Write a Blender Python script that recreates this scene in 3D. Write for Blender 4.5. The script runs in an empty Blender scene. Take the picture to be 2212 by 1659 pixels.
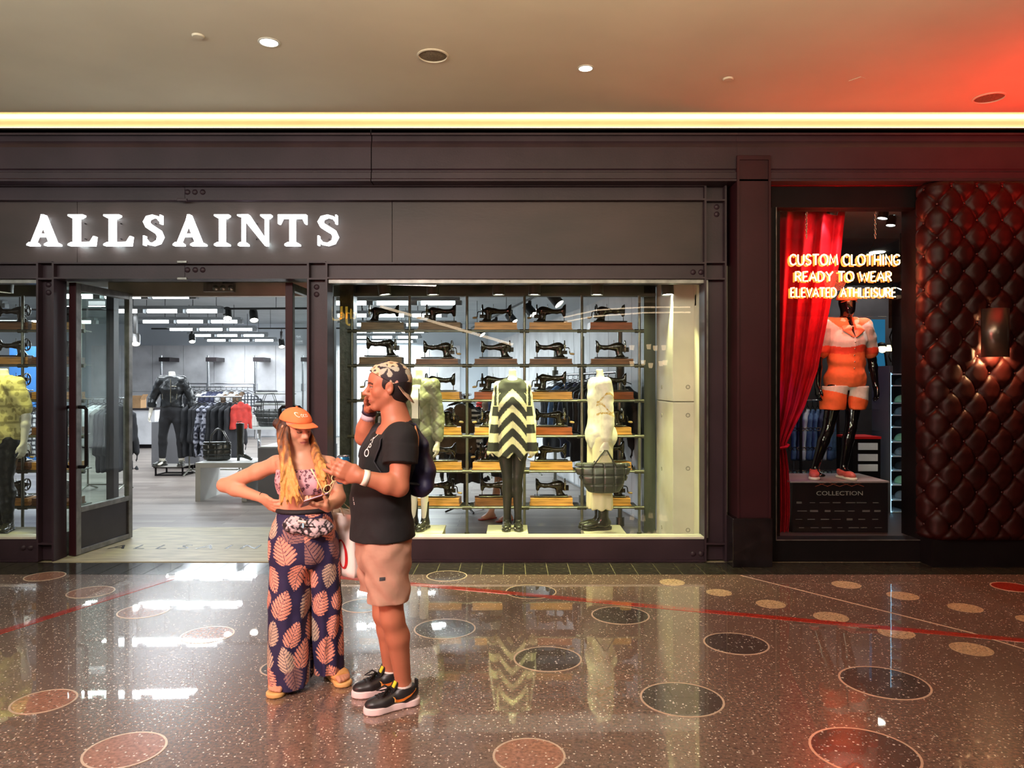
import bpy, math, random
import numpy as np
from mathutils import Vector, Matrix
from mathutils.bvhtree import BVHTree

SC = bpy.context.scene
COL = SC.collection
# ------------------------------------------------------------------ camera
F, CX, CY, CZ = 1609.0, 1106.0, 829.5, 1.64          # focal length in pixels of the 2212x1659 frame, eye height in metres
cam_data = bpy.data.cameras.new('camera')
cam_data.sensor_width = 36.0
cam_data.lens = 36.0 * F / 2212.0
cam = bpy.data.objects.new('camera', cam_data)
cam.location = (0, 0, CZ)
cam.rotation_euler = (math.radians(90), 0, 0)
COL.objects.link(cam)
SC.camera = cam
# ------------------------------------------------------------------ view, world, big lights
SC.view_settings.view_transform = 'Standard'
SC.view_settings.look = 'None'
SC.view_settings.exposure = 0.0
SC.view_settings.gamma = 1.0
SC.view_settings.use_curve_mapping = False
SC.cycles.transparent_max_bounces = 32
SC.cycles.max_bounces = 8
world = bpy.data.worlds.new('mall_ambient')
SC.world = world
world.use_nodes = True
wb = world.node_tree.nodes['Background']
wb.inputs[0].default_value = (1.0, 0.86, 0.72, 1)
wb.inputs[1].default_value = 0.30

def lamp(name, kind, loc, power, col, target=None, size=0.1, size_y=None, spot=60, blend=0.5, parent=None, spread=None):
    L = bpy.data.lights.new(name, kind)
    L.energy = power
    L.color = col
    if kind == 'AREA':
        L.size = size
        if size_y:
            L.shape = 'RECTANGLE'; L.size_y = size_y
        if spread: L.spread = math.radians(spread)
    elif kind == 'SPOT':
        L.spot_size = math.radians(spot); L.spot_blend = blend; L.shadow_soft_size = size
    else:
        L.shadow_soft_size = size
    o = bpy.data.objects.new(name, L)
    COL.objects.link(o)
    o.location = loc
    if target is not None:
        o.rotation_euler = (Vector(target) - Vector(loc)).to_track_quat('-Z', 'Y').to_euler()
    if parent is not None:
        o.parent = parent
        o.location = Vector(loc) - wloc(parent)
    return o

# mall lamps behind and beside the camera, and fill lights added without a fixture
for x in (-5, -1.8, 1.0):
    lamp('mall_downlight', 'AREA', (x, 1.6, 4.0), 21, (1.0, .86, .76), (x, 1.9, 0), 1.0, 1.0)
lamp('added_front_fill', 'AREA', (-2.2, -0.4, 3.9), 75, (1.0, .84, .76), (-.9, 4.0, 1.0), 1.6, .8, spread=70)  # added fill aimed at the two people, no such lamp is known
lamp('added_ceiling_fill', 'AREA', (-4.2, 2.6, 3.5), 135, (.95, 1.0, .92), (-4.2, 3.8, 4.4), 6.0, .5)  # unseen fill added to brighten the ceiling, like the next one
lamp('added_ceiling_fill', 'AREA', (1.0, 2.6, 3.5), 105, (1.0, .88, .62), (1.0, 3.8, 4.4), 4.0, .5)
lamp('red_sign_uplight', 'AREA', (4.75, 5.6, 2.95), 30, (1.0, .035, .02), (4.1, 5.8, 4.2), 1.2, .8, spread=150)
lamp('pink_neon_sign_light', 'AREA', (-4.6, 0.2, 1.7), 30, (1.0, 0.30, 0.24), (-.9, 4.0, 1.1), 1.2, 1.0, spread=70)

# ------------------------------------------------------------------ helpers: pixels to points
def at(px, py, d):
    return Vector(((px - CX) / F * d, d, CZ - (py - CY) / F * d))
def fx(px, d): return (px - CX) / F * d
def fz(py, d): return CZ - (py - CY) / F * d
def floor_d(py): return CZ * F / (py - CY)

# ------------------------------------------------------------------ materials
MATS = {}
def _mix(nt, blend, fac, a, b):
    n = nt.nodes.new('ShaderNodeMix'); n.data_type = 'RGBA'; n.blend_type = blend
    def put(sock, v):
        if hasattr(v, 'links'): nt.links.new(v, sock)
        elif isinstance(v, (int, float)): sock.default_value = v
        else: sock.default_value = (*v, 1) if len(v) == 3 else v
    put(n.inputs[0], fac); put(n.inputs[6], a); put(n.inputs[7], b)
    return n.outputs[2]
def _tex(nt, kind, scale, coord='Object', stretch=None, **kw):
    tc = nt.nodes.new('ShaderNodeTexCoord')
    src = tc.outputs[coord]
    if stretch:
        mp = nt.nodes.new('ShaderNodeMapping'); mp.inputs['Scale'].default_value = stretch
        nt.links.new(src, mp.inputs[0]); src = mp.outputs[0]
    n = nt.nodes.new(kind)
    nt.links.new(src, n.inputs['Vector'])
    if 'Scale' in n.inputs: n.inputs['Scale'].default_value = scale
    for k, v in kw.items():
        if k in n.inputs: n.inputs[k].default_value = v
        else: setattr(n, k, v)
    return n
def _ramp(nt, fac, stops, mode='LINEAR'):
    r = nt.nodes.new('ShaderNodeValToRGB'); r.color_ramp.interpolation = mode
    e = r.color_ramp.elements
    while len(e) < len(stops): e.new(0.5)
    for i, (p, c) in enumerate(stops):
        e[i].position = p
        e[i].color = (*c, 1) if len(c) == 3 else c
    nt.links.new(fac, r.inputs[0])
    return r.outputs[0]
def _bump(nt, bsdf, height, strength, dist=0.01):
    b = nt.nodes.new('ShaderNodeBump'); b.inputs['Strength'].default_value = strength; b.inputs['Distance'].default_value = dist
    nt.links.new(height, b.inputs['Height']); nt.links.new(b.outputs[0], bsdf.inputs['Normal'])
def base(name):
    m = bpy.data.materials.new(name); m.use_nodes = True
    nt = m.node_tree
    return m, nt, nt.nodes['Principled BSDF']
def lin(r, g, b):
    return tuple((c / 255 / 12.92) if c / 255 <= 0.04045 else ((c / 255 + 0.055) / 1.055) ** 2.4 for c in (r, g, b))
def mat(name, col, rough=0.5, metal=0.0, var=(6.0, 0.12), bump=None, emit=None, coat=0.0, spec=0.5, stretch=None, sheen=0, attr=False):
    """plain procedural surface: colour with noise variation, optional bump and emission"""
    if name in MATS: return MATS[name]
    m, nt, b = base(name)
    n = _tex(nt, 'ShaderNodeTexNoise', var[0], stretch=stretch, Detail=4.0)
    if attr:
        a = nt.nodes.new('ShaderNodeAttribute'); a.attribute_name = 'Col'
        k = _ramp(nt, n.outputs[0], [(0.3, (1 - var[1],) * 3), (0.7, (1 + var[1],) * 3)])
        c = _mix(nt, 'MULTIPLY', 1.0, a.outputs[0], k)
    else:
        lo = tuple(x * (1 - var[1]) for x in col); hi = tuple(min(1, x * (1 + var[1])) for x in col)
        c = _ramp(nt, n.outputs[0], [(0.32, lo), (0.68, hi)])
    nt.links.new(c, b.inputs['Base Color'])
    b.inputs['Roughness'].default_value = rough
    b.inputs['Metallic'].default_value = metal
    b.inputs['Specular IOR Level'].default_value = spec
    b.inputs['Coat Weight'].default_value = coat
    if sheen:
        b.inputs['Sheen Weight'].default_value = sheen
    if bump:
        bn = _tex(nt, 'ShaderNodeTexNoise', bump[0], stretch=stretch, Detail=3.0)
        _bump(nt, b, bn.outputs[0], bump[1], bump[2] if len(bump) > 2 else 0.01)
    if emit:
        b.inputs['Emission Color'].default_value = (*emit[0], 1)
        b.inputs['Emission Strength'].default_value = emit[1]
    MATS[name] = m
    return m
def glass(name, tint=(0.94, 0.97, 0.96), ior=1.45, rough=0.0):
    if name in MATS: return MATS[name]
    m = bpy.data.materials.new(name); m.use_nodes = True
    nt = m.node_tree; nt.nodes.clear()
    out = nt.nodes.new('ShaderNodeOutputMaterial'); mx = nt.nodes.new('ShaderNodeMixShader')
    tr = nt.nodes.new('ShaderNodeBsdfTransparent'); tr.inputs[0].default_value = (*tint, 1)
    gl = nt.nodes.new('ShaderNodeBsdfGlossy'); gl.inputs['Roughness'].default_value = rough
    fr = nt.nodes.new('ShaderNodeFresnel'); fr.inputs[0].default_value = ior
    ge = nt.nodes.new('ShaderNodeNewGeometry'); mu = nt.nodes.new('ShaderNodeMath'); mu.operation = 'SUBTRACT'; mu.use_clamp = True   # reflect at the outer face only
    nt.links.new(fr.outputs[0], mu.inputs[0]); nt.links.new(ge.outputs['Backfacing'], mu.inputs[1])
    nt.links.new(mu.outputs[0], mx.inputs[0]); nt.links.new(tr.outputs[0], mx.inputs[1]); nt.links.new(gl.outputs[0], mx.inputs[2])
    nt.links.new(mx.outputs[0], out.inputs[0])
    MATS[name] = m
    return m
def glow(name, col, strength):
    return mat(name, tuple(min(1, c) for c in col), 0.5, emit=(col, strength), var=(3, 0.03))

# ------------------------------------------------------------------ objects
def wloc(o):
    v = Vector((0, 0, 0))
    while o is not None:
        v = v + o.location; o = o.parent
    return v
def tag(o, label=None, cat=None, group=None, kind=None):
    if label: o['label'] = label
    if cat: o['category'] = cat
    if group: o['group'] = group
    if kind: o['kind'] = kind
    return o
def thing(name, label=None, cat=None, loc=(0, 0, 0), group=None, kind=None):
    o = bpy.data.objects.new(name, None); COL.objects.link(o)
    o.location = loc; o.empty_display_size = 0.1
    return tag(o, label, cat, group, kind)
def link(name, me, m=None, parent=None, local=False):
    o = bpy.data.objects.new(name, me)
    if m is not None and not me.materials:
        for x in (m if isinstance(m, (list, tuple)) else [m]): me.materials.append(x)
    COL.objects.link(o)
    if parent is not None:
        o.parent = parent
        if not local:
            off = wloc(parent)
            if off.length > 0: me.transform(Matrix.Translation(-off))
    return o
def copy_tree(o, parent=None):
    c = o.copy(); COL.objects.link(c)
    if parent is not None: c.parent = parent
    for ch in o.children:
        copy_tree(ch, c)
    return c
def frame(d, up=(0, 0, 1)):
    d = Vector(d).normalized(); u = Vector(up)
    s = d.cross(u)
    if s.length < 1e-5: s = d.cross(Vector((1, 0, 0)))
    s.normalize(); u = s.cross(d).normalized()
    return d, s, u

class MB:
    """collects shapes into one mesh"""
    def __init__(s): s.v = []; s.f = []; s.mi = []; s.cur = 0
    def add(s, vs, fs):
        o = len(s.v); s.v += [tuple(v) for v in vs]
        s.f += [tuple(i + o for i in f) for f in fs]; s.mi += [s.cur] * len(fs)
        return s
    def box(s, x0, x1, y0, y1, z0, z1):
        vs = [(x, y, z) for x in (x0, x1) for y in (y0, y1) for z in (z0, z1)]
        return s.add(vs, [(0, 1, 3, 2), (4, 6, 7, 5), (0, 4, 5, 1), (2, 3, 7, 6), (0, 2, 6, 4), (1, 5, 7, 3)])
    def obox(s, c, h, R=None):
        R = R or Matrix.Identity(3); c = Vector(c)
        vs = [c + R @ Vector((x * h[0], y * h[1], z * h[2])) for x in (-1, 1) for y in (-1, 1) for z in (-1, 1)]
        return s.add(vs, [(0, 1, 3, 2), (4, 6, 7, 5), (0, 4, 5, 1), (2, 3, 7, 6), (0, 2, 6, 4), (1, 5, 7, 3)])
    def cyl(s, a, b, r, n=12, r2=None, caps=True):
        a = Vector(a); b = Vector(b); r2 = r if r2 is None else r2
        d, u, w = frame(b - a)
        ring = [(u * math.cos(2 * math.pi * i / n) + w * math.sin(2 * math.pi * i / n)) for i in range(n)]
        vs = [a + q * r for q in ring] + [b + q * r2 for q in ring]
        fs = [(i, (i + 1) % n, n + (i + 1) % n, n + i) for i in range(n)]
        if caps: fs += [tuple(range(n - 1, -1, -1)), tuple(range(n, 2 * n))]
        return s.add(vs, fs)
    def tube(s, pts, r, n=8, closed=False, caps=True, flat=1.0, up=(0, 0, 1)):
        pts = [Vector(p) for p in pts]; m = len(pts)
        rs = r if isinstance(r, (list, tuple)) else [r] * m
        vs = []; fs = []; prev = None
        for i, p in enumerate(pts):
            if closed: t = pts[(i + 1) % m] - pts[i - 1]
            else: t = pts[min(i + 1, m - 1)] - pts[max(i - 1, 0)]
            t.normalize()
            if prev is None:
                _, u, w = frame(t, up)
            else:
                u = prev - t * prev.dot(t)
                if u.length < 1e-6: _, u, w = frame(t, up)
                u.normalize(); w = u.cross(t)
            prev = u
            w = u.cross(t).normalized()
            vs += [p + (u * math.cos(2 * math.pi * k / n) + w * flat * math.sin(2 * math.pi * k / n)) * rs[i] for k in range(n)]
        for i in range(m if closed else m - 1):
            j = (i + 1) % m
            fs += [(i * n + k, j * n + k, j * n + (k + 1) % n, i * n + (k + 1) % n) for k in range(n)]
        if caps and not closed:
            fs += [tuple(range(n)), tuple((m - 1) * n + k for k in range(n - 1, -1, -1))]
        return s.add(vs, fs)
    def lathe(s, prof, c=(0, 0, 0), axis=(0, 0, 1), n=16, caps=True):
        c = Vector(c); d, u, w = frame(axis, (0, 1, 0) if abs(Vector(axis).normalized().z) > .9 else (0, 0, 1))
        vs = []; fs = []
        for (r, h) in prof:
            vs += [c + d * h + (u * math.cos(2 * math.pi * k / n) + w * math.sin(2 * math.pi * k / n)) * r for k in range(n)]
        for i in range(len(prof) - 1):
            fs += [(i * n + k, i * n + (k + 1) % n, (i + 1) * n + (k + 1) % n, (i + 1) * n + k) for k in range(n)]
        if caps:
            fs += [tuple(range(n - 1, -1, -1)), tuple((len(prof) - 1) * n + k for k in range(n))]
        return s.add(vs, fs)
    def prism(s, poly, fn, depth):
        """poly: 2D points; fn(u, v, w) -> point; extruded from w=0 to depth"""
        n = len(poly)
        vs = [fn(u, v, 0) for u, v in poly] + [fn(u, v, depth) for u, v in poly]
        fs = [(i, (i + 1) % n, n + (i + 1) % n, n + i) for i in range(n)] + [tuple(range(n - 1, -1, -1)), tuple(range(n, 2 * n))]
        return s.add(vs, fs)
    def grid(s, fn, nu, nv, wrap=False):
        vs = [fn(i / (nu if wrap else nu - 1), j / (nv - 1)) for j in range(nv) for i in range(nu)]
        fs = []
        for j in range(nv - 1):
            for i in range(nu if wrap else nu - 1):
                k = (i + 1) % nu
                fs.append((j * nu + i, j * nu + k, (j + 1) * nu + k, (j + 1) * nu + i))
        return s.add(vs, fs)
    def ball(s, c, r, n=10):
        c = Vector(c); r = Vector(r) if hasattr(r, '__len__') else Vector((r, r, r))
        m = max(4, n // 2); vs = [c + Vector((0, 0, -r.z))]; fs = []
        for j in range(1, m):
            t = -math.pi / 2 + math.pi * j / m
            vs += [c + Vector((r.x * math.cos(t) * math.cos(2 * math.pi * k / n), r.y * math.cos(t) * math.sin(2 * math.pi * k / n), r.z * math.sin(t))) for k in range(n)]
        vs.append(c + Vector((0, 0, r.z)))
        fs += [(0, 1 + (k + 1) % n, 1 + k) for k in range(n)]
        for j in range(m - 2):
            fs += [(1 + j * n + k, 1 + j * n + (k + 1) % n, 1 + (j + 1) * n + (k + 1) % n, 1 + (j + 1) * n + k) for k in range(n)]
        l = len(vs) - 1
        fs += [(l, 1 + (m - 2) * n + k, 1 + (m - 2) * n + (k + 1) % n) for k in range(n)]
        return s.add(vs, fs)
    def mesh(s, name, smooth=False, fix=True):
        me = bpy.data.meshes.new(name)
        me.from_pydata(s.v, [], s.f)
        if any(s.mi): me.polygons.foreach_set('material_index', s.mi)
        if fix:
            import bmesh
            bm = bmesh.new(); bm.from_mesh(me)
            bmesh.ops.recalc_face_normals(bm, faces=bm.faces); bm.to_mesh(me); bm.free()
        if smooth is True:
            me.polygons.foreach_set('use_smooth', [True] * len(me.polygons))
        elif smooth:
            me.polygons.foreach_set('use_smooth', [True] * len(me.polygons))
            me.set_sharp_from_angle(angle=math.radians(smooth))
        me.update()
        return me
    def build(s, name, m, parent=None, smooth=False, bevel=0, local=False, solid=0, fix=True):
        o = link(name, s.mesh(name, smooth, fix), m, parent, local)
        if solid:
            md = o.modifiers.new('thick', 'SOLIDIFY'); md.thickness = solid; md.offset = 0
        if bevel:
            md = o.modifiers.new('edge', 'BEVEL'); md.width = bevel; md.segments = 2; md.limit_method = 'ANGLE'; md.angle_limit = math.radians(50)
        return o
def boxo(name, m, parent, x0, x1, y0, y1, z0, z1, bevel=0, local=False):
    return MB().box(x0, x1, y0, y1, z0, z1).build(name, m, parent, bevel=bevel, local=local)

def text_mesh(txt, size, depth=0.0, align='CENTER'):
    cu = bpy.data.curves.new('t', 'FONT'); cu.body = txt; cu.size = size; cu.extrude = depth
    cu.align_x = align; cu.align_y = 'CENTER'; cu.resolution_u = 3
    o = bpy.data.objects.new('t', cu)
    me = bpy.data.meshes.new_from_object(o)
    me.materials.clear()
    bpy.data.objects.remove(o); bpy.data.curves.remove(cu)
    return me

# ------------------------------------------------------------------ implicit modeller: smooth unions, surface nets
def vnoise(x, y, z, seed=0):
    """cheap smooth noise in -1..1 from sines"""
    r = random.Random(seed); out = 0
    for i in range(5):
        a, b, c, p = (r.uniform(-1, 1) * 2.2 for _ in range(4))
        q, w, e, t = (r.uniform(-1, 1) * 2.2 for _ in range(4))
        out = out + np.sin(a * x + b * y + c * z + p * 3 + 1.3 * np.sin(q * x + w * y + e * z + t * 3))
    return out / 3.2
def smin(a, b, k):
    if k <= 0: return np.minimum(a, b)
    h = np.maximum(k - np.abs(a - b), 0) / k
    return np.minimum(a, b) - h * h * k * 0.25
def V(*a): return np.array(a, float)
class SDF:
    def __init__(s): s.ops = []
    def _put(s, op, fn, lo, hi, k): s.ops.append((op, fn, np.array(lo, float), np.array(hi, float), k)); return s
    def cone(s, a, b, ra, rb=None, k=0.012, op='u'):
        a = np.array(a, float); b = np.array(b, float); rb = ra if rb is None else rb
        ab = b - a; L2 = max(ab @ ab, 1e-12)
        def fn(x, y, z):
            t = np.clip(((x - a[0]) * ab[0] + (y - a[1]) * ab[1] + (z - a[2]) * ab[2]) / L2, 0, 1)
            return np.sqrt((x - a[0] - t * ab[0]) ** 2 + (y - a[1] - t * ab[1]) ** 2 + (z - a[2] - t * ab[2]) ** 2) - (ra + t * (rb - ra))
        r = max(ra, rb)
        return s._put(op, fn, np.minimum(a, b) - r, np.maximum(a, b) + r, k)
    def chain(s, pts, rs, k=0.012, op='u'):
        for i in range(len(pts) - 1): s.cone(pts[i], pts[i + 1], rs[i], rs[i + 1], k if i == 0 else min(k, 0.02), op)
        return s
    def ell(s, c, r, axes=None, k=0.012, op='u'):
        c = np.array(c, float); r = np.array(r, float)
        A = np.eye(3) if axes is None else np.array([list(q) for q in axes], float)   # rows: local axes
        def fn(x, y, z):
            dx, dy, dz = x - c[0], y - c[1], z - c[2]
            q = [(A[i][0] * dx + A[i][1] * dy + A[i][2] * dz) / r[i] for i in range(3)]
            k0 = np.sqrt(q[0] ** 2 + q[1] ** 2 + q[2] ** 2)
            k1 = np.sqrt((q[0] / r[0]) ** 2 + (q[1] / r[1]) ** 2 + (q[2] / r[2]) ** 2)
            return k0 * (k0 - 1) / np.maximum(k1, 1e-9)
        m = r.max() if axes is not None else r
        return s._put(op, fn, c - m, c + m, k)
    def seg(s, a, b, ra, rb, side, k=0.012, op='u', flat=False):
        """tapered limb with elliptical section: ra, rb = (radius along side, radius across)"""
        a = np.array(a, float); b = np.array(b, float); ab = b - a; L = math.sqrt(max(ab @ ab, 1e-12)); d = ab / L
        u = np.array(side, float); u = u - d * (u @ d); u /= np.linalg.norm(u); v = np.cross(d, u)
        def fn(x, y, z):
            dx, dy, dz = x - a[0], y - a[1], z - a[2]
            w = dx * d[0] + dy * d[1] + dz * d[2]
            t = np.clip(w / L, 0, 1)
            rx = ra[0] + t * (rb[0] - ra[0]); ry = ra[1] + t * (rb[1] - ra[1]); rm = np.minimum(rx, ry)
            q = ((dx * u[0] + dy * u[1] + dz * u[2]) / rx) ** 2 + ((dx * v[0] + dy * v[1] + dz * v[2]) / ry) ** 2
            if flat:
                return np.maximum((np.sqrt(q) - 1) * rm, np.maximum(-w, w - L))
            e = w - t * L
            return (np.sqrt(q + (e / rm) ** 2) - 1) * rm
        m = max(*ra, *rb)
        return s._put(op, fn, np.minimum(a, b) - m, np.maximum(a, b) + m, k)
    def loft(s, secs, side, k=0.02, flat=False):
        """secs: (point, rx, ry)"""
        for i in range(len(secs) - 1):
            p, q = secs[i], secs[i + 1]
            s.seg(p[0], q[0], p[1:], q[1:], side, k, flat=flat)
        return s
    def box(s, c, h, axes=None, r=0.0, k=0.0, op='u'):
        c = np.array(c, float); h = np.array(h, float)
        A = np.eye(3) if axes is None else np.array([list(q) for q in axes], float)
        def fn(x, y, z):
            dx, dy, dz = x - c[0], y - c[1], z - c[2]
            q = [np.abs(A[i][0] * dx + A[i][1] * dy + A[i][2] * dz) - (h[i] - r) for i in range(3)]
            out = np.sqrt(np.maximum(q[0], 0) ** 2 + np.maximum(q[1], 0) ** 2 + np.maximum(q[2], 0) ** 2)
            return out + np.minimum(np.maximum(q[0], np.maximum(q[1], q[2])), 0) - r
        m = np.linalg.norm(h) if axes is not None else h
        return s._put(op, fn, c - m, c + m, k)
    def cut(s, p, n, k=0.0, lo=None, hi=None):
        """remove everything on the side n points to; optionally only inside a box"""
        p = np.array(p, float); n = np.array(n, float); n = n / np.linalg.norm(n)
        fn = lambda x, y, z: -((x - p[0]) * n[0] + (y - p[1]) * n[1] + (z - p[2]) * n[2])
        return s._put('s', fn, (-1e3,) * 3 if lo is None else lo, (1e3,) * 3 if hi is None else hi, k)
    def warp(s, fn):
        s.ops.append(('f', fn, None, None, 0)); return s
    def field(s, res, pad=0.02):
        lo = np.min([o[2] - o[4] for o in s.ops if o[0] == 'u'], axis=0) - pad
        hi = np.max([o[3] + o[4] for o in s.ops if o[0] == 'u'], axis=0) + pad
        n = np.ceil((hi - lo) / res).astype(int) + 1
        G = np.full(n, 0.25, np.float32)
        ax = [lo[i] + np.arange(n[i]) * res for i in range(3)]
        for op, fn, l, h, k in s.ops:
            if op == 'f':
                G = fn(ax[0][:, None, None], ax[1][None, :, None], ax[2][None, None, :], G).astype(np.float32)
                continue
            i0 = np.clip(np.floor((l - k - 2 * res - lo) / res).astype(int), 0, n)
            i1 = np.clip(np.ceil((h + k + 2 * res - lo) / res).astype(int) + 1, 0, n)
            if (i1 <= i0).any(): continue
            sl = tuple(slice(i0[i], i1[i]) for i in range(3))
            D = fn(ax[0][sl[0]][:, None, None], ax[1][sl[1]][None, :, None], ax[2][sl[2]][None, None, :])
            if op == 'u': G[sl] = smin(G[sl], D, k)
            else: G[sl] = -smin(-G[sl], D, k)
        return G, lo
    def mesh(s, name, res, color=None, relax=1):
        G, lo = s.field(res)
        vs, fs = nets(G, lo, res, relax)
        me = bpy.data.meshes.new(name)
        me.vertices.add(len(vs)); me.vertices.foreach_set('co', vs.astype(np.float32).ravel())
        nf = len(fs)
        me.loops.add(nf * 4); me.loops.foreach_set('vertex_index', fs.astype(np.int32).ravel())
        me.polygons.add(nf)
        me.polygons.foreach_set('loop_start', np.arange(nf, dtype=np.int32) * 4)
        me.polygons.foreach_set('use_smooth', np.ones(nf, bool))
        me.update(calc_edges=True)
        if color is not None:
            c = color(vs[:, 0], vs[:, 1], vs[:, 2])
            paint(me, c)
        return me
    def build(s, name, m, parent, res, color=None, local=False, relax=1):
        return link(name, s.mesh(name, res, color, relax), m, parent, local)
def paint(me, c):
    c = np.asarray(c, np.float32)
    if c.shape[1] == 3: c = np.concatenate([c, np.ones((len(c), 1), np.float32)], 1)
    a = me.attributes.new('Col', 'FLOAT_COLOR', 'POINT')
    a.data.foreach_set('color', c.ravel())
def nets(G, lo, res, relax=1):
    S = G < 0
    nx, ny, nz = G.shape
    cnt = np.zeros((nx - 1, ny - 1, nz - 1), np.int8)
    for dx in (0, 1):
        for dy in (0, 1):
            for dz in (0, 1):
                cnt += S[dx:nx - 1 + dx, dy:ny - 1 + dy, dz:nz - 1 + dz]
    act = (cnt > 0) & (cnt < 8)
    I = np.argwhere(act)
    idx = np.full(act.shape, -1, np.int64); idx[act] = np.arange(len(I))
    acc = np.zeros((len(I), 3)); num = np.zeros(len(I))
    cor = [(dx, dy, dz) for dx in (0, 1) for dy in (0, 1) for dz in (0, 1)]
    val = {c: G[I[:, 0] + c[0], I[:, 1] + c[1], I[:, 2] + c[2]] for c in cor}
    for a in cor:
        for ax in range(3):
            if a[ax] == 0:
                b = list(a); b[ax] = 1; b = tuple(b)
                va, vb = val[a], val[b]
                m = (va < 0) != (vb < 0)
                t = np.where(m, va / np.where(m, va - vb, 1), 0)
                p = np.array(a, float)[None, :] + np.zeros((len(I), 3)); p[:, ax] += t
                acc[m] += p[m]; num[m] += 1
    vs = lo + (I + acc / num[:, None]) * res
    fs = []
    for ax in range(3):
        o1, o2 = (ax + 1) % 3, (ax + 2) % 3
        sl0 = [slice(None)] * 3; sl1 = [slice(None)] * 3
        sl0[ax] = slice(0, -1); sl1[ax] = slice(1, None)
        for o in (o1, o2): sl0[o] = slice(1, -1); sl1[o] = slice(1, -1)
        A = S[tuple(sl0)]; B = S[tuple(sl1)]
        for flip in (False, True):
            E = np.argwhere((A & ~B) if not flip else (~A & B))
            if not len(E): continue
            E[:, o1] += 1; E[:, o2] += 1
            q = []
            for (a, b) in ((0, 0), (1, 0), (1, 1), (0, 1)):
                e = E.copy(); e[:, o1] -= a; e[:, o2] -= b
                q.append(idx[e[:, 0], e[:, 1], e[:, 2]])
            q = np.stack(q, 1)
            fs.append(q[:, ::-1] if flip else q)
    fs = np.concatenate(fs)
    for _ in range(relax):
        s = np.zeros_like(vs); n = np.zeros(len(vs))
        for i in range(4):
            a, b = fs[:, i], fs[:, (i + 1) % 4]
            np.add.at(s, a, vs[b]); np.add.at(n, a, 1)
            np.add.at(s, b, vs[a]); np.add.at(n, b, 1)
        n = np.maximum(n, 1)
        vs = vs * 0.5 + 0.5 * s / n[:, None]
    return vs, fs
# ================================================================== the setting
FD = 6.85                                             # distance of the shop front
STEEL = mat('painted_steel', lin(52, 38, 45), 0.42, 0.0, var=(2.2, 0.22), bump=(60, 0.06), spec=0.3)
STEEL2 = mat('fascia_steel', lin(50, 35, 34), 0.5, 0.0, var=(1.6, 0.35), bump=(30, 0.08), stretch=(0.5, 1, 1.6))
DARKST = mat('dark_steel', lin(48, 42, 44), 0.4, 0.3, var=(4, 0.2))
BLACK = mat('black_paint', lin(18, 13, 15), 0.6, var=(3, 0.3), spec=.18)
STONE_B = mat('black_stone', lin(26, 22, 24), 0.12, var=(9, 0.4))
BRUSH = mat('brushed_metal', lin(165, 165, 160), 0.32, 0.85, var=(30, 0.12), stretch=(1, 1, 0.05))
WORN = mat('worn_steel', lin(120, 118, 114), 0.36, 0.7, var=(9, 0.35))
SILL = mat('pale_sill', lin(205, 200, 190), 0.35, 0.2, var=(6, 0.06))
PLASTER = mat('ceiling_plaster', lin(205, 192, 170), 0.75, var=(1.3, 0.05), bump=(14, 0.03))
COVEW = mat('cove_white', lin(235, 215, 180), 0.8, var=(2, 0.04))
GLASS = glass('shop_glass')
GLASS_G = glass('green_edge_glass', (0.86, 0.93, 0.89), 1.5)
LED = glow('led_strip', (1.0, 0.88, 0.60), 5.0)

def terrazzo(name, basec, chipc, chip2, scale=85, amount=0.45):
    m, nt, b = base(name)
    v = _tex(nt, 'ShaderNodeTexVoronoi', scale); v.inputs['Randomness'].default_value = 1.0
    sep = nt.nodes.new('ShaderNodeSeparateColor'); nt.links.new(v.outputs['Color'], sep.inputs[0])
    on = nt.nodes.new('ShaderNodeMath'); on.operation = 'LESS_THAN'; on.inputs[1].default_value = amount; nt.links.new(sep.outputs[0], on.inputs[0])
    near = nt.nodes.new('ShaderNodeMath'); near.operation = 'LESS_THAN'; nt.links.new(v.outputs['Distance'], near.inputs[0])
    th = nt.nodes.new('ShaderNodeMath'); th.operation = 'MULTIPLY_ADD'; th.inputs[1].default_value = 0.34; th.inputs[2].default_value = 0.12
    nt.links.new(sep.outputs[1], th.inputs[0]); nt.links.new(th.outputs[0], near.inputs[1])
    msk = nt.nodes.new('ShaderNodeMath'); msk.operation = 'MULTIPLY'; nt.links.new(on.outputs[0], msk.inputs[0]); nt.links.new(near.outputs[0], msk.inputs[1])
    n = _tex(nt, 'ShaderNodeTexNoise', 55, Detail=5.0)
    bc = _ramp(nt, n.outputs[0], [(0.3, tuple(c * 0.6 for c in basec)), (0.72, tuple(c * 1.5 for c in basec))])
    cc = _ramp(nt, sep.outputs[2], [(0.0, tuple(c * 0.45 for c in chip2)), (0.45, chip2), (1.0, chipc)])
    c = _mix(nt, 'MIX', msk.outputs[0], bc, cc)
    nt.links.new(c, b.inputs['Base Color'])
    b.inputs['Roughness'].default_value = 0.26
    b.inputs['Coat Weight'].default_value = 1.0; b.inputs['Coat Roughness'].default_value = 0.02; b.inputs['Coat IOR'].default_value = 1.62
    g = _tex(nt, 'ShaderNodeTexNoise', 1.4, Detail=2.0); _b2 = nt.nodes.new('ShaderNodeBump')
    _b2.inputs['Strength'].default_value = 0.04; _b2.inputs['Distance'].default_value = 0.02
    nt.links.new(g.outputs[0], _b2.inputs['Height']); nt.links.new(_b2.outputs[0], b.inputs['Coat Normal'])
    MATS[name] = m
    return m
T_DARK = terrazzo('terrazzo_brown', lin(116, 94, 82), lin(250, 238, 220), lin(170, 135, 115))
T_BLACK = terrazzo('terrazzo_dark_disc', lin(76, 64, 58), lin(245, 240, 230), lin(150, 145, 140), 70, 0.5)
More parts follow.
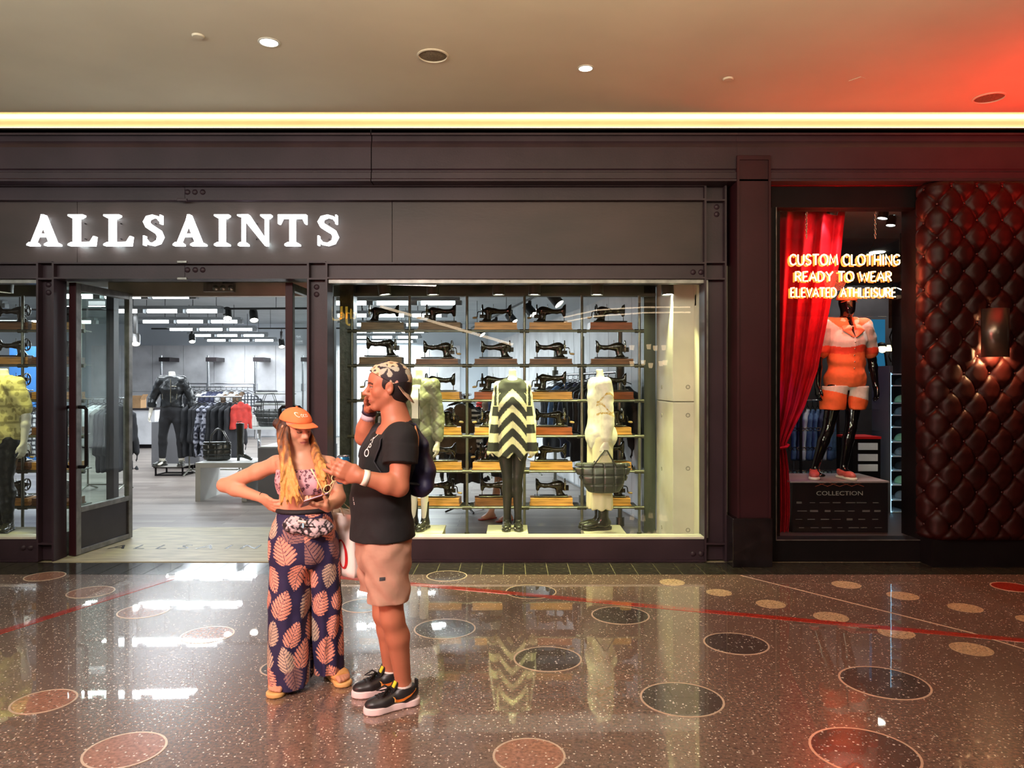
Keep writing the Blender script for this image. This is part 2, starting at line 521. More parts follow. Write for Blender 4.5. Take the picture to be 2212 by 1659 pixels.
T_BROWN = terrazzo('terrazzo_tan_disc', lin(158, 112, 92), lin(250, 235, 215), lin(190, 140, 115), 70, 0.55)
T_CREAM = terrazzo('terrazzo_cream_disc', lin(206, 178, 140), lin(245, 230, 200), lin(165, 120, 85), 95, 0.55)
T_RED = terrazzo('terrazzo_red_strip', lin(176, 52, 36), lin(200, 90, 70), lin(120, 30, 22), 120, 0.4)
T_RING = mat('ring_metal', lin(214, 190, 166), 0.3, 0.3, var=(20, 0.1))

# ---- mall floor with its inlays
floor = MB().box(-14, 14, -12, 6.41, -0.12, 0.0).build('floor', T_DARK)
tag(floor, 'polished dark brown terrazzo mall floor with bright chips', kind='structure')
def disc(px, py, rw, m, ring=True):
    d = floor_d(py); c = at(px, py, d); r = rw / F * d
    n = 40
    top = 0.0012
    mb = MB(); mb.lathe([(r, -0.004), (r, top), (0.0001, top)], (c.x, c.y, 0), n=n, caps=False)
    o = mb.build('inlay_disc', m, floor)
    if ring:
        w = 0.006 + r * 0.014
        rb = MB(); rb.lathe([(r + w, -0.004), (r + w, top + .0004), (r - 0.002, top + .0004), (r - .002, -.004)], (c.x, c.y, 0), n=n, caps=False)
        rb.build('disc_ring', T_RING, o)
for a in ((196, 1279, 45), (310, 1320, 50), (448, 1371, 53), (95, 1515, 61), (270, 1620, 80), (1143, 1632, 75), (97, 1245, 38)):
    disc(*a, T_BROWN)
for a in ((961, 1358, 64), (1183, 1423, 71), (1340, 1329, 60), (1473, 1510, 86), (1590, 1390, 66), (1147, 1278, 53), (1910, 1474, 88), (1867, 1623, 108), (787, 1308, 48), (614, 1442, 48), (965, 1244, 42)):
    disc(*a, T_BLACK)
for a in ((1452, 1258, 27), (1553, 1280, 27), (1665, 1305, 31), (1828, 1263, 30), (1950, 1287, 32), (2085, 1313, 34), (1795, 1333, 36), (1936, 1367, 37), (2098, 1402, 42), (2226, 1338, 28)):
    disc(*a, T_CREAM, False)
disc(2185, 1268, 38, T_RED)
def strip(p, q, w, m, ext=0.0, name='inlay_strip', top=0.0022):
    a = at(p[0], p[1], floor_d(p[1])); b = at(q[0], q[1], floor_d(q[1])); a.z = b.z = 0
    t = (b - a).normalized(); b = b + t * ext; s = Vector((-t.y, t.x, 0)) * w / 2
    mb = MB(); vs = [a + s, a - s, b - s, b + s]
    mb.add([v + Vector((0, 0, z)) for z in (-0.003, top) for v in vs], [(0, 1, 2, 3), (4, 5, 6, 7), (0, 1, 5, 4), (1, 2, 6, 5), (2, 3, 7, 6), (3, 0, 4, 7)])
    return mb.build(name, m, floor)
strip((392, 1243), (0, 1366), 0.075, T_RED, 1.0)
strip((700, 1244), (2212, 1384), 0.075, T_RED, 0.6)
strip((1600, 1243), (2095, 1366), 0.012, T_RING, 0.0, 'divider_strip', 0.0016)
strip((2095, 1366), (2212, 1402), 0.012, T_RING, 0.4, 'divider_strip', 0.0016)

# ---- dark tile border along the shop front
def tile_mat():
    m, nt, b = base('border_tile')
    v = _tex(nt, 'ShaderNodeTexNoise', 26, Detail=6.0)
    c = _ramp(nt, v.outputs[0], [(0.35, lin(30, 30, 26)), (0.62, lin(60, 58, 48)), (0.72, lin(120, 112, 86))])
    nt.links.new(c, b.inputs['Base Color']); b.inputs['Roughness'].default_value = 0.16
    b.inputs['Coat Weight'].default_value = 0.6; b.inputs['Coat Roughness'].default_value = 0.05
    return m
TILE = tile_mat()
GROUT = mat('grout', lin(150, 140, 110), 0.8)
border = MB().box(-14, 14, 6.41, 7.2, -0.12, -0.006).build('floor_border', GROUT); tag(border, 'dark polished stone tile border along the shop front', kind='structure')
tm = MB().box(-0.0945, 0.0945, -0.215, 0.215, -0.008, 0.0).mesh('paving_tile')
tm.materials.append(TILE)
for i in range(-29, 30):
    o = bpy.data.objects.new('paving_tile', tm); COL.objects.link(o); o.parent = border
    o.location = (i * 0.194 + 0.02, 6.63, 0)

# ---- ceiling with its light cove
ceil = MB().box(-14, 14, -12, 6.55, 4.03, 4.10).build('ceiling', PLASTER); tag(ceil, 'cream plaster mall ceiling', kind='structure')
cove = thing('trim_1', 'lit cove between the ceiling and the shop front', loc=(0, 6.9, 3.95), kind='structure')
boxo('cove_back', COVEW, cove, -14, 14, 7.16, 7.22, 3.9, 4.5)
boxo('cove_top', COVEW, cove, -14, 14, 6.5, 7.16, 4.44, 4.5)
boxo('cove_side', COVEW, cove, -14, 14, 6.50, 6.55, 4.101, 4.44)
boxo('cove_ledge', BLACK, cove, -14, 14, 6.70, 7.16, 3.90, 3.945)
boxo('led_strip', LED, cove, -14, 14, 7.135, 7.16, 4.078, 4.098)
boxo('led_strip', LED, cove, -14, 14, 7.135, 7.16, 4.196, 4.222)
for x in (-8, -4, 0, 4, 8):
    lamp('cove_light', 'AREA', (x, 7.0, 4.0), 5, (1.0, 0.80, 0.46), (x, 6.7, 4.5), 3.8, 0.06)

# ---- bulkhead above the shops
front = thing('wall_front', 'dark brown painted steel shop front with riveted beams', loc=(0, 6.9, 0), kind='structure')
def zprofile(name, prof, x0, x1, m, parent):
    """prof: (distance, z) outline, extruded along x"""
    mb = MB(); mb.prism(prof, lambda u, v, w: (x0 + w, u, v), x1 - x0)
    return mb.build(name, m, parent)
z = lambda y, d=FD: fz(y, d)
bulk = [(6.70, z(280, 6.7)), (6.70, z(291, 6.7)), (6.745, z(293, 6.745)), (6.745, z(305, 6.745)), (6.72, z(318, 6.72)), (6.72, z(364, 6.72)), (6.735, z(368, 6.735)),
        (6.735, z(371, 6.735)), (6.715, z(372, 6.715)), (6.715, z(385, 6.715)), (6.70, z(387, 6.7)), (6.70, z(391, 6.7)), (7.1, z(391, 6.7)), (7.1, z(280, 6.7))]
for a, b in ((-14, fx(801, 6.72)), (fx(803, 6.72), fx(1592, 6.72)), (fx(1592, 6.72) + .001, 14)):
    zprofile('bulkhead_panel', bulk, a, b, STEEL, front)
boxo('backing_wall', BLACK, front, -14, 2.18, 7.1, 7.2, 2.78, 3.9); boxo('backing_wall', BLACK, front, 2.18, 14, 7.1, 7.2, 3.5, 3.9)
# beams: web with two flanges
def beam(x0, x1, y0, y1, m=STEEL, fl=0.016):
    a, b = z(y1), z(y0)
    mb = MB(); mb.prism([(FD, a), (FD, a + fl), (FD + .05, a + fl), (FD + .05, b - fl), (FD, b - fl), (FD, b), (FD + .2, b), (FD + .2, a)], lambda u, v, w: (x0 + w, u, v), x1 - x0)
    return mb.build('beam', m, front)
XL, XR = -7.5, fx(1535, FD)
xs = fx(394, FD)
beam(XL, xs - .002, 398, 432); beam(xs + .002, fx(1522, FD), 398, 432)
beam(XL, fx(78, FD), 566, 602); beam(fx(116, FD), xs - .002, 566, 602); beam(xs + .002, fx(663, FD), 566, 602); beam(fx(707, FD), fx(1522, FD), 566, 602)
# splice brackets on the beam joints
for yy in (398, 432, 566, 602):
    MB().obox((xs, FD - .004, z(yy)), (0.045, 0.012, 0.012)).build('splice_plate', WORN if yy > 500 else STEEL, front, bevel=.004)
# fascia panels
for a, b in ((XL, fx(166.5, FD + .07)), (fx(167.5, FD + .07), fx(846.5, FD + .07)), (fx(847.8, FD + .07), fx(1522, FD + .07))):
    boxo('fascia_panel', STEEL2, front, a, b, FD + .07, FD + .1, z(566), z(432))
# columns: channel sections
def column(px0, px1, py0, py1, depth=0.22, m=STEEL, lip=0.018):
    x0, x1 = fx(px0, FD), fx(px1, FD); za, zb = z(py1), z(py0)
    mb = MB(); mb.prism([(x0, FD), (x0 + lip, FD), (x0 + lip, FD + .07), (x1 - lip, FD + .07), (x1 - lip, FD), (x1, FD), (x1, FD + depth), (x0, FD + depth)], lambda u, v, w: (u, v, za + w), zb - za)
    return mb.build('column', m, front)
column(78, 116, 566, 1213, 0.2); column(663, 707, 566, 1213); column(1522, 1570, 398, 1213, 0.2)
for px0, px1 in ((78, 116), (663, 707), (1522, 1570)):
    for yy in (566, 602, 1175) + ((432,) if px0 > 1000 else ()):
        boxo('stiffener_plate', STEEL, front, fx(px0, FD) + .018, fx(px1, FD) - .018, FD, FD + .075, z(yy) - .008, z(yy) + .008)
# base beams under the windows
for x0, x1 in ((XL, fx(78, FD)), (fx(707, FD), fx(1522, FD))):
    boxo('base_beam', STEEL, front, x0, x1, FD + .03, FD + .2, 0.0, z(1166))
    boxo('base_foot', STEEL, front, x0, x1, FD + .01, FD + .031, 0.0, .02)
# bolts
bolt = MB().lathe([(0.026, 0.0), (0.026, 0.004), (0.02, 0.012), (0.011, 0.017), (0.0001, 0.018)], axis=(0, -1, 0), n=12, caps=False).mesh('bolt', 30)
bolt.materials.append(STEEL)
for px, py, off in [(405, 415, .05), (421, 415, .05), (438, 415, .05), (405, 583, .05), (422, 583, .05), (438, 583, .05), (1497, 588, .05), (1514, 588, .05), (50, 1183, .03), (66, 1183, .03), (1497, 1196, .03), (1514, 1196, .03),
                (684, 620, .07), (684, 636, .07), (105, 615, .07), (105, 632, .07), (1548, 447, .07), (1548, 463, .07)]:
    o = bpy.data.objects.new('bolt', bolt); COL.objects.link(o); o.parent = front
    p = at(px, py, FD + off); o.location = p - front.location; 
# black recess and pilaster right of the shop
boxo('recess', BLACK, front, fx(1570, FD), fx(1700, FD), FD + .18, FD + .3, 0, z(385))
pil = thing('wall_pilaster', 'dark maroon painted pilaster between the two shops', loc=at(1628, 1222, 6.75), kind='structure')
MAROON = mat('maroon_steel', lin(50, 20, 26), 0.5, 0.0, var=(2, 0.2), spec=.25)
boxo('shaft', MAROON, pil, fx(1592, 6.7), fx(1665, 6.7), 6.70, 7.02, z(1121, 6.7), z(335, 6.7), bevel=.006)
boxo('cap_rim', MAROON, pil, fx(1592, 6.69), fx(1665, 6.69), 6.685, 6.70, z(346, 6.7), z(338, 6.7))
boxo('edge_bead', MAROON, pil, fx(1592, 6.69), fx(1597, 6.69), 6.685, 6.70, z(1121, 6.7), z(346, 6.7))
boxo('edge_bead', MAROON, pil, fx(1660, 6.69), fx(1665, 6.69), 6.685, 6.70, z(1121, 6.7), z(346, 6.7))
boxo('plinth', STONE_B, pil, fx(1583, 6.66), fx(1669, 6.66), 6.66, 7.02, 0, z(1120, 6.66), bevel=.004)

# ---- windows of the main shop
def window(name, label, px0, px1, split=()):
    w = thing(name, label, loc=(fx((px0 + px1) / 2, FD), FD + .1, .2), kind='structure')
    x0, x1 = fx(px0, FD), fx(px1, FD); za, zb = z(1163), z(607)
    boxo('sill', SILL, w, x0, x1, FD + .02, FD + .16, za - .012, za + .010, bevel=.003)
    boxo('head_trim', WORN, w, x0, x1, FD + .03, FD + .14, zb - .015, zb + .022)
    xx = [x0] + [fx(s, FD + .1) for s in split] + [x1]
    for a, b in zip(xx, xx[1:]):
        boxo('pane', GLASS, w, a + .002, b - .002, FD + .09, FD + .10, za + .01, zb - .015)
    return w, x0, x1, za, zb
w1, *_ = window('window_1', 'large shop window with the sewing machine display', 708, 1524, (1116,))
boxo('jamb', WORN, w1, fx(1524, FD), fx(1531, FD), FD + .02, FD + .14, z(1163), z(602))
w2, *_ = window('window_2', 'narrow shop window left of the entrance', -260, 77, ())

# ---- store shell
WALLP = mat('store_wall_paint', lin(196, 204, 212), 0.7, var=(1.1, 0.06))
CONC = mat('concrete_panel', lin(205, 205, 208), 0.6, var=(2.6, 0.14), bump=(18, 0.12))
CONC_Y = mat('raw_concrete', lin(214, 208, 190), 0.62, var=(3.0, 0.10), bump=(12, 0.15))
HOLE = mat('tie_hole', lin(150, 145, 130), 0.8)
STCEIL = mat('store_ceiling', lin(150, 158, 162), 0.8, var=(2, 0.08))
def wood_mat():
    m, nt, b = base('grey_plank_floor')
    tc = nt.nodes.new('ShaderNodeTexCoord')
    br = nt.nodes.new('ShaderNodeTexBrick'); nt.links.new(tc.outputs['Object'], br.inputs['Vector'])
    br.inputs['Scale'].default_value = 1.0; br.inputs['Brick Width'].default_value = 1.7; br.inputs['Row Height'].default_value = 0.13
    br.inputs['Mortar Size'].default_value = 0.0025; br.inputs['Color1'].default_value = (*lin(150, 140, 132), 1); br.inputs['Color2'].default_value = (*lin(118, 108, 102), 1)
    br.inputs['Mortar'].default_value = (*lin(70, 62, 58), 1); br.offset = 0.37
    n = _tex(nt, 'ShaderNodeTexNoise', 5, stretch=(0.6, 9, 1), Detail=5.0)
    g = _ramp(nt, n.outputs[0], [(0.25, (0.7,) * 3), (0.75, (1.25,) * 3)])
    nt.links.new(_mix(nt, 'MULTIPLY', 1.0, br.outputs[0], g), b.inputs['Base Color'])
    b.inputs['Roughness'].default_value = 0.38
    return m
WOODF = wood_mat()
sf = MB().box(-14, 5, 7.2, 24, -0.12, 0.0).build('floor_store', WOODF); tag(sf, 'grey wood plank floor of the clothes shop', kind='structure')
thr_m = mat('limestone_threshold', lin(176, 168, 138), 0.45, var=(7, 0.25), stretch=(0.5, 2, 1))
thr = MB().box(fx(113, 6.85), fx(668, 6.85), 6.852, 8.5, -0.1, 0.006).build('floor_threshold', thr_m); tag(thr, 'pale stone entrance threshold with inlaid letters', kind='structure')
INLAY = mat('letter_inlay', lin(70, 72, 74), 0.25, 0.6, var=(15, 0.5))
for i, ch in enumerate('ALLSAINTS'):
    me = text_mesh(ch, 0.26)
    o = link('inlay_letter', me, INLAY); o.location = (fx(262 + i * 47, 7.5), 7.46, 0.0072); o.parent = thr
# store back wall with panels
DB = 23.0
wb_ = MB().box(-14, 2, DB + .03, DB + .25, 0, 3.6).build('wall_back', WALLP); tag(wb_, 'pale painted back wall of the clothes shop', kind='structure')
k = 0
for i in range(12):
    x = -13.0 + i * 0.95
    for (za, zb) in ((0.03, 1.40), (1.41, 2.83)):
        boxo('concrete_panel', CONC, wb_, x + .006, x + .944, DB, DB + .03, za, zb)
wl = MB().box(-14.2, -14.0, 7.2, 24, 0, 3.6).build('wall_left', WALLP); tag(wl, 'pale side wall of the clothes shop', kind='structure')
stc = MB().box(-14, 5, 7.2, 24, 3.5, 3.6).build('ceiling_store', STCEIL); tag(stc, 'grey open ceiling of the clothes shop', kind='structure')
# slanting right wall with panels
A0, A1 = Vector((1.66, 8.25, 0)), Vector((-0.75, 23.0, 0))
t = (A1 - A0).normalized(); nrm = Vector((t.y, -t.x, 0)) * -1
if nrm.x > 0: nrm = -nrm
Rw = Matrix((( t.x, nrm.x, 0), (t.y, nrm.y, 0), (0, 0, 1)))
Lw = (A1 - A0).length
wr = MB().obox((A0 + A1) / 2 - nrm * .1 + Vector((0, 0, 1.8)), (Lw / 2, .1, 1.8), Rw).build('wall_right', WALLP); tag(wr, 'pale side wall of the clothes shop with concrete panels', kind='structure')
for i in range(15):
    c = A0 + t * (i + .5) * .98 + nrm * .012
    for za, zb in ((.03, 1.40), (1.41, 2.83)):
        MB().obox(c + Vector((0, 0, (za + zb) / 2)), (.484, .012, (zb - za) / 2), Rw).build('concrete_panel', CONC, wr)

# ---- concrete pier at the right of the display, steel post beside it, display soffit
pier = thing('wall_pier', 'raw concrete pier at the end of the shop window', loc=(1.7, 7.6, 0), kind='structure')
px0, px1 = fx(1453, 7.37), 1.80
for za, zb in ((0.0, z(868, 7.37) - .003), (z(868, 7.37) + .003, 2.75)):
    boxo('concrete_block', CONC_Y, pier, px0, px1 + .6, 7.37, 8.2, za, zb, bevel=.008)
boxo('concrete_return', CONC_Y, pier, 1.80, 2.2, 7.0, 7.37, 0.0, 2.75)
for py in (836, 897, 1012, 1145):
    p = at(1486, py, 7.37)
    MB().lathe([(.022, 0), (.022, .004), (.014, .004), (.014, -.004), (.0001, -.004)], p, (0, -1, 0), 14, caps=False).build('tie_hole', HOLE, pier, smooth=40)
for py in (836, 897, 1012, 1138):
    p = Vector((px0, 7.9, fz(py, 7.9)))
    MB().lathe([(.022, 0), (.022, .004), (.014, .004), (.014, -.004), (.0001, -.004)], p, (-1, 0, 0), 14, caps=False).build('tie_hole', HOLE, pier, smooth=40)
boxo('alarm_box', SILL, pier, fx(1503, 7.3), 1.80, 7.28, 7.34, fz(660, 7.3), fz(636, 7.3), bevel=.005)
GREENST = mat('green_grey_steel', lin(86, 92, 84), 0.22, 0.5, var=(3, 0.25), stretch=(3, 3, 0.3))
boxo('steel_post', GREENST, pier, fx(1391, 8.2), fx(1416, 8.2), 8.2, 8.35, 0, 2.75)
SOFF = mat('display_soffit', lin(96, 98, 92), 0.6, var=(3, 0.2))
head = thing('trim_2', 'grey steel header above the shop window display', loc=(0, 8.1, 2.6), kind='structure')
boxo('display_soffit', SOFF, head, XL, 2.2, 7.06, 8.3, 2.72, 2.78)
boxo('header_rail', SOFF, head, fx(766, 8.05), fx(1416, 8.05), 8.03, 8.12, fz(640, 8.05), fz(634, 8.05))
boxo('header_beam', SOFF, head, fx(720, 8.2), fx(1416, 8.2), 8.2, 8.28, fz(640, 8.2), 2.72)
boxo('header_beam', SOFF, head, XL, fx(120, 8.2), 8.2, 8.28, fz(640, 8.2), 2.72)

# ---- entrance: transom, posts, side glazing, doors
ent = thing('door_3', 'steel entrance frame with glazed side panels', loc=(-3.1, 7.95, 0), kind='structure')
xl, xr = -4.30, -1.93
boxo('transom', mat('transom_steel', lin(196, 192, 182), 0.4, 0.4, var=(3, .15)), ent, xl, xr, 7.93, 8.03, fz(640, 7.95), fz(608, 7.95))
boxo('transom_ledge', SILL, ent, xl, xr, 7.02, 7.93, fz(606, 7.95) , fz(604, 7.95) + .02)
for x in (xl, xr):
    s = 1 if x < -3 else -1
    boxo('side_post', DARKST, ent, x - .03 * s, x + .05 * s, 7.95, 8.05, 0, fz(640, 7.95))
    boxo('side_pane', GLASS_G, ent, x - .004, x + .004, 7.07, 7.95, .22, 2.60)
    boxo('side_sill', WORN, ent, x - .03, x + .03, 7.07, 7.95, 0.0, .22)
# dark pier at the left of the display
boxo('brick_post', mat('dark_glazed_brick', lin(70, 76, 70), .3, .2, var=(25, .35), bump=(40, .3)), ent, fx(736, 8.1), fx(765, 8.1), 8.05, 8.25, 0, 2.72)
# door operator with its sensors
sen = thing('door_sensor', 'metal motion sensor box on the entrance transom', 'sensor', at(474, 622, 7.93))
MB().obox(at(474, 622, 7.9), (fx(507, 7.9) - fx(474, 7.9), .03, .045)).build('housing', BRUSH, sen, bevel=.006)
for px in (466, 482, 499):
    MB().lathe([(.027, 0), (.03, .012), (.018, .02), (.0001, .026)], at(px, 622, 7.87), (0, -1, 0), 14).build('dial', BRUSH, sen, smooth=40)
MB().obox(at(472, 611, 7.9), (.05, .02, .012)).build('bracket', BRUSH, sen)
def door(name, label, p_near, p_far, zb, zt, face):
    """door leaf standing open along the entrance; p_near, p_far: plan points"""
    a, b = Vector((*p_near, 0)), Vector((*p_far, 0)); L = (b - a).length; tt = (b - a).normalized(); nn = Vector((tt.y, -tt.x, 0))
    R = Matrix(((tt.x, nn.x, 0), (tt.y, nn.y, 0), (0, 0, 1)))
    root = thing(name, label, loc=(a + b) / 2, kind='structure')
    def bx(nm, m, s0, s1, w, z0, z1, bev=.003):
        return MB().obox(a + tt * (s0 + s1) / 2 + Vector((0, 0, (z0 + z1) / 2)), ((s1 - s0) / 2, w, (z1 - z0) / 2), R).build(nm, m, root, bevel=bev)
    bx('edge_strip', MAROON, -.012, 0.0, .035, zb, zt)
    bx('stile', WORN, 0, .075, .028, zb, zt); bx('stile', WORN, L - .06, L, .028, zb, zt)
    bx('top_rail', WORN, .075, L - .06, .028, zt - .07, zt); bx('mid_rail', WORN, .075, L - .06, .028, zb + .40, zb + .45); bx('bottom_rail', WORN, .075, L - .06, .028, zb, zb + .05)
    bx('kick_panel', DARKST, .075, L - .06, .012, zb + .05, zb + .40); bx('glass_pane', GLASS, .075, L - .06, .006, zb + .45, zt - .07, 0)
    for s in (-1, 1):
        q = a + tt * .04
        pts = []
        for (o, zz) in ((.02, 1.42), (.085, 1.42), (.105, 1.40), (.105, .87), (.085, .85), (.02, .85)):
            pts.append(q + nn * s * o + Vector((0, 0, zz)))
        MB().tube(pts, .016, 8).build('pull_handle', BLACK, root, smooth=50)
    return root
door('door_1', 'glazed steel door leaf standing open beside the left shop window', (fx(158, 7.06), 7.06), (-4.06, 7.92), .012, 2.60, 1)
door('door_2', 'glazed steel door leaf standing open behind the middle column', (fx(625, 7.06), 7.06), (-2.07, 7.92), .012, 2.60, -1)

# ---- right shop: black frame, red lit header, window
RED_GLOW = mat('painted_red_glow', lin(120, 16, 14), 0.3, var=(2, .1))  # red neon light on the header edge, put into its colour
rs = thing('wall_right_shop', 'black lacquered front of the custom clothing shop', loc=(3.1, 6.9, 0), kind='structure')
xg0, xg1 = fx(1671, 6.95), fx(1978, 6.95); zg0, zg1 = fz(1162, 6.95), fz(452, 6.95)
boxo('header', BLACK, rs, fx(1665, 6.9), fx(2030, 6.9), 6.88, 7.05, zg1, fz(388, 6.88) + .02)
boxo('red_glow_edge', RED_GLOW, rs, fx(1665, 6.86), fx(2030, 6.86), 6.84, 6.88, fz(402, 6.86), fz(389, 6.86))
boxo('jamb', BLACK, rs, fx(1660, 6.9), xg0, 6.88, 7.05, 0, zg1)
boxo('jamb', BLACK, rs, xg1, fx(2030, 6.9), 6.88, 7.05, 0, zg1)
boxo('base', BLACK, rs, xg0, xg1, 6.88, 7.05, 0, zg0)
boxo('steel_edge', WORN, rs, xg0 - .006, xg1 + .006, 6.865, 6.88, zg0 - .008, zg0)
boxo('steel_edge', WORN, rs, xg1, xg1 + .008, 6.865, 6.88, zg0, zg1)
boxo('steel_edge', WORN, rs, xg0 - .008, xg0, 6.865, 6.88, zg0, zg1)
w3 = MB().box(xg0, xg1, 6.945, 6.955, zg0, zg1).build('window_3', GLASS); tag(w3, 'tall window pane of the custom clothing shop', kind='structure')
# interior shell of the right shop
DKW = mat('dark_shop_wall', lin(92, 88, 92), .6, var=(1.5, .3))
BEAMW = mat('rustic_wood', lin(96, 74, 56), .7, var=(6, .35), stretch=(.4, 3, 3))
rsi = thing('wall_shop_interior', 'dim back and side walls of the custom clothing shop', loc=(3.5, 12.5, 0), kind='structure')
boxo('back', DKW, rsi, 2.2, 7.4, 12.5, 12.6, 0, 3.75); boxo('side', DKW, rsi, 2.18, 2.3, 7.05, 12.5, 0, 3.75); boxo('side', DKW, rsi, 7.3, 7.4, 7.05, 12.5, 0, 3.75)
o = boxo('ceiling_shop', mat('dark_shop_ceiling', lin(86, 82, 88), .7, var=(1.2, .4)), None, 2.2, 7.4, 7.05, 12.6, 3.75, 3.85); tag(o, 'dark ceiling of the custom clothing shop', kind='structure')
o = boxo('floor_shop', mat('shop_deck', lin(60, 50, 48), .5), None, 2.3, 7.3, 7.05, 12.5, .0, .20); tag(o, 'raised dark floor of the custom clothing shop', kind='structure')
bmt = thing('trim_3', 'rustic timber beams under the dark shop ceiling', loc=(4, 9.6, 3), kind='structure')
boxo('roof_beam', BEAMW, bmt, 2.3, 7.3, 9.6, 9.9, 2.95, 3.2); boxo('roof_beam', BEAMW, bmt, fx(1937, 9.3), 7.3, 9.3, 9.5, 2.35, 2.75)

# ---- tufted leather wall
def leather_mat():
    m, nt, b = base('oxblood_leather')
    n = _tex(nt, 'ShaderNodeTexNoise', 7, Detail=4.0)
    nt.links.new(_ramp(nt, n.outputs[0], [(.3, lin(32, 7, 6)), (.7, lin(46, 10, 8))]), b.inputs['Base Color'])
    b.inputs['Roughness'].default_value = .42; b.inputs['Specular IOR Level'].default_value = .2
    f = _tex(nt, 'ShaderNodeTexNoise', 160, Detail=3.0); _bump(nt, b, f.outputs[0], .12, .003)
    return m
LEATH = leather_mat()
tuft = thing('wall_tufted', 'oxblood leather wall with diamond tufting and buttons', loc=(4.4, 6.8, .2), kind='structure')
TX0, TX1, TZ0, TZ1, TD = fx(2016, 6.62), 6.2, fz(1168, 6.65), fz(390, 6.65), 6.66
DXT, DZT, RAD = .226, .152, .17
arc = RAD * math.pi / 2
def tuft_pt(s_, zz):
    """s_: length along the face from the back of the rounded end; returns point and normal"""
    if s_ < arc:
        a = s_ / RAD
        n = Vector((-math.cos(a), -math.sin(a), 0)); c = Vector((TX0 + RAD, TD + RAD, zz))
        return c + n * RAD, n
    return Vector((TX0 + RAD + s_ - arc, TD, zz)), Vector((0, -1, 0))
ZB = fz(843, 6.65)      # a button row; pattern phase from the photograph
SB = arc + (fx(2165, 6.65) - TX0 - RAD)
def tuft_h(s_, zz):
    u = (s_ - SB) / DXT; v = (zz - ZB) / (2 * DZT)
    best = 9
    for (ou, ov) in ((0, 0), (.5, .5)):
        du = (u - ou) - round(u - ou); dv = (v - ov) - round(v - ov)
        best = min(best, math.hypot(du * DXT, dv * 2 * DZT))
    a, b = u + v, u - v
    ca = abs(a - round(a)); cb = abs(b - round(b))
    crease = min(ca, cb)
    h = .042 * (1 - math.exp(-(best / .05) ** 1.1)) + .013 * (1 - math.exp(-(crease / .10) ** 2)) - .012 * math.exp(-(crease / .022) ** 2)
    return h
Ltot = arc + TX1 - TX0 - RAD
mb = MB()
def tf(u, v):
    s_ = u * Ltot; zz = TZ0 + v * (TZ1 - TZ0)
    p, n = tuft_pt(s_, zz)
    e = min(1, max(0, min(v, 1 - v)) / .012)
    return p + n * (tuft_h(s_, zz) * math.sqrt(e)) 
mb.grid(tf, 210, 250)
mb.build('tufted_leather', LEATH, tuft, smooth=True)
btn = MB().ball((0, 0, 0), (.013, .007, .013), 8).mesh('button', True); btn.materials.append(mat('button_leather', lin(60, 14, 12), .35))
for row in range(-16, 20):
    zz = ZB + row * DZT
    if not TZ0 + .04 < zz < TZ1 - .04: continue
    for c_ in range(-5, 3):
        s_ = SB + (c_ + (.5 if row % 2 else 0)) * DXT
        if not .05 < s_ < Ltot - .1: continue
        p, n = tuft_pt(s_, zz)
        if p.x > 4.85: continue
        o = bpy.data.objects.new('button', btn); COL.objects.link(o); o.parent = tuft; o.location = p + n * .008 - tuft.location
        o.rotation_euler = (0, 0, math.atan2(n.x, -n.y))
boxo('backing', BLACK, tuft, TX0 + .02, 6.3, TD + .1, 7.2, 0, TZ1 + .3)
boxo('kick_base', BLACK, tuft, fx(2010, 6.7), 6.3, TD + .02, TD + .3, 0, TZ0)
# ================================================================== lamps
LENS = glow('lamp_lens', (1.0, 1.0, 0.92), 14.0)
TUBE = glow('fluorescent_tube', (0.90, 0.97, 1.0), 9.0)
DLIGHT = glow('downlight_lens', (1.0, 0.93, 0.78), 12.0)
FIXT = mat('fixture_grey', lin(150, 156, 160), 0.35, 0.5)
LAMPB = mat('lamp_black', lin(34, 33, 32), 0.35, 0.2)
LAMPG = mat('lamp_grey', lin(86, 84, 76), 0.35, 0.3)
CHROME = mat('chrome', lin(200, 202, 205), 0.18, 0.95, var=(8, .05))
# ceiling fittings of the mall
DC = 4.03
def ceil_at(px, py):
    d = (DC - CZ) * F / (CY - py); return Vector((fx(px, d), d, DC))
for px, py, r, lab in ((581, 91, .075, 'round recessed downlight in the cream ceiling near the small sprinkler cap'), (1265, 147, .062, 'round recessed downlight in the cream ceiling above the blank fascia panel')):
    c = ceil_at(px, py)
    t_ = thing('ceiling_downlight', lab, 'downlight', c, 'mall downlights')
    MB().lathe([(r, -.002), (r, .004), (r * .82, .006), (r * .8, -.001)], c, (0, 0, -1), 24, caps=False).build('trim_ring', SILL, t_, smooth=40)
    MB().lathe([(r * .81, .0), (r * .5, .004), (.0001, .005)], c, (0, 0, -1), 24, caps=False).build('lens', DLIGHT, t_, smooth=True)
    lamp('downlight', 'SPOT', c + Vector((0, 0, -.02)), 55, (1.0, .86, .70), c + Vector((0, 0, -3)), .06, spot=100, blend=.7, parent=t_)
GRILLE = mat('speaker_mesh', lin(120, 105, 84), .7, var=(90, .35))
for px, py, r, lab in ((935, 120, .115, 'round mesh ceiling speaker between the two lit downlights'), (2137, 211, .125, 'round mesh ceiling speaker in the red lit ceiling corner')):
    c = ceil_at(px, py)
    t_ = thing('ceiling_speaker', lab, 'speaker', c, 'ceiling speakers')
    MB().lathe([(r, -.002), (r, .006), (r * .9, .009), (r * .88, -.001)], c, (0, 0, -1), 28, caps=False).build('rim', PLASTER, t_, smooth=40)
    MB().lathe([(r * .89, 0), (r * .4, .006), (.0001, .007)], c, (0, 0, -1), 28, caps=False).build('grille', GRILLE, t_, smooth=True)
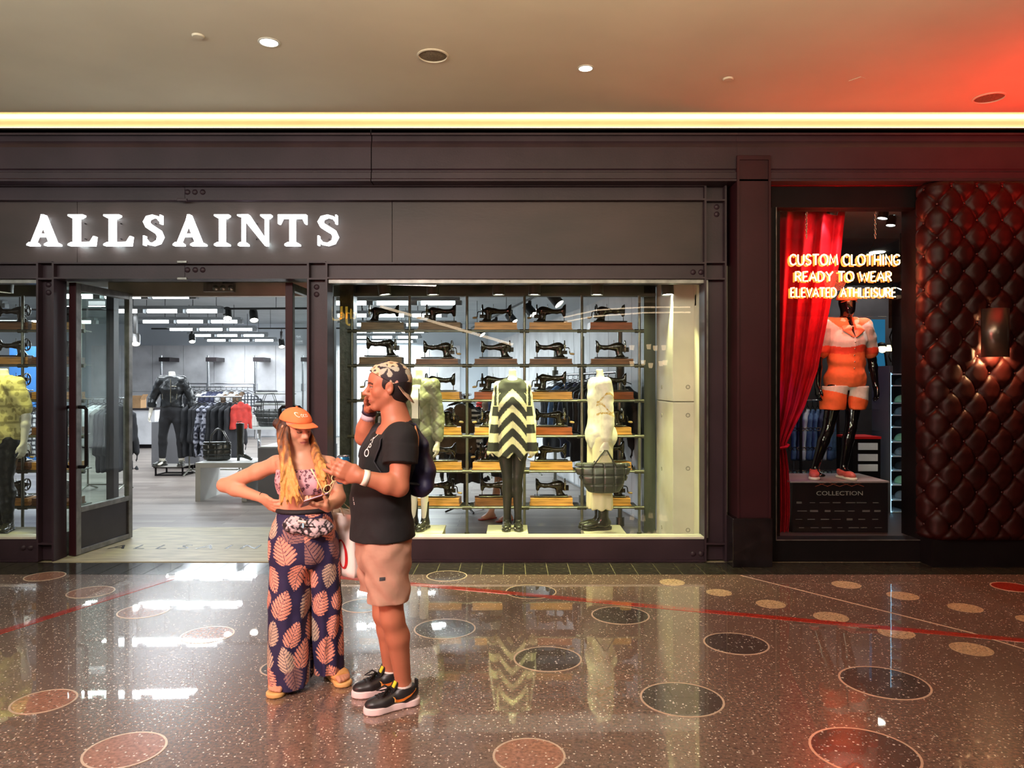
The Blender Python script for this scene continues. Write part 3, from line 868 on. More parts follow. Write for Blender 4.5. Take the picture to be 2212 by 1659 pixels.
for px, py, lab in ((428, 77, 'small sprinkler cap flush in the pale ceiling'), (1573, 170, 'small sprinkler cap where the ceiling turns red')):
    c = ceil_at(px, py)
    o = MB().lathe([(.042, -.002), (.042, .004), (.036, .012), (.0001, .013)], c, (0, 0, -1), 20, caps=False).build('sprinkler_cap', PLASTER, None, smooth=40); tag(o, lab, 'sprinkler', 'sprinkler caps')
c = ceil_at(1852, 172)
o = MB().obox(c, (.035, .05, .004), Matrix.Rotation(.6, 3, 'Z')).build('access_plate', PLASTER, None); tag(o, 'small square access plate in the red lit ceiling', 'plate')
# fluorescent fixtures in the store
def fixture(x_end, d, n=3, u=.70, zc=2.92, label='', power=78):
    L = n * u
    root = thing('fluorescent_fixture', label, 'light', (x_end - L / 2, d, zc), 'fluorescent fixtures of the clothes shop')
    MB().box(x_end - L, x_end, d - .07, d + .07, zc + .03, zc + .09).build('channel', FIXT, root, bevel=.01)
    for i in range(n):
        x0 = x_end - (i + 1) * u + .08; x1 = x_end - i * u - .08
        MB().cyl((x0, d, zc), (x1, d, zc), .032, 10).build('tube_lamp', TUBE, root, smooth=50)
        MB().box(x1, x1 + .11, d - .055, d + .055, zc - .04, zc + .04).build('end_cap', FIXT, root, bevel=.01)
    for sx in (.25, .75):
        MB().cyl((x_end - L * sx, d, zc + .09), (x_end - L * sx, d, 3.5), .006, 6).build('drop_rod', DARKST, root)
    lamp('fixture_light', 'AREA', (x_end - L / 2, d, zc - .05), power, (.88, .95, 1.0), (x_end - L / 2, d, 0), L, .12, parent=root)
NTH = ['first', 'second', 'third', 'fourth', 'fifth', 'sixth', 'seventh', 'eighth', 'ninth', 'tenth', 'eleventh', 'twelfth', 'thirteenth']
for i in range(6):
    fixture(-4.63 - .46 * i, 10.9 + 2.2 * i, label=f'{NTH[i]} long fluorescent fixture counted from the entrance towards the back wall')
for i in range(6):
    fixture(-.82 - .42 * i, 11.8 + 2.15 * i, label=f'{NTH[i]} long fluorescent fixture counted from the pipe shelving towards the back wall', power=150)
for i in range(2):
    fixture(-8.3 - .3 * i, 12.2 + 3.2 * i, label=f'{["nearer", "farther"][i]} long fluorescent fixture behind the left shop window')
# track rails with spot heads
def track(p, q, label):
    p, q = Vector(p), Vector(q)
    root = thing('track_rail', label, 'track', (p + q) / 2, 'lighting tracks')
    d_, s_, u_ = frame(q - p)
    R = Matrix((s_, d_, u_)).transposed()
    MB().obox((p + q) / 2, (.018, (q - p).length / 2, .018), R).build('rail', LAMPB, root)
    for f in (.1, .5, .9):
        c = p.lerp(q, f)
        MB().cyl(c, (c.x, c.y, 3.5), .005, 6).build('hanger_rod', LAMPB, root)
def head_spot(p, aim, label, r=.06, L=.16, m=None, power=0, col=(1, 1, .9), drop=.08, angle=70, grp='track spotlights'):
    p = Vector(p); a = Vector(aim) - p; a.normalize(); m = m or LAMPB
    root = thing('spotlight', label, 'spotlight', p, grp)
    MB().cyl(p + Vector((0, 0, drop)), p, .012, 8).build('stem', m, root)
    MB().lathe([(r * .55, -L * .55), (r * .9, -L * .5), (r, -L * .3), (r, L * .5), (r * .93, L * .5), (r * .9, L * .42)], p, a, 20, caps=False).build('housing', m, root, smooth=45)
    MB().lathe([(r * .91, L * .43), (r * .5, L * .45), (.0001, L * .455)], p, a, 20, caps=False).build('lens', LENS, root, smooth=True)
    MB().obox(p + Vector((0, 0, drop * .5)), (r * .35, r * .35, drop * .35)).build('yoke', m, root)
    if power:
        lamp('spot_light', 'SPOT', p + a * (L * .52), power, col, p + a * 3, .03, spot=angle, blend=.6, parent=root)
    return root
track((-9.5, 13.5, 2.98), (-3.6, 13.2, 2.98), 'black lighting track crossing above the leather jacket mannequin')
track((-9.0, 18.6, 3.02), (-3.0, 18.4, 3.02), 'black lighting track in front of the concrete back wall')
track((-.95, 17.5, 2.95), (.75, 9.2, 2.95), 'black lighting track running along the slanting side wall')
for p, lab in (((fx(491, 13.3), 13.3, fz(678, 13.3)), 'black track spotlight tilted down above the chrome garment rack'),
               ((fx(548, 13.3), 13.3, fz(682, 13.3)), 'black track spotlight hanging straight above the quilted tote'),
               ((fx(415, 18.5), 18.5, fz(731, 18.5)), 'black track spotlight hanging nearest the leather jacket mannequin'),
               ((fx(608, 18.5), 18.5, fz(742, 18.5)), 'black track spotlight near the right door leaf'),
               ((fx(293, 13.36), 13.36, fz(733, 13.36)), 'black track spotlight seen beside the open left door leaf')):
    head_spot(p, Vector(p) + Vector((.3, -.6, -1)), lab, .075, .22, drop=3.0 - p[2])
for k_, f in enumerate((.15, .38, .55, .72, .9)):
    p = Vector((-.95, 17.5, 2.78)).lerp(Vector((.75, 9.2, 2.78)), f)
    head_spot(p, p + Vector((.8, -.5, -1)), f'{NTH[k_]} black spotlight from the far end of the slanting wall track', .075, .2, drop=.17)
# display spots behind the window glass
YEL = (1.0, .98, .43)
AIM = [(830, -.62, 'first'), (935, -.5, ''), (1077, .0, ''), (1155, .1, ''), (1290, .75, ''), (1442, 1.7, '')]
for (px, tx, _), lab, tz, pw in zip(AIM, ('grey display spotlight above the sewing machine beside the dark brick post', 'grey display spotlight above the olive bomber mannequin', 'grey display spotlight tilted over the striped poncho',
            'grey display spotlight right of the glass joint', 'grey display spotlight above the white sweatshirt mannequin', 'grey display spotlight against the raw concrete pier'), (1.3, 1.2, 1.1, 1.0, 1.2, .9), (120, 170, 190, 130, 190, 150)):
    p = at(px, 622, 7.40)
    head_spot(p, (tx * .25 + p.x * .75, 7.40, tz) if px < 1400 else (p.x + .05, 7.30, .9), lab, .062, .14, LAMPG, pw, YEL, drop=2.72 - p.z, angle=76, grp='window display spotlights')
p = at(8, 614, 7.35)
head_spot(p, (p.x - .1, 7.35, 1.2), 'grey display spotlight above the yellow shirt mannequin', .085, .16, LAMPG, 95, YEL, drop=2.72 - p.z, angle=76, grp='window display spotlights')

# ================================================================== shelving with sewing machines
PIPE = mat('shelf_pipe', lin(128, 128, 118), .32, .75, var=(12, .15))
PIPED = mat('shelf_clamp', lin(86, 84, 74), .4, .6)
SHELFM = mat('shelf_plate', lin(74, 72, 64), .35, .5)
SHY = (713, 787, 862, 938, 1013, 1090)
RD = 8.1
SHZ = [fz(y, RD) for y in SHY]
PITCH = 122.5 / F * RD
def shelving(name, label, x0, nb, top):
    root = thing(name, label, 'shelving', (x0 + nb * PITCH / 2, RD, 0))
    for i in range(nb + 1):
        x = x0 + i * PITCH
        MB().cyl((x, RD - .1, 0), (x, RD - .1, top), .016, 10).build('post', PIPE, root, smooth=50)
        MB().cyl((x, RD - .1, 0), (x, RD - .1, .05), .026, 10).build('foot_collar', PIPED, root, smooth=50)
    for zz in SHZ:
        for i in range(nb):
            x = x0 + i * PITCH
            MB().cyl((x + .016, RD - .1, zz - .018), (x + PITCH - .016, RD - .1, zz - .018), .012, 8).build('rail', PIPE, root, smooth=50)
            MB().box(x + .02, x + PITCH - .02, RD - .09, RD + .16, zz - .012, zz).build('shelf', SHELFM, root)
        for i in range(nb + 1):
            x = x0 + i * PITCH
            MB().cyl((x - .05, RD - .1, zz - .018), (x + .05, RD - .1, zz - .018), .021, 8).build('clamp', PIPED, root, smooth=50)
    return root
X0 = fx(765, RD)
shelving('pipe_shelving', 'tall grey pipe shelving filled with sewing machines behind the shop window', X0, 5, 2.59)
X1 = fx(62, RD) - PITCH
shelving('pipe_shelving', 'tall grey pipe shelving behind the yellow shirt mannequin', X1, 2, 2.59)

ENAM = mat('black_enamel', lin(44, 38, 28), .22, .25, var=(24, .55), coat=.6)
GOLD = mat('gold_decal', lin(196, 150, 60), .3, .6, var=(40, .4))
NICK = mat('nickel', lin(190, 186, 170), .22, .9)
CRNK = mat('crank_wood', lin(190, 160, 110), .4)
W_OAK = mat('oak_case', lin(190, 136, 72), .42, var=(7, .35), stretch=(.7, 5, 9))
W_WAL = mat('walnut_case', lin(112, 72, 42), .4, var=(7, .4), stretch=(.7, 5, 9))
W_RED = mat('red_wood_case', lin(140, 72, 38), .38, var=(7, .35), stretch=(.7, 5, 9))
W_DUST = mat('weathered_case', lin(120, 98, 74), .6, var=(9, .4), stretch=(.7, 5, 9))
BASE_M = {'oak': W_OAK, 'walnut': W_WAL, 'reddish wood': W_RED, 'weathered wood': W_DUST}
def machine_body(kind):
    S = SDF()
    h = .225 if kind == 'tall' else .205
    bz = .085
    S.box((0, 0, bz + .006), (.185, .07, .008), r=.004)
    S.seg((.10, 0, bz + .01), (.085, 0, bz + .06), (.052, .042), (.03, .027), (1, 0, 0), k=.02)
    S.seg((.085, 0, bz + .06), (.08, 0, bz + h - .08), (.03, .027), (.042, .036), (1, 0, 0), k=.025)
    if kind == 'bulge':
        S.ell((.075, 0, bz + h - .075), (.07, .035, .042), k=.03)
    S.chain([(.085, 0, bz + h - .075), (.02, 0, bz + h - .082), (-.07, 0, bz + h - .088), (-.13, 0, bz + h - .078)], [.038, .03, .023, .025], k=.02)
    S.seg((-.152, 0, bz + h - .035), (-.148, 0, bz + h - .125), (.018, .03), (.02, .022), (1, 0, 0), k=.03)
    S.cone((-.155, 0, bz + h - .03), (-.166, 0, bz + h - .008), .014, .006, k=.012)
    S.cone((.1, 0, bz + h - .075), (.135, 0, bz + h - .075), .022, .018, k=.01)
    return S.mesh('body', .006, relax=2)
BODY = {k_: machine_body(k_) for k_ in ('slim', 'bulge', 'tall')}
for me in BODY.values(): me.materials.append(ENAM)
def gold_mesh():
    mb = MB()
    mb.lathe([(.018, 0), (.016, .003), (.0001, .004)], (.09, -.028, .125), (0, -1, 0), 14, caps=False)
    return mb.mesh('badge', True)
BADGE = gold_mesh(); BADGE.materials.append(NICK)
def wheel_mesh(spoked):
    mb = MB(); n = 20; c = Vector((.148, 0, .085 + .13)); R_ = .062
    mb.tube([c + Vector((0, math.cos(2 * math.pi * i / n) * R_, math.sin(2 * math.pi * i / n) * R_)) for i in range(n)], .0085, 7, closed=True)
    mb.cyl(c - Vector((.016, 0, 0)), c + Vector((.016, 0, 0)), .018, 10)
    if spoked:
        for i in range(5):
            a = 2 * math.pi * i / 5
            mb.cyl(c, c + Vector((0, math.cos(a) * R_, math.sin(a) * R_)), .005, 5)
    else:
        mb.cyl(c - Vector((.004, 0, 0)), c + Vector((.004, 0, 0)), R_ - .004, 16)
    return mb.mesh('hand_wheel', 50)
WHEEL = {s_: wheel_mesh(s_) for s_ in (True, False)}
for me in WHEEL.values(): me.materials.append(ENAM if me is WHEEL[True] else NICK)
mb = MB(); mb.tube([(.165, -.01, .2), (.19, -.035, .2), (.2, -.04, .185), (.205, -.04, .135)], .006, 6); mb.box(.118, .178, -.02, .02, .13, .17)
CRANKA = mb.mesh('crank_arm', 40); CRANKA.materials.append(ENAM)
mb = MB(); mb.lathe([(.006, 0), (.012, .012), (.012, .04), (.007, .05)], (.205, -.04, .135), (.9, -.2, -.1), 8); CRANKH = mb.mesh('crank_handle', True); CRANKH.materials.append(CRNK)
mb = MB(); mb.cyl((-.15, -.01, .2), (-.15, -.01, .098), .0045, 6); NEED = mb.mesh('needle_bar', True); NEED.materials.append(NICK)
mb = MB(); mb.cyl((.03, 0, .24), (.03, 0, .285), .003, 5); PIN = mb.mesh('spool_pin', True); PIN.materials.append(NICK)
mb = MB(); mb.box(.1, .19, -.03, .04, .155, .205); mb.cyl((.1, 0, .18), (.06, 0, .18), .022, 10); MOT = mb.mesh('motor', 30); MOT.materials.append(ENAM)
def case_mesh(w, h_):
    mb = MB(); mb.box(-w / 2, w / 2, -.105, .105, 0.004, h_); mb.box(-w / 2 - .008, w / 2 + .008, -.112, .112, 0, .012)
    return mb.mesh('wooden_case')
CASE = {}
for wn, wm in BASE_M.items():
    for ht in (.058, .078):
        me = case_mesh(.455, ht); me.materials.append(wm); CASE[(wn, ht)] = me
def place_machine(x, zz, flip, kind, wood, low, spoked, crank, motor, label, rot=0.0):
    root = thing('sewing_machine', label, 'sewing machine', (x, RD + .03, zz), 'old sewing machines on the pipe shelving')
    root.rotation_euler = (0, 0, rot)
    if flip: root.scale = (-1, 1, 1)
    ht = .058 if low else .078; dz = ht - .078
    def put(nm, me, off=dz):
        o = bpy.data.objects.new(nm, me); COL.objects.link(o); o.parent = root; o.location = (0, 0, off); return o
    put('wooden_case', CASE[(wood, ht)], 0)
    put('body', BODY[kind]); put('hand_wheel', WHEEL[spoked]); put('needle_bar', NEED); put('badge', BADGE); put('spool_pin', PIN)
    if crank: put('crank_arm', CRANKA); put('crank_handle', CRANKH)
    if motor: put('motor', MOT)
ORD = ['top', 'second', 'third', 'fourth', 'fifth', 'bottom']
BAY = ['fifth bay from', 'fourth bay from', 'third bay from', 'second bay from', 'bay nearest']
woods = [['weathered wood', 'weathered wood', 'oak', 'oak', 'reddish wood'], ['weathered wood', 'walnut', 'walnut', 'walnut', 'walnut'],
         ['oak', 'oak', 'reddish wood', 'oak', 'reddish wood'], ['oak', 'oak', 'oak', 'reddish wood', 'oak'],
         ['oak', 'oak', 'oak', 'oak', 'oak'], ['oak', 'oak', 'walnut', 'oak', 'oak']]
flips = ['RLLLL', 'RRRRR', 'LLLLL', 'LRLRR', 'RLLLL', 'RRRRR']       # L: hand wheel on the left
flips[0] = 'LLLLL'
cranks = ['01111', '01010', '11110', '11111', '01110', '11001']
rnd = random.Random(5)
BX = [826, 949, 1069, 1190, 1318]
for r_ in range(6):
    for b_ in range(5):
        fl = flips[r_][b_] == 'L'; cr = cranks[r_][b_] == '1'
        kind = rnd.choice(['slim', 'bulge', 'slim', 'tall']); wd = woods[r_][b_]
        lab = f'sewing machine on {wd} case, {ORD[r_]} shelf, {BAY[b_]} the concrete pier'
        place_machine(fx(BX[b_] + rnd.uniform(-3, 3), RD), SHZ[r_], fl, kind, wd, r_ in (1,) and b_ > 0, rnd.random() < .6, cr, (not cr) and rnd.random() < .6, lab, rnd.uniform(-.08, .08))
for r_, b_, sp in ((0, 0, 1), (1, 0, 1), (2, 0, 1), (4, 0, 0), (5, 0, 1), (0, 1, 1), (1, 1, 1), (2, 1, 0), (3, 1, 1), (4, 1, 1), (5, 1, 1)):
    place_machine(X1 + PITCH * (b_ + .5) + (.12 if b_ == 0 else 0), SHZ[r_], False, 'bulge' if sp else 'slim', ['walnut', 'oak'][(r_ + b_) % 2], False, bool(sp), not sp, False,
                  f'sewing machine on {ORD[r_]} shelf beside the left window column, ' + ('behind the yellow shirt' if b_ == 0 else 'behind the open door'), 0)
# ================================================================== figures
def A3(v): return np.array(v, float)
def trunc(pts, rs, frac):
    pts = [A3(p) for p in pts]
    ls = [np.linalg.norm(b - a) for a, b in zip(pts, pts[1:])]; T = sum(ls) * frac
    op, orr = [pts[0]], [rs[0]]
    for i, l in enumerate(ls):
        if T >= l - 1e-9: op.append(pts[i + 1]); orr.append(rs[i + 1]); T -= l
        else:
            if T > 1e-4:
                q = T / l; op.append(pts[i] + (pts[i + 1] - pts[i]) * q); orr.append(rs[i] + (rs[i + 1] - rs[i]) * q)
            break
    return op, orr
MALE = dict(hip=(.16, .115), waist=(.145, .105), chest=(.168, .118), sh=(.168, .078), neck=.056, thigh=.082, knee=.054, calf=.056, ank=.036, up=.05, el=.04, wr=.028, bust=0)
FEM = dict(hip=(.158, .115), waist=(.118, .088), chest=(.132, .098), sh=(.148, .066), neck=.044, thigh=.078, knee=.05, calf=.05, ank=.032, up=.038, el=.031, wr=.023, bust=.052)
def scaled(P, f):
    return {k_: (tuple(x * f for x in v) if isinstance(v, tuple) else v * f) for k_, v in P.items()}
def stand(x, y, z0, H, yaw=0.0, stance=.075, arm_out=.08, arm_bend=.12, lean=0.0, sw=.102):
    """joints of a standing figure; yaw 0 looks at the camera (-Y), positive turns towards +X"""
    f = A3((math.sin(yaw), -math.cos(yaw), 0)); s_ = A3((math.cos(yaw), math.sin(yaw), 0))   # s_: the figure's left hand side
    o = A3((x, y, z0)); U = A3((0, 0, 1))
    J = dict(fwd=f, side=s_, H=H, o=o)
    for sd, q in (('L', 1), ('R', -1)):
        J['ank' + sd] = o + s_ * q * stance + U * .045 * H
        J['knee' + sd] = o + s_ * q * stance * .92 + U * .285 * H + f * .012
        J['hip' + sd] = o + s_ * q * .052 * H + U * .505 * H
        J['sh' + sd] = o + s_ * q * sw * H + U * .812 * H
        J['el' + sd] = J['sh' + sd] + s_ * q * arm_out - U * .175 * H - f * .02
        J['wr' + sd] = J['el' + sd] + s_ * q * arm_out * .2 - U * .145 * H + f * arm_bend
    J['crotch'] = o + U * .475 * H; J['pel'] = o + U * .535 * H; J['waist'] = o + U * .625 * H; J['chest'] = o + U * .735 * H
    J['upper'] = o + U * .80 * H; J['nb'] = o + U * .835 * H - f * .008; J['nt'] = o + U * .90 * H + f * .005; J['head'] = o + U * .93 * H + f * .015
    return J
def body(S, J, P, e=0.0, torso=True, neck=True, arm=1.0, leg=1.0, k=.03, sides='LR', bust=True, legs='LR', ae=None, le=None, hem=None):
    f, s_ = J['fwd'], J['side']; ae = e if ae is None else ae; le = e if le is None else le
    g = lambda t: (t[0] + e, t[1] + e)
    if torso:
        S.loft([(J['crotch'], P['hip'][0] * .8 + e, P['hip'][1] * .85 + e), (J['pel'], *g(P['hip'])), (J['waist'], *g(P['waist'])), (J['chest'], *g(P['chest'])), (J['upper'], *g(P['sh'])), (J['nb'], P['neck'] * 1.25 + e, P['neck'] * 1.2 + e)], s_, k=k)
        if bust and P['bust']:
            for q in (1, -1):
                S.ell(J['chest'] + s_ * q * P['chest'][0] * .48 + f * P['chest'][1] * .72 + A3((0, 0, -.005)), (P['bust'] * 1.05 + e,) * 2 + (P['bust'] + e,), k=.03)
        for q in 'LR':
            S.cone(J['nb'] - A3((0, 0, .02)), J['sh' + q], P['neck'] * .75 + e, P['up'] * .95 + e, k=.04)
        # seat
        for q in (1, -1):
            S.ell(J['pel'] + s_ * q * P['hip'][0] * .45 - f * P['hip'][1] * .45 - A3((0, 0, .03)), (P['hip'][0] * .55 + e,) * 3, k=.05)
    if neck: S.cone(J['nb'], J['nt'], P['neck'] + e, P['neck'] * .95 + e, k=.03)
    if arm > 0:
        for q in sides:
            sh, el, wr = J['sh' + q], J['el' + q], J['wr' + q]; m1 = sh + (el - sh) * .35; m2 = el + (wr - el) * .3
            p, r = trunc([sh, m1, el, m2, wr], [P['up'] * .98, P['up'], P['el'], P['el'] * 1.06, P['wr']], arm)
            S.chain(p, [x + ae for x in r], k=k)
    if leg > 0:
        for q in legs:
            hp, kn, an = J['hip' + q], J['knee' + q], J['ank' + q]; m1 = hp + (kn - hp) * .35; m2 = kn + (an - kn) * .28 - f * .012
            p, r = trunc([hp, m1, kn, m2, an], [P['thigh'] * 1.08, P['thigh'], P['knee'], P['calf'], P['ank']], leg)
            S.chain(p, [x + le for x in r], k=k)
    return S
def hand(S, w, d, n, size=.175, curl=((.25, .3, .2),) * 4, thumb=(.6, .55, .35), tside=1, spread=.06, k=.008, r=.0088):
    """w wrist, d direction of the fingers, n the way the palm faces; tside +1: thumb on the d x n side"""
    d = A3(d) / np.linalg.norm(d); n = A3(n); n = n - d * (n @ d); n /= np.linalg.norm(n); sd = np.cross(d, n) * tside
    w = A3(w); f_ = r / .0088
    kn = w + d * size * .5
    S.seg(w, w + d * size * .2, (.026 * f_, .021 * f_), (.036 * f_, .016 * f_), sd, k=.02)
    S.seg(w + d * size * .16, kn - d * .004, (.036 * f_, .015 * f_), (.041 * f_, .0125 * f_), sd, k=.015)
    L = [.40, .45, .42, .33]; offs = [.03, .0105, -.009, -.0275]
    tips = []
    for i in range(4):
        p = kn + sd * offs[i] * f_ - d * (.006 if i == 3 else 0)
        ang = 0; l = L[i] * size; dirv = d + sd * spread * (1.5 - i) * .6; dirv = dirv / np.linalg.norm(dirv)
        q = [p - dirv * .02, p]; rr = [r * 1.1, r * 1.08]
        for fr, c in zip((.44, .31, .25), curl[i]):
            ang += c
            dv = dirv * math.cos(ang) + n * math.sin(ang)
            q.append(q[-1] + dv * l * fr); rr.append(r * (1.0 if len(q) < 4 else .9 if len(q) < 5 else .78))
        S.chain(q, rr, k=k); tips.append(q[-1])
    b0 = w + d * size * .1 + sd * .022 * f_
    td = d * thumb[0] + sd * thumb[1] + n * thumb[2]; td /= np.linalg.norm(td)
    b1 = b0 + td * size * .25; td2 = d * (thumb[0] + .35) + sd * thumb[1] * .35 + n * thumb[2]; td2 /= np.linalg.norm(td2)
    b2 = b1 + td2 * size * .17; b3 = b2 + td2 * size * .13
    S.chain([b0, b1, b2, b3], [r * 1.5, r * 1.3, r * 1.12, r * .85], k=.012)
    return tips, b3
def foot_dirs(dv):
    d = A3(dv); d[2] = 0; d /= np.linalg.norm(d); return d, A3((-d[1], d[0], 0)), A3((0, 0, 1))
def shoe(parent, base_, dv, L, upper_m, sole_m, shaft=.09, res=.008, sole_h=.028, name='shoe', col=None, w=1.0, shaft_r=.045):
    """footwear around an ankle; base_: ground point below the ankle"""
    d, s_, u = foot_dirs(dv); b = A3(base_)
    S = SDF(); q = L / .28
    h0 = u * sole_h
    S.ell(b - d * .035 * q + u * (.045 * q) + h0 * .6, (.066 * q, .036 * q * w, .048 * q), (d, s_, u), k=.02)
    S.seg(b - d * .03 * q + u * .05 * q + h0 * .6, b + d * .10 * q + u * .032 * q + h0 * .6, (.036 * q * w, .045 * q), (.044 * q * w, .030 * q), s_, k=.03)
    S.ell(b + d * .125 * q + u * .024 * q + h0 * .6, (.075 * q, .045 * q * w, .034 * q), (d, s_, u), k=.03)
    if shaft > .05:
        S.cone(b - d * .012 * q + u * .06 * q, b - d * .018 * q + u * shaft, shaft_r * q * .95, shaft_r * q, k=.03)
        S.cut(b + u * shaft, (0, 0, 1))
    S.cut(b + u * sole_h * .7, (0, 0, -1))
    up = S.build(name, upper_m, parent, res, col)
    T = SDF()
    T.seg(b - d * .055 * q, b + d * .02 * q, (.039 * q * w, .2), (.037 * q * w, .2), s_, k=.02)
    T.seg(b + d * .02 * q, b + d * .135 * q, (.037 * q * w, .2), (.048 * q * w, .2), s_, k=.02)
    T.ell(b + d * .135 * q, (.071 * q, .048 * q * w, .2), (d, s_, u), k=.02)
    T.ell(b - d * .055 * q, (.05 * q, .039 * q * w, .2), (d, s_, u), k=.02)
    T.cut(b + u * sole_h, (0, 0, 1)); T.cut(b + u * .001, (0, 0, -1))
    sl = T.build(name.replace('_upper', '') + '_sole', sole_m, parent, min(res, sole_h / 3.5))
    return up, sl

# ------------------------------------------------------------------ mannequins
MQ = mat('mannequin_white', lin(226, 220, 205), .4, var=(2, .03))
MQB = mat('mannequin_black', lin(14, 12, 16), .08, var=(3, .1), coat=.8)
OLIVE = mat('olive_nylon', lin(120, 122, 98), .42, var=(14, .18), bump=(22, .35, .02))
DKOL = mat('dark_olive_cloth', lin(70, 72, 60), .6, var=(9, .35))
BLK = mat('black_cloth', lin(30, 30, 34), .75, var=(12, .25), bump=(30, .2))
TIGHT = mat('black_tights', lin(52, 52, 46), .45, var=(10, .15))
BOOT = mat('boot_leather', lin(46, 46, 40), .22, var=(8, .2), coat=.4)
CREAM = mat('cream_cloth', lin(228, 218, 184), .7, var=(6, .06), bump=(10, .2, .02))
WHITEC = mat('white_cloth', lin(235, 230, 214), .7, var=(5, .05), bump=(9, .25, .02))
LEAJ = mat('black_leather_jacket', lin(34, 36, 38), .3, var=(10, .3), bump=(16, .4, .02))
VCLOTH = mat('printed_cloth', (1, 1, 1), .75, var=(30, .08), attr=True, bump=(40, .15))
PLATF = mat('platform_paint', lin(206, 200, 176), .5, var=(4, .06))
def platform(px, lab, d0=7.33, d1=7.77, hz=.17, w=.41):
    x = fx(px, 7.4); r_ = thing('display_platform', lab, 'platform', (x, (d0 + d1) / 2, 0), 'low platforms in the window')
    boxo('top_board', PLATF, r_, x - w / 2, x + w / 2, d0, d1, hz - .022, hz, bevel=.003)
    for sx in (-1, 1):
        for yy in (d0 + .02, d1 - .02):
            boxo('leg', PLATF, r_, x + sx * (w / 2 - .02) - .014, x + sx * (w / 2 - .02) + .014, yy - .014, yy + .014, 0, hz - .022)
    return Vector((x, (d0 + d1) / 2, hz))
def mq_body(root, J, P, m=MQ, hands=True, res=.01, head=False, bend=1.0):
    S = SDF(); body(S, J, P, k=.03, neck=True)
    S.cut(J['nt'] + A3((0, 0, .0)), (0, 0, 1)) if not head else None
    for q in 'LR':
        d_, s_, u_ = foot_dirs(J.get('toe' + q, J['fwd']))
        S.seg(J['ank' + q] - A3((0, 0, .02)), J['ank' + q] + d_ * .14 - A3((0, 0, .05)), (.03, .03), (.036, .016), s_, k=.02)
        if hands:
            w = J['wr' + q]; dv = A3(w) - A3(J['el' + q]); dv = dv / np.linalg.norm(dv); inw = J['side'] * (-1 if q == 'L' else 1)
            hand(S, w, dv, inw, .175, ((.3, .35, .25),) * 4, (.7, .4, .3), 1 if q == 'R' else -1)
    if head:
        S.ell(J['head'] + A3((0, 0, .02)), (.075, .095, .10), (J['side'], J['fwd'], (0, 0, 1)), k=.02)
        S.ell(J['head'] - A3((0, 0, .055)) + J['fwd'] * .02, (.058, .075, .075), (J['side'], J['fwd'], (0, 0, 1)), k=.03)
    return S.build('figure', m, root, res)

# B: striped poncho
c = platform(1096, 'cream platform under the striped poncho mannequin')
J = stand(fx(1107, 7.55), 7.56, .17, 1.80, 0, stance=.055, arm_out=.06, arm_bend=.05, sw=.082); P = FEMM = scaled(FEM, .88)
mq = thing('mannequin', 'headless white mannequin in a black and cream striped poncho', 'mannequin', (c.x, 7.56, .17), 'window mannequins')
mq_body(mq, J, P)
S = SDF(); x0 = J['o'][0]
zt = J['upper'][2]
S.seg((x0, 7.56, zt + .02), (x0, 7.56, zt - .16), (.13, .085), (.155, .115), (1, 0, 0), k=.03)
S.seg((x0, 7.55, zt - .16), (x0, 7.55, .90), (.155, .115), (.185, .14), (1, 0, 0), k=.03)
for q in (-1, 1):
    S.seg((x0 + q * .125, 7.55, zt - .03), (x0 + q * .20, 7.53, .95), (.045, .065), (.06, .09), (1, 0, 0), k=.05)
for q in (1, -1): S.cone(J['nb'] - A3((0, 0, .03)), (x0 + q * .125, 7.56, zt - .01), .045, .05, k=.04)
def hem(x, y, z_, G):
    r_ = np.abs(x - x0)
    h = .93 + .10 * np.clip(1 - np.abs(r_ - .10) / .10, 0, 1) * 0 + np.where(r_ < .16, .005 - .045 * np.clip(1 - np.abs(r_ - .085) / .075, 0, 1), .0) + .02 * np.sin(x * 55)
    G = G + .012 * np.sin((x - x0) * 42 + .4) * np.clip((1.45 - z_) / .4, 0, 1) * (np.abs(x - x0) < .19)
    return np.maximum(G, h - z_ + 0 * y)
S.warp(hem)
S.cut(J['nb'] + A3((0, -.06, .0)), (0, -.45, 1))
def stripes(x, y, z_):
    dx = np.abs(x - x0); cen = dx < .14
    a = z_ + np.where(cen, .7 * dx + 3.0 * dx * dx, 0)
    ph_c = (a - 1.588) / .158; ph_s = (z_ - 1.235) / .178
    fc = ph_c - np.floor(ph_c); fs = ph_s - np.floor(ph_s)
    light = np.where(cen, fc > .56, fs < .48)
    light = np.where((~cen) & (z_ > 1.42), ((dx - .13) / .028).astype(int) % 2 == 0, light)
    light = np.where(cen & (z_ + .9 * dx > 1.66), False, light)
    return np.where(light[:, None], np.array(lin(226, 220, 180)), np.array(lin(46, 46, 44)))
S.build('poncho', VCLOTH, mq, .0075, stripes)
S = SDF(); body(S, J, P, e=.006, torso=True, neck=False, arm=0, k=.03, bust=False); S.cut((0, 0, J['waist'][2] - .02), (0, 0, 1))
S.build('tights', TIGHT, mq, .01)
for q in 'LR':
    b = A3(J['ank' + q]); b[2] = .17
    shoe(mq, b, (.06 * (1 if q == 'L' else -1), -1, 0), .25, BOOT, BOOT, .17, .008, .03, 'boot')

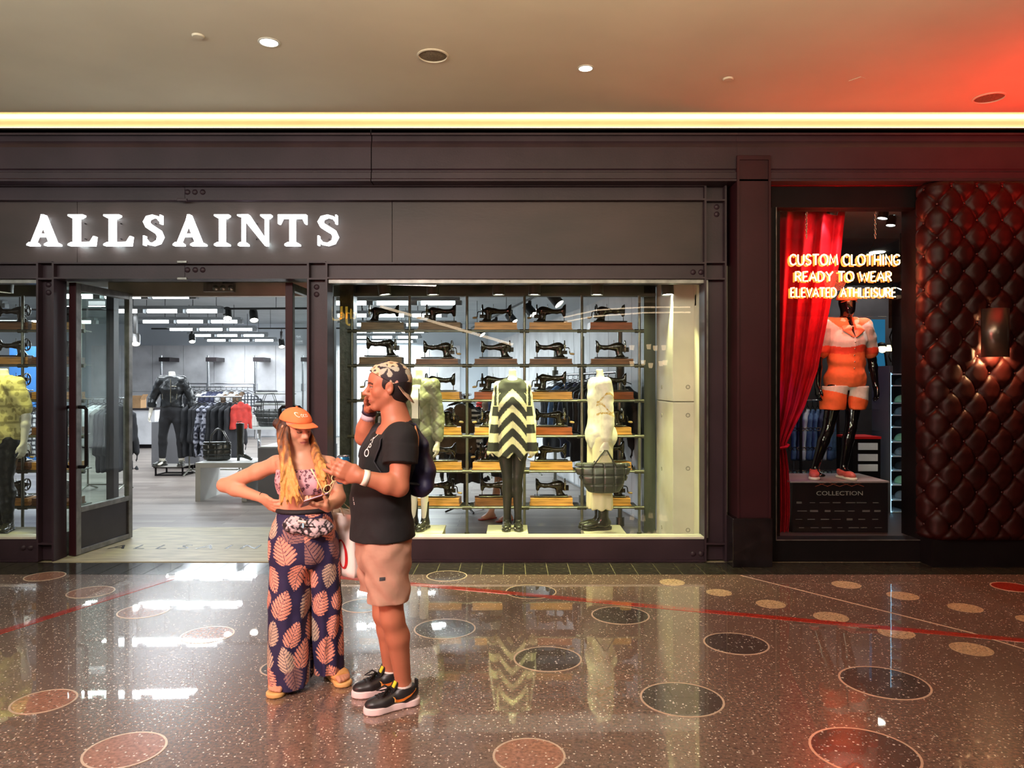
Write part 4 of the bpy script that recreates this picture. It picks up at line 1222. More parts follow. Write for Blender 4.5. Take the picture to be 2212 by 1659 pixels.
# A: olive bomber
c = platform(912, 'cream platform under the olive bomber mannequin')
J = stand(fx(905, 7.55), 7.56, .17, 1.80, -.25, stance=.06, arm_out=.05, arm_bend=.05, sw=.084)
mq = thing('mannequin', 'headless white mannequin in an olive quilted bomber jacket', 'mannequin', (c.x, 7.56, .17), 'window mannequins')
mq_body(mq, J, FEMM)
S = SDF(); body(S, J, FEMM, e=.03, torso=True, neck=False, arm=.92, leg=0, k=.04, ae=.032)
S.cut((0, 0, 1.06), (0, 0, -1)); S.cut(J['nb'] + A3((0, 0, .03)), (0, 0, 1))
fq, sq = J['fwd'], J['side']
def quilt(x, y, z_, G):
    a = (x - J['o'][0]) * sq[0] + (y - J['o'][1]) * sq[1]
    return G + .005 * np.exp(-((np.abs(np.sin((a + z_) * 26)) / .25) ** 2)) + .005 * np.exp(-((np.abs(np.sin((a - z_) * 26)) / .25) ** 2)) + .004 * vnoise(x * 14, y * 14, z_ * 14, 4)
S.warp(quilt)
S.box(J['chest'] + fq * .16 + A3((0, 0, .05)), (.045, .1, .5), (sq, fq, (0, 0, 1)), op='s', k=.01)
S.build('bomber_jacket', OLIVE, mq, .0085)
S = SDF(); body(S, J, FEMM, e=.012, neck=False, arm=0, leg=0); S.cut((0, 0, J['waist'][2] - .06), (0, 0, -1)); S.cut(J['upper'] + A3((0, 0, .02)), (0, 0, 1))
S.build('camisole', WHITEC, mq, .01)
S = SDF(); body(S, J, FEMM, e=.02, neck=False, arm=0, leg=.8, bust=False); S.cut((0, 0, J['waist'][2]), (0, 0, 1)); S.cut((0, 0, .72), (0, 0, -1))
S.warp(lambda x, y, z_, G: G + .006 * vnoise(x * 20, y * 20, z_ * 9, 7))
S.build('shorts', DKOL, mq, .01)
MB().tube([J['chest'] + fq * .135 + sq * .05 + A3((0, 0, a)) for a in (.1, 0, -.1, -.2, -.26)], .006, 6).build('zip_pull', NICK, mq)
for q in 'LR':
    b = A3(J['ank' + q]); b[2] = .17
    shoe(mq, b, (-.3, -1, 0), .25, BOOT, BOOT, .28, .008, .03, 'boot')
# C: white sweatshirt, side on, holding a bag
c = platform(1306, 'cream platform under the white sweatshirt mannequin')
J = stand(fx(1296, 7.55), 7.56, .17, 1.80, -1.35, stance=.05, arm_out=.03, arm_bend=.02, sw=.084)
mq = thing('mannequin', 'headless white mannequin turned sideways in a white sweatshirt', 'mannequin', (c.x, 7.56, .17), 'window mannequins')
mq_body(mq, J, FEMM)
S = SDF(); body(S, J, FEMM, e=.034, neck=False, arm=.9, leg=0, k=.05, ae=.034, bust=False)
S.cut((0, 0, 1.0), (0, 0, -1)); S.cut(J['nb'] + A3((0, 0, .035)), (0, 0, 1)); S.warp(lambda x, y, z_, G: G + .006 * vnoise(x * 13, y * 13, z_ * 16, 3))
fC, sC = J['fwd'], J['side']
def snake(x, y, z_):
    a = (x - J['o'][0]); c_ = np.tile(np.array(lin(236, 232, 214)), (len(x), 1)); gold = np.array(lin(196, 158, 60))
    m_ = (np.abs(z_ - (1.50 + .05 * np.sin(a * 26))) < .011) | (np.abs(z_ - (1.40 + .045 * np.sin(a * 30 + 2))) < .011) | (np.abs(z_ - (1.335 + .02 * np.sin(a * 24 + 1))) < .009)
    m_ = m_ & (a > -.05) & (y < 7.56)
    sc = np.sin(a * 400) * np.sin(z_ * 400) > -.3
    c_[m_ & sc] = gold
    return c_
S.build('sweatshirt', VCLOTH, mq, .0065, snake)
S = SDF(); body(S, J, FEMM, e=.02, neck=False, arm=0, leg=0, bust=False); S.cut((0, 0, J['waist'][2] + .02), (0, 0, 1))
for q in 'LR':
    hp, an = J['hip' + q], J['ank' + q]
    S.seg(hp, an + A3((0, 0, .13)) , (.10, .10), (.115, .105), (1, 0, 0), k=.04)
S.cut((0, 0, .38), (0, 0, -1)); S.warp(lambda x, y, z_, G: G + .008 * np.sin(np.arctan2(y - 7.56, x - J['o'][0]) * 9) * np.clip((1.0 - z_) / .6, 0, 1))
S.build('trousers', CREAM, mq, .01)
for q in 'LR':
    b = A3(J['ank' + q]); b[2] = .17
    shoe(mq, b, (-1, -.2, 0), .29, BOOT, BOOT, .27, .008, .035, 'boot', shaft_r=.056)
QBLK = mat('quilted_black', lin(40, 42, 40), .28, var=(8, .2), coat=.3)
QBAG = mat('quilted_dark', lin(62, 64, 58), .32, var=(9, .25), coat=.25)
def qbag(label, cat_, c_, wt, wb, h_, dep, m, grid_=.09, handle=None, yaw=0.0, res=.008, group=None, floppy=.0):
    """quilted bag; c_: middle of its underside"""
    root = thing('quilted_bag', label, cat_, c_, group); C_ = A3(c_)
    u = A3((math.cos(yaw), math.sin(yaw), 0)); v = A3((-math.sin(yaw), math.cos(yaw), 0))
    S = SDF(); n = 6
    for i in range(n):
        a0, a1 = i / n, (i + 1) / n
        w0 = wb / 2 + (wt - wb) / 2 * math.sin(a0 * math.pi / 2); w1 = wb / 2 + (wt - wb) / 2 * math.sin(a1 * math.pi / 2)
        d0 = dep / 2 * (1 - .45 * a0 ** 2); d1 = dep / 2 * (1 - .45 * a1 ** 2)
        S.seg(C_ + A3((0, 0, .03 + a0 * (h_ - .03))), C_ + A3((0, 0, .03 + a1 * (h_ - .03))), (w0, d0), (w1, d1), u, k=.02)
    def q_(x, y, z_, G):
        a = (x - C_[0]) * u[0] + (y - C_[1]) * u[1]
        return G + .009 * np.exp(-(np.abs(np.sin(a * math.pi / grid_)) / .16) ** 2) + .009 * np.exp(-(np.abs(np.sin((z_ - C_[2]) * math.pi / (grid_ * .8))) / .16) ** 2) + floppy * vnoise(x * 12, y * 12, z_ * 12, 9)
    S.warp(q_); S.cut(C_ + A3((0, 0, h_)), (0, 0, 1)); S.cut(C_, (0, 0, -1))
    S.build('quilted_body', m, root, res)
    for s_ in (-1, 1):
        hp = [Vector(C_ + u * a + v * s_ * dep * .28 + A3((0, 0, z_))) for a, z_ in (handle or ((-wt * .22, h_ * .9), (-wt * .2, h_ * 1.3), (-wt * .08, h_ * 1.62), (wt * .08, h_ * 1.62), (wt * .2, h_ * 1.3), (wt * .22, h_ * .9)))]
        MB().tube(hp, .008, 7).build('handle', m, root, smooth=True)
    return root
hx = J['wrL']; hb = at(1303, 1063, 7.40)
qbag('wide quilted black tote hanging from the sweatshirt mannequin hand', 'bag', (hb.x, 7.38, hb.z), .53, .32, .295, .17, QBAG, .105,
     handle=((-.12, .25), (-.06, .33), (0.0, .42), (.03, .42), (.08, .33), (.13, .25)), floppy=.004)
# D: yellow-lit shirt in the left window
x = fx(-2, 7.55)
J = stand(x, 7.6, .14, 1.84, -.35, stance=.075, arm_out=.13, arm_bend=.05); 
o = platform(5, 'cream platform under the patterned shirt mannequin', 7.38, 7.82, .14, .5)
mq = thing('mannequin', 'headless white mannequin in a yellow patterned shirt', 'mannequin', (x, 7.6, .14), 'window mannequins')
mq_body(mq, J, MALE)
S = SDF(); body(S, J, MALE, e=.026, neck=False, arm=.42, leg=0, ae=.035, k=.04); S.cut((0, 0, .98), (0, 0, -1)); S.cut(J['nb'] + A3((0, 0, .05)), (0, 0, 1))
S.warp(lambda x, y, z_, G: G + .005 * vnoise(x * 14, y * 14, z_ * 14, 13))
S.box(J['upper'] + J['fwd'] * .12 + A3((0, 0, .03)), (.035, .1, .09), (J['side'], J['fwd'], (0, 0, 1)), op='s', k=.01)
def paisley(x, y, z_):
    n_ = vnoise(x * 34, y * 34, z_ * 34, 2); m_ = (np.sin(x * 60) * np.sin(z_ * 52) > .45) | (n_ > .55) | (np.abs((z_ * 6) % 1 - .5) < .06)
    return np.where(m_[:, None], np.array(lin(168, 156, 96)), np.array(lin(216, 204, 134)))
S.build('shirt', VCLOTH, mq, .0075, paisley)
S = SDF(); body(S, J, MALE, e=.014, neck=False, arm=0, leg=.94, bust=False); S.cut((0, 0, J['waist'][2]), (0, 0, 1)); S.warp(lambda x, y, z_, G: G + .007 * vnoise(x * 16, y * 16, z_ * 20, 5))
S.build('trousers', LEAJ, mq, .009)
for q in 'LR':
    b = A3(J['ank' + q]); b[2] = .14
    shoe(mq, b, (.25 if q == 'L' else -.5, -1, 0), .29, BOOT, BOOT, .12, .008, .025, 'boot')
# E: leather jacket mannequin inside the store
dE = 13.3
x = fx(366, dE); 
J = stand(x, dE + .1, .17, 1.88, 0.05, stance=.17, arm_out=.15, arm_bend=.05)
mq = thing('mannequin', 'headless white mannequin in a black leather jacket and trousers', 'mannequin', (x, dE + .1, .17))
mq_body(mq, J, MALE, res=.013)
S = SDF(); body(S, J, MALE, e=.028, neck=False, arm=.97, leg=0, ae=.03, k=.05); S.cut((0, 0, J['pel'][2] + .05), (0, 0, -1)); S.cut(J['nb'] + A3((0, 0, .05)), (0, 0, 1)); S.warp(lambda x, y, z_, G: G + .008 * vnoise(x * 13, y * 13, z_ * 15, 21))
S.build('leather_jacket', LEAJ, mq, .011)
MB().tube([J['chest'] + J['fwd'] * .15 + A3((.035, 0, a)) for a in (.18, 0, -.15, -.24)], .007, 5).build('zip', NICK, mq)
for sx, ln in ((-.11, .1), (.13, .1)):
    MB().cyl(J['waist'] + J['fwd'] * .135 + A3((sx, 0, .02)), J['waist'] + J['fwd'] * .135 + A3((sx * 1.1, 0, .12)), .006, 5).build('pocket_zip', NICK, mq)
MB().cyl(J['chest'] + J['fwd'] * .148 + A3((.05, 0, .05)), J['chest'] + J['fwd'] * .14 + A3((.14, 0, .045)), .006, 5).build('pocket_zip', NICK, mq)
S = SDF(); body(S, J, MALE, e=.02, neck=False, arm=0, leg=.90, bust=False); S.cut((0, 0, J['waist'][2]), (0, 0, 1)); S.build('trousers', BLK, mq, .012)
for q in 'LR':
    b = A3(J['ank' + q]); b[2] = .17
    shoe(mq, b, (.25 if q == 'L' else -.45, -1, 0), .29, BOOT, BOOT, .1, .01, .025)
    MB().cyl(b + A3((0, 0, .08)), b + A3((0, 0, .19)), .05, 10).build('sock', WHITEC, mq, smooth=True)
r_ = thing('display_stand', 'low black wire frame stand under the leather jacket mannequin', 'stand', (x, dE, 0))
xa, xb = fx(335, dE), fx(396, dE)
boxo('top_plate', mat('stand_top', lin(150, 146, 140), .5), r_, xa, xb, dE - .02, dE + .45, .155, .17)
for (a, b) in (((xa, dE), (xb, dE)), ((xa, dE + .42), (xb, dE + .42)), ((xa, dE), (xa, dE + .42)), ((xb, dE), (xb, dE + .42))):
    MB().tube([(*a, .012), (*b, .012)], .012, 4).build('base_bar', BLACK, r_)
for px_ in (xa + .012, xb - .012):
    for yy in (dE, dE + .42):
        boxo('leg', BLACK, r_, px_ - .012, px_ + .012, yy - .012, yy + .012, 0, .155)

# ------------------------------------------------------------------ store furniture
TABW = mat('white_table', lin(190, 192, 188), .45, var=(3, .06))
GREYC = mat('grey_cabinet', lin(112, 112, 116), .5, var=(3, .06))
dT = 10.4; zt = .54
t_ = thing('display_table', 'white slab table with a quilted bag and a tall boot', 'table', (-4.0, 10.75, 0))
xa, xb = fx(422, dT), fx(548, dT)
boxo('top', TABW, t_, xa, xb, dT, dT + .7, zt - .07, zt, bevel=.004)
boxo('leg_panel', TABW, t_, xa, xa + .07, dT, dT + .7, 0, zt - .07); boxo('leg_panel', TABW, t_, xb - .17, xb - .1, dT, dT + .7, 0, zt - .07)
cb = thing('display_plinth', 'dark grey cube plinth behind the woman', 'plinth', (-3.2, 10.9, 0))
boxo('body', GREYC, cb, fx(557, 10.5), fx(700, 10.5), 10.5, 11.3, 0.0, .74, bevel=.004); boxo('top_board', TABW, cb, fx(557, 10.5) + .02, fx(700, 10.5) - .02, 10.52, 11.28, .74, .755)
cb = thing('grey_cabinet', 'grey storage cabinet behind the leather jacket mannequin', 'cabinet', (-6.6, 14.9, 0))
boxo('body', GREYC, cb, fx(327, 14.5), fx(432, 14.5), 14.5, 15.1, .06, .90, bevel=.004); boxo('plinth', BLACK, cb, fx(329, 14.5), fx(430, 14.5), 14.54, 15.1, 0, .06)
boxo('door', GREYC, cb, fx(372, 14.49), fx(431, 14.49), 14.48, 14.5, .08, .89)
ct = thing('sales_counter', 'concrete sales counter with a dark top', 'counter', (-9.8, 19.4, 0))
boxo('front', CONC, ct, -11.2, fx(334, 19), 19, 19.8, .1, .98); boxo('counter_top', DARKST, ct, -11.25, fx(335, 19), 18.95, 19.85, .98, 1.02); boxo('kick', BLACK, ct, -11.2, fx(333, 19), 19.06, 19.8, 0, .1)
CARD = mat('cardboard', lin(176, 138, 98), .8)
bx_ = thing('cardboard_box', 'open brown cardboard box on the sales counter', 'box', (fx(295, 19.3), 19.3, 1.02))
boxo('carton', CARD, bx_, fx(282, 19.3), fx(308, 19.3), 19.2, 19.5, 1.02, 1.34)
MB().obox((fx(311, 19.3), 19.3, 1.3), (.005, .14, .08), Matrix.Rotation(.5, 3, 'Y')).build('flap', CARD, bx_)
qbag('small quilted black shoulder bag on the white slab table', 'bag', (fx(468, 10.7), 10.72, zt), .37, .36, .27, .15, QBLK, .10,
     handle=((-.1, .2), (-.08, .36), (.0, .46), (.08, .42), (.14, .3), (.15, .2)), yaw=.15, floppy=.006)
bt = thing('tall_boot', 'tall black heeled boot on the white slab table', 'boot', (fx(524, 10.7), 10.7, zt))
S = SDF(); b = A3((fx(520, 10.7), 10.7, zt)); 
S.cone(b + A3((0, 0, .10)), b + A3((-.01, 0, .55)), .042, .058); S.seg(b + A3((0, 0, .09)), b + A3((.15, 0, .022)), (.03, .04), (.034, .02), (0, 1, 0), k=.03); S.cut(b + A3((0, 0, .54)), (0, 0, 1)); S.cut(b, (0, 0, -1))
S.build('shaft', BOOT, bt, .009); MB().cyl(b + A3((-.03, 0, 0)), b + A3((-.035, 0, .085)), .018, 8, .028).build('heel', BOOT, bt)
st_ = thing('boot_support', 'thin grey rod stand holding the tall boot', 'stand', (fx(512, 10.68), 10.68, zt))
MB().cyl((fx(513, 10.68), 10.68, zt), (fx(513, 10.68), 10.68, zt + .56), .006, 6).build('rod', PIPE, st_); MB().cyl((fx(513, 10.68), 10.68, zt + .56), (fx(522, 10.68), 10.68, zt + .56), .006, 6).build('hook', PIPE, st_)
tb2 = thing('display_table', 'low white table with a pale handbag and a large tote', 'table', (fx(580, 15), 15.2, 0))
boxo('top', TABW, tb2, fx(536, 15), fx(640, 15), 15, 15.6, .72, .77)
for px in (551, 625): MB().cyl((fx(px, 15), 15.25, 0), (fx(px, 15), 15.25, .72), .035, 10).build('leg', CHROME, tb2, smooth=True)
qbag('large quilted black tote with tall thin handles on a low white table', 'bag', (fx(584, 15.2), 15.2, .77), .62, .46, .36, .2, QBLK, .12,
     handle=((-.17, .3), (-.16, .5), (-.1, .66), (.05, .68), (.12, .5), (.13, .3)))
qbag('small pale handbag on a low white table', 'bag', (fx(549, 15.2), 15.2, .77), .2, .27, .24, .1, mat('pale_leather', lin(200, 196, 190), .5), .3, yaw=.2)

# ------------------------------------------------------------------ racks and hanging clothes
def garment_mesh(kind, seed):
    """flat on its hanger in the XZ plane, hook at the origin"""
    S = SDF(); z0 = -.09
    L = {'coat': 1.02, 'shirt': .68, 'jacket': .62}[kind]
    S.seg((0, 0, z0 - .03), (0, 0, z0 - .14), (.07, .026), (.20, .03), (1, 0, 0), k=.02)
    S.seg((0, 0, z0 - .14), (0, 0, z0 - L), (.20, .03), (.225 + (.03 if kind == 'coat' else 0), .034), (1, 0, 0), k=.02)
    sl = .58 if kind != 'shirt' else .5
    for q in (-1, 1):
        S.seg((q * .14, 0, z0 - .09), (q * .215, 0, z0 - .16), (.045, .028), (.05, .03), (0, 0, 1), k=.02)
        S.seg((q * .215, 0, z0 - .16), (q * .27, .015, z0 - .16 - sl), (.05, .028), (.042, .026), (1, 0, 0), k=.03)
    S.cut((0, 0, z0 - L), (0, 0, -1))
    S.warp(lambda x, y, z_, G: G + .008 * np.sin(x * 38 + seed) * np.clip((z0 - .2 - z_) / .4, 0, 1) + .006 * vnoise(x * 12, y * 12, z_ * 12, seed))
    return S
GAR = {}
def gmesh(kind, pat, m, seed=1):
    key = (kind, pat, m.name)
    if key not in GAR:
        me = garment_mesh(kind, seed).mesh('fabric', .016 if kind == 'coat' else .014, PATS.get(pat))
        me.materials.append(m); GAR[key] = me
    return GAR[key]
PATS = {'stripe': lambda x, y, z_: np.where(((z_ * 14) % 1 < .5)[:, None], np.array(lin(225, 225, 225)), np.array(lin(30, 32, 38))),
        'check': lambda x, y, z_: np.where(((((x * 16) % 1 < .4) | ((z_ * 16) % 1 < .4)))[:, None], np.array(lin(60, 62, 70)), np.array(lin(225, 228, 232))),
        'camo': lambda x, y, z_: np.where((vnoise(x * 30, y * 30, z_ * 30, 3) > .1)[:, None], np.array(lin(40, 42, 56)), np.array(lin(150, 152, 165)))}
mb = MB(); mb.tube([(0, 0, -.01), (.022, 0, .0), (.02, 0, .022), (0, 0, .03), (-.018, 0, .018)], .0035, 5); HOOK_PTS = mb
mb.tube([(0, 0, -.01), (0, 0, -.05), (-.18, 0, -.12)], .005, 5); mb.tube([(0, 0, -.05), (.18, 0, -.12)], .005, 5)
HANG = mb.mesh('hanger', True); HANG.materials.append(BLACK)
CB = {'black': mat('garment_black', lin(32, 33, 38), .75, var=(9, .3)), 'navy': mat('garment_navy', lin(62, 66, 92), .75, var=(9, .3)), 'white': mat('garment_white', lin(214, 216, 220), .75, var=(6, .1)),
      'grey': mat('garment_grey', lin(120, 118, 116), .8, var=(9, .2)), 'brown': mat('garment_brown', lin(104, 84, 66), .8, var=(9, .3)), 'red': mat('garment_red', lin(190, 50, 40), .7, var=(9, .2)),
      'blue': mat('garment_denim', lin(92, 120, 160), .8, var=(18, .25)), 'leather': LEAJ, 'pat': VCLOTH, 'pink': mat('garment_rose', lin(190, 150, 140), .8)}
def hang(p, yaw, kind, colour, label, group, pat=None, noun='garment', seed=1, sc=1.0):
    root = thing(f'hanging_{kind}', label, kind, p, group); root.rotation_euler = (0, 0, yaw); root.scale = (sc, sc, sc)
    for nm, me in (('fabric', gmesh(kind, pat, CB[colour], seed)), ('hanger', HANG)):
        o = bpy.data.objects.new(nm, me); COL.objects.link(o); o.parent = root
def rack(label, p, q, zr, feet=True):
    p, q = Vector((*p, 0)), Vector((*q, 0)); d_ = (q - p).normalized(); n_ = Vector((-d_.y, d_.x, 0))
    root = thing('garment_rack', label, 'rack', (p + q) / 2)
    Z = Vector((0, 0, 1))
    MB().cyl(p - d_ * .04 + Z * zr, q + d_ * .04 + Z * zr, .016, 8).build('rail', CHROME, root, smooth=50)
    for e_ in (p, q):
        MB().cyl(e_ + Z * .06, e_ + Z * (zr), .015, 8).build('post', PIPE, root, smooth=50)
        MB().tube([e_ - n_ * .26, e_ - n_ * .22 + Z * .02, e_ + Z * .09, e_ + n_ * .22 + Z * .02, e_ + n_ * .26], .016, 6).build('foot', PIPE, root, smooth=50)
    MB().cyl(p + Z * .09, q + Z * .09, .012, 8).build('cross_bar', PIPE, root, smooth=50)
    return root
rn = random.Random(11)
# chrome rack behind the table
zr = 1.41; dR = 13.5
rack('chrome garment rack of black coats beside the leather jacket mannequin', (fx(409, dR), dR), (fx(517, dR), dR), zr)
for i in range(9):
    px = 420 + i * 11
    kind = 'coat'; colr, pat = 'black', None
    if i in (3, 4): colr, pat, kind = 'pat', 'camo', 'coat'
    lab = {True: ('nearer' if i == 3 else 'farther') + ' dark floral patterned dress on the chrome rack between black coats', False: f'{NTH[i]} garment, a long black coat, on the chrome rack from the leather jacket mannequin'}[pat is not None]
    hang((fx(px, dR), dR, zr - .015), math.radians(58 + rn.uniform(-12, 12)), kind, colr, lab, 'clothes on the chrome rack', pat, seed=i, sc=.96 + rn.uniform(-.05, .03))
# wall rail with poles against the back wall
dW = 22.3
wr_ = thing('wall_rail', 'wall mounted steel poles and rail of shirts before the concrete back wall', 'rail', (fx(450, dW), dW, 0))
zw = fz(836, dW)
for px in (349, 450, 552, 655):
    MB().cyl((fx(px, dW), dW, 0), (fx(px, dW), dW, fz(768, dW)), .04, 10).build('pole', CHROME, wr_, smooth=50)
    MB().box(fx(px, dW) - .06, fx(px, dW) + .26, dW - .05, dW + .6, fz(781, dW), fz(772, dW)).build('bracket', DARKST, wr_)
    MB().cyl((fx(px, dW), dW, zw - .12), (fx(px, dW), dW, zw + .1), .065, 10).build('pole_clamp', CHROME, wr_, smooth=50)
for a, b in ((349, 450), (450, 552)):
    MB().cyl((fx(a, dW), dW, zw + .1), (fx(b, dW), dW, zw + .1), .02, 8).build('upper_rail', CHROME, wr_, smooth=50)
    MB().cyl((fx(a, dW), dW - .2, zw), (fx(b, dW), dW - .2, zw), .02, 8).build('rail', CHROME, wr_, smooth=50)
for zz in (1.36, 1.04):
    MB().box(fx(556, dW), fx(640, dW), dW - .4, dW, zz - .03, zz).build('shoe_shelf', BRUSH, wr_)
cols = ['navy', 'black', 'black', 'grey', 'white', 'navy', 'navy', 'navy', 'white', 'brown', 'white', 'brown', 'check']
for i, cl in enumerate(cols):
    px = 402 + i * 11.5
    ck = cl == 'check'
    nm = {'navy': 'navy blue', 'check': 'black and white checked'}.get(cl, cl)
    hang((fx(px, dW), dW - .2, zw - .015), math.radians(50 + rn.uniform(-12, 12)) if not ck else 0.1, 'shirt', 'pat' if ck else cl, f'{nm} shirt, {NTH[i]} on the back wall rail from the leather jacket mannequin', 'shirts on the back wall rail', 'check' if ck else None, seed=i, sc=1.25 if not ck else 1.5)
hang((fx(521, dR), dR, zr - .015), 1.0, 'jacket', 'red', 'red jacket at the end of the chrome rack, before the checked shirt', 'clothes on the chrome rack', sc=.8)
SHOE_D = mat('display_shoe', lin(58, 58, 62), .5)
for i, (px, zz) in enumerate(((568, 1.36), (585, 1.36), (565, 1.04), (582, 1.04), (600, 1.04))):
    s_ = thing('display_shoe', f'dark sneaker on the {"upper" if zz > 1.2 else "lower"} wall shoe shelf, {NTH[i if zz > 1.2 else i - 2]} from the checked shirt', 'shoe', (fx(px, dW), dW - .2, zz), 'shoes on the wall shelves')
    shoe(s_, (fx(px, dW), dW - .2, zz), (1, -.2, 0), .42, SHOE_D, TABW, .1, .03, .04, 'upper')
# T stand behind the window display
def t_stand(label, p, zr, half, yaw=1.45):
    p = Vector((*p, 0)); root = thing('clothes_stand', label, 'rack', p); d_ = Vector((math.cos(yaw), math.sin(yaw), 0)); Z = Vector((0, 0, 1))
    MB().cyl(p + Z * .08, p + Z * zr, .02, 8).build('pole', DARKST, root, smooth=50)
    MB().cyl(p - d_ * half + Z * zr, p + d_ * half + Z * zr, .016, 8).build('rail', CHROME, root, smooth=50)
    for a in (.5, 2.1, 3.6, 5.2):
        e_ = Vector((math.cos(a), math.sin(a), 0))
        MB().tube([p + Z * .12, p + e_ * .16 + Z * .05, p + e_ * .27 + Z * .014], .014, 6).build('foot', DARKST, root, smooth=50)
    return d_
p = (fx(1003, 9.5), 9.6); d_ = t_stand('dark clothes stand with four feet behind the window shelving', p, 1.50, .42)
for i, (cl, pat, nm) in enumerate((('pat', 'stripe', 'black and white striped jumper'), ('black', None, 'black coat'), ('black', None, 'black coat'), ('leather', None, 'black leather coat'), ('brown', None, 'brown jacket'))):
    q = Vector((*p, 1.485)) + d_ * (.36 - i * .17) 
    hang(q if i else q - d_ * .62 , .12 + .1 * i, 'shirt' if pat else 'coat' if i < 4 else 'jacket', cl, f'{nm}, {NTH[i]} on the dark clothes stand behind the shelving', 'clothes on the dark stand', pat, seed=i, sc=.9 if pat else 1.0)
# rail of leather along the slanting wall, mixed rack further in
def wall_line(f): return A0 + t * (Lw * f) + nrm * .34
wl_ = thing('wall_rail', 'chrome rail of leather jackets on the slanting concrete wall', 'rail', wall_line(.12))
pa, pb = wall_line(.03), wall_line(.26)
MB().cyl(pa + Vector((0, 0, 1.78)), pb + Vector((0, 0, 1.78)), .018, 8).build('rail', CHROME, wl_, smooth=50)
for e_ in (pa, pb, (pa + pb) / 2):
    MB().cyl(e_, e_ + Vector((0, 0, 2.3)), .028, 10).build('pole', PIPE, wl_, smooth=50)
    MB().cyl(e_ + Vector((0, 0, 1.7)), e_ + Vector((0, 0, 1.86)), .05, 10).build('pole_clamp', PIPED, wl_, smooth=50)
    MB().cyl(e_, e_ + Vector((0, 0, .1)), .05, 10).build('foot', PIPE, wl_, smooth=50)
for i in range(11):
    q = pa.lerp(pb, (i + .6) / 11.5) + Vector((0, 0, 1.765))
    cl = ['leather', 'black', 'leather', 'leather', 'black', 'leather', 'navy', 'leather', 'blue', 'leather', 'black'][i]
    nm = {'leather': 'black leather jacket', 'black': 'black cloth coat', 'navy': 'navy coat', 'blue': 'denim blue jacket'}[cl]
    hang(q, math.radians(-2 + rn.uniform(-16, 16)), 'coat' if cl in ('black', 'navy') else 'jacket', cl, f'{nm}, {NTH[i]} on the slanting wall rail from the concrete pier', 'clothes on the slanting wall rail', seed=i, sc=1.05)
dM = 13.2
rack('chrome garment rack of mixed clothes deep behind the window shelving', (fx(1050, dM), dM), (fx(1158, dM), dM + .4), 1.55)
for i, cl in enumerate(('red', 'brown', 'navy', 'black', 'pink', 'black', 'grey', 'blue', 'black', 'white')):
    nm = {'red': 'red', 'pink': 'rose pink', 'blue': 'denim blue', 'navy': 'navy blue'}.get(cl, cl)
    hang((fx(1055 + i * 11, dM), dM + .04 * i, 1.535), math.radians(50 + rn.uniform(-15, 15)), 'shirt' if i % 2 else 'coat', cl, f'{nm} {"shirt" if i % 2 else "coat"}, {NTH[i]} on the mixed rack behind the window shelving', 'clothes on the mixed rack', seed=i)
dN = 15.5
rack('chrome garment rack behind the olive bomber mannequin', (fx(790, dN), dN), (fx(930, dN), dN), 1.45)
for i in range(11):
    cl = rn.choice(['black', 'black', 'grey', 'leather', 'brown'])
    nm = 'black leather' if cl == 'leather' else cl
    hang((fx(800 + i * 12, dN), dN, 1.435), math.radians(55 + rn.uniform(-15, 15)), 'coat', cl, f'{nm} coat, {NTH[i]} on the rack behind the olive bomber mannequin', 'clothes on the rack behind the bomber', seed=i)
# left part of the store: rack seen through the open door glass, blue screen
dL = 11.5
rack('chrome garment rack seen through the open left door', (fx(190, dL), dL), (fx(268, dL), dL), 1.42)
for i, cl in enumerate(('white', 'white', 'grey', 'black', 'black', 'black')):
    hang((fx(200 + i * 12, dL), dL, 1.405), math.radians(65 + rn.uniform(-12, 12)), 'coat' if cl == 'black' else 'jacket', cl, f'{cl} {"coat" if cl == "black" else "jacket"}, {NTH[i]} on the rack seen through the open left door', 'clothes behind the left door', seed=i)
rack('chrome garment rack behind the left shop window', (fx(-120, 10.5), 10.5), (fx(110, 10.5), 10.5), 1.42)
for i in range(10):
    cl = ['grey', 'check', 'white', 'black'][i % 4]
    nm = 'checked' if cl == 'check' else cl
    hang((fx(-100 + i * 22, 10.5), 10.5, 1.405), math.radians(60 + rn.uniform(-15, 15)), 'shirt', 'pat' if cl == 'check' else cl, f'{nm} shirt, {NTH[9 - i]} from the left window column on the rack behind', 'clothes behind the left window', 'check' if cl == 'check' else None, seed=i)
bl = MB().box(fx(20, 16), fx(110, 16), 16, 16.05, 0.0, fz(748, 16)).build('blue_banner', mat('blue_print', lin(70, 130, 200), .5, var=(1, .2)), None); tag(bl, 'tall bright blue banner deep behind the left shop window', 'banner')
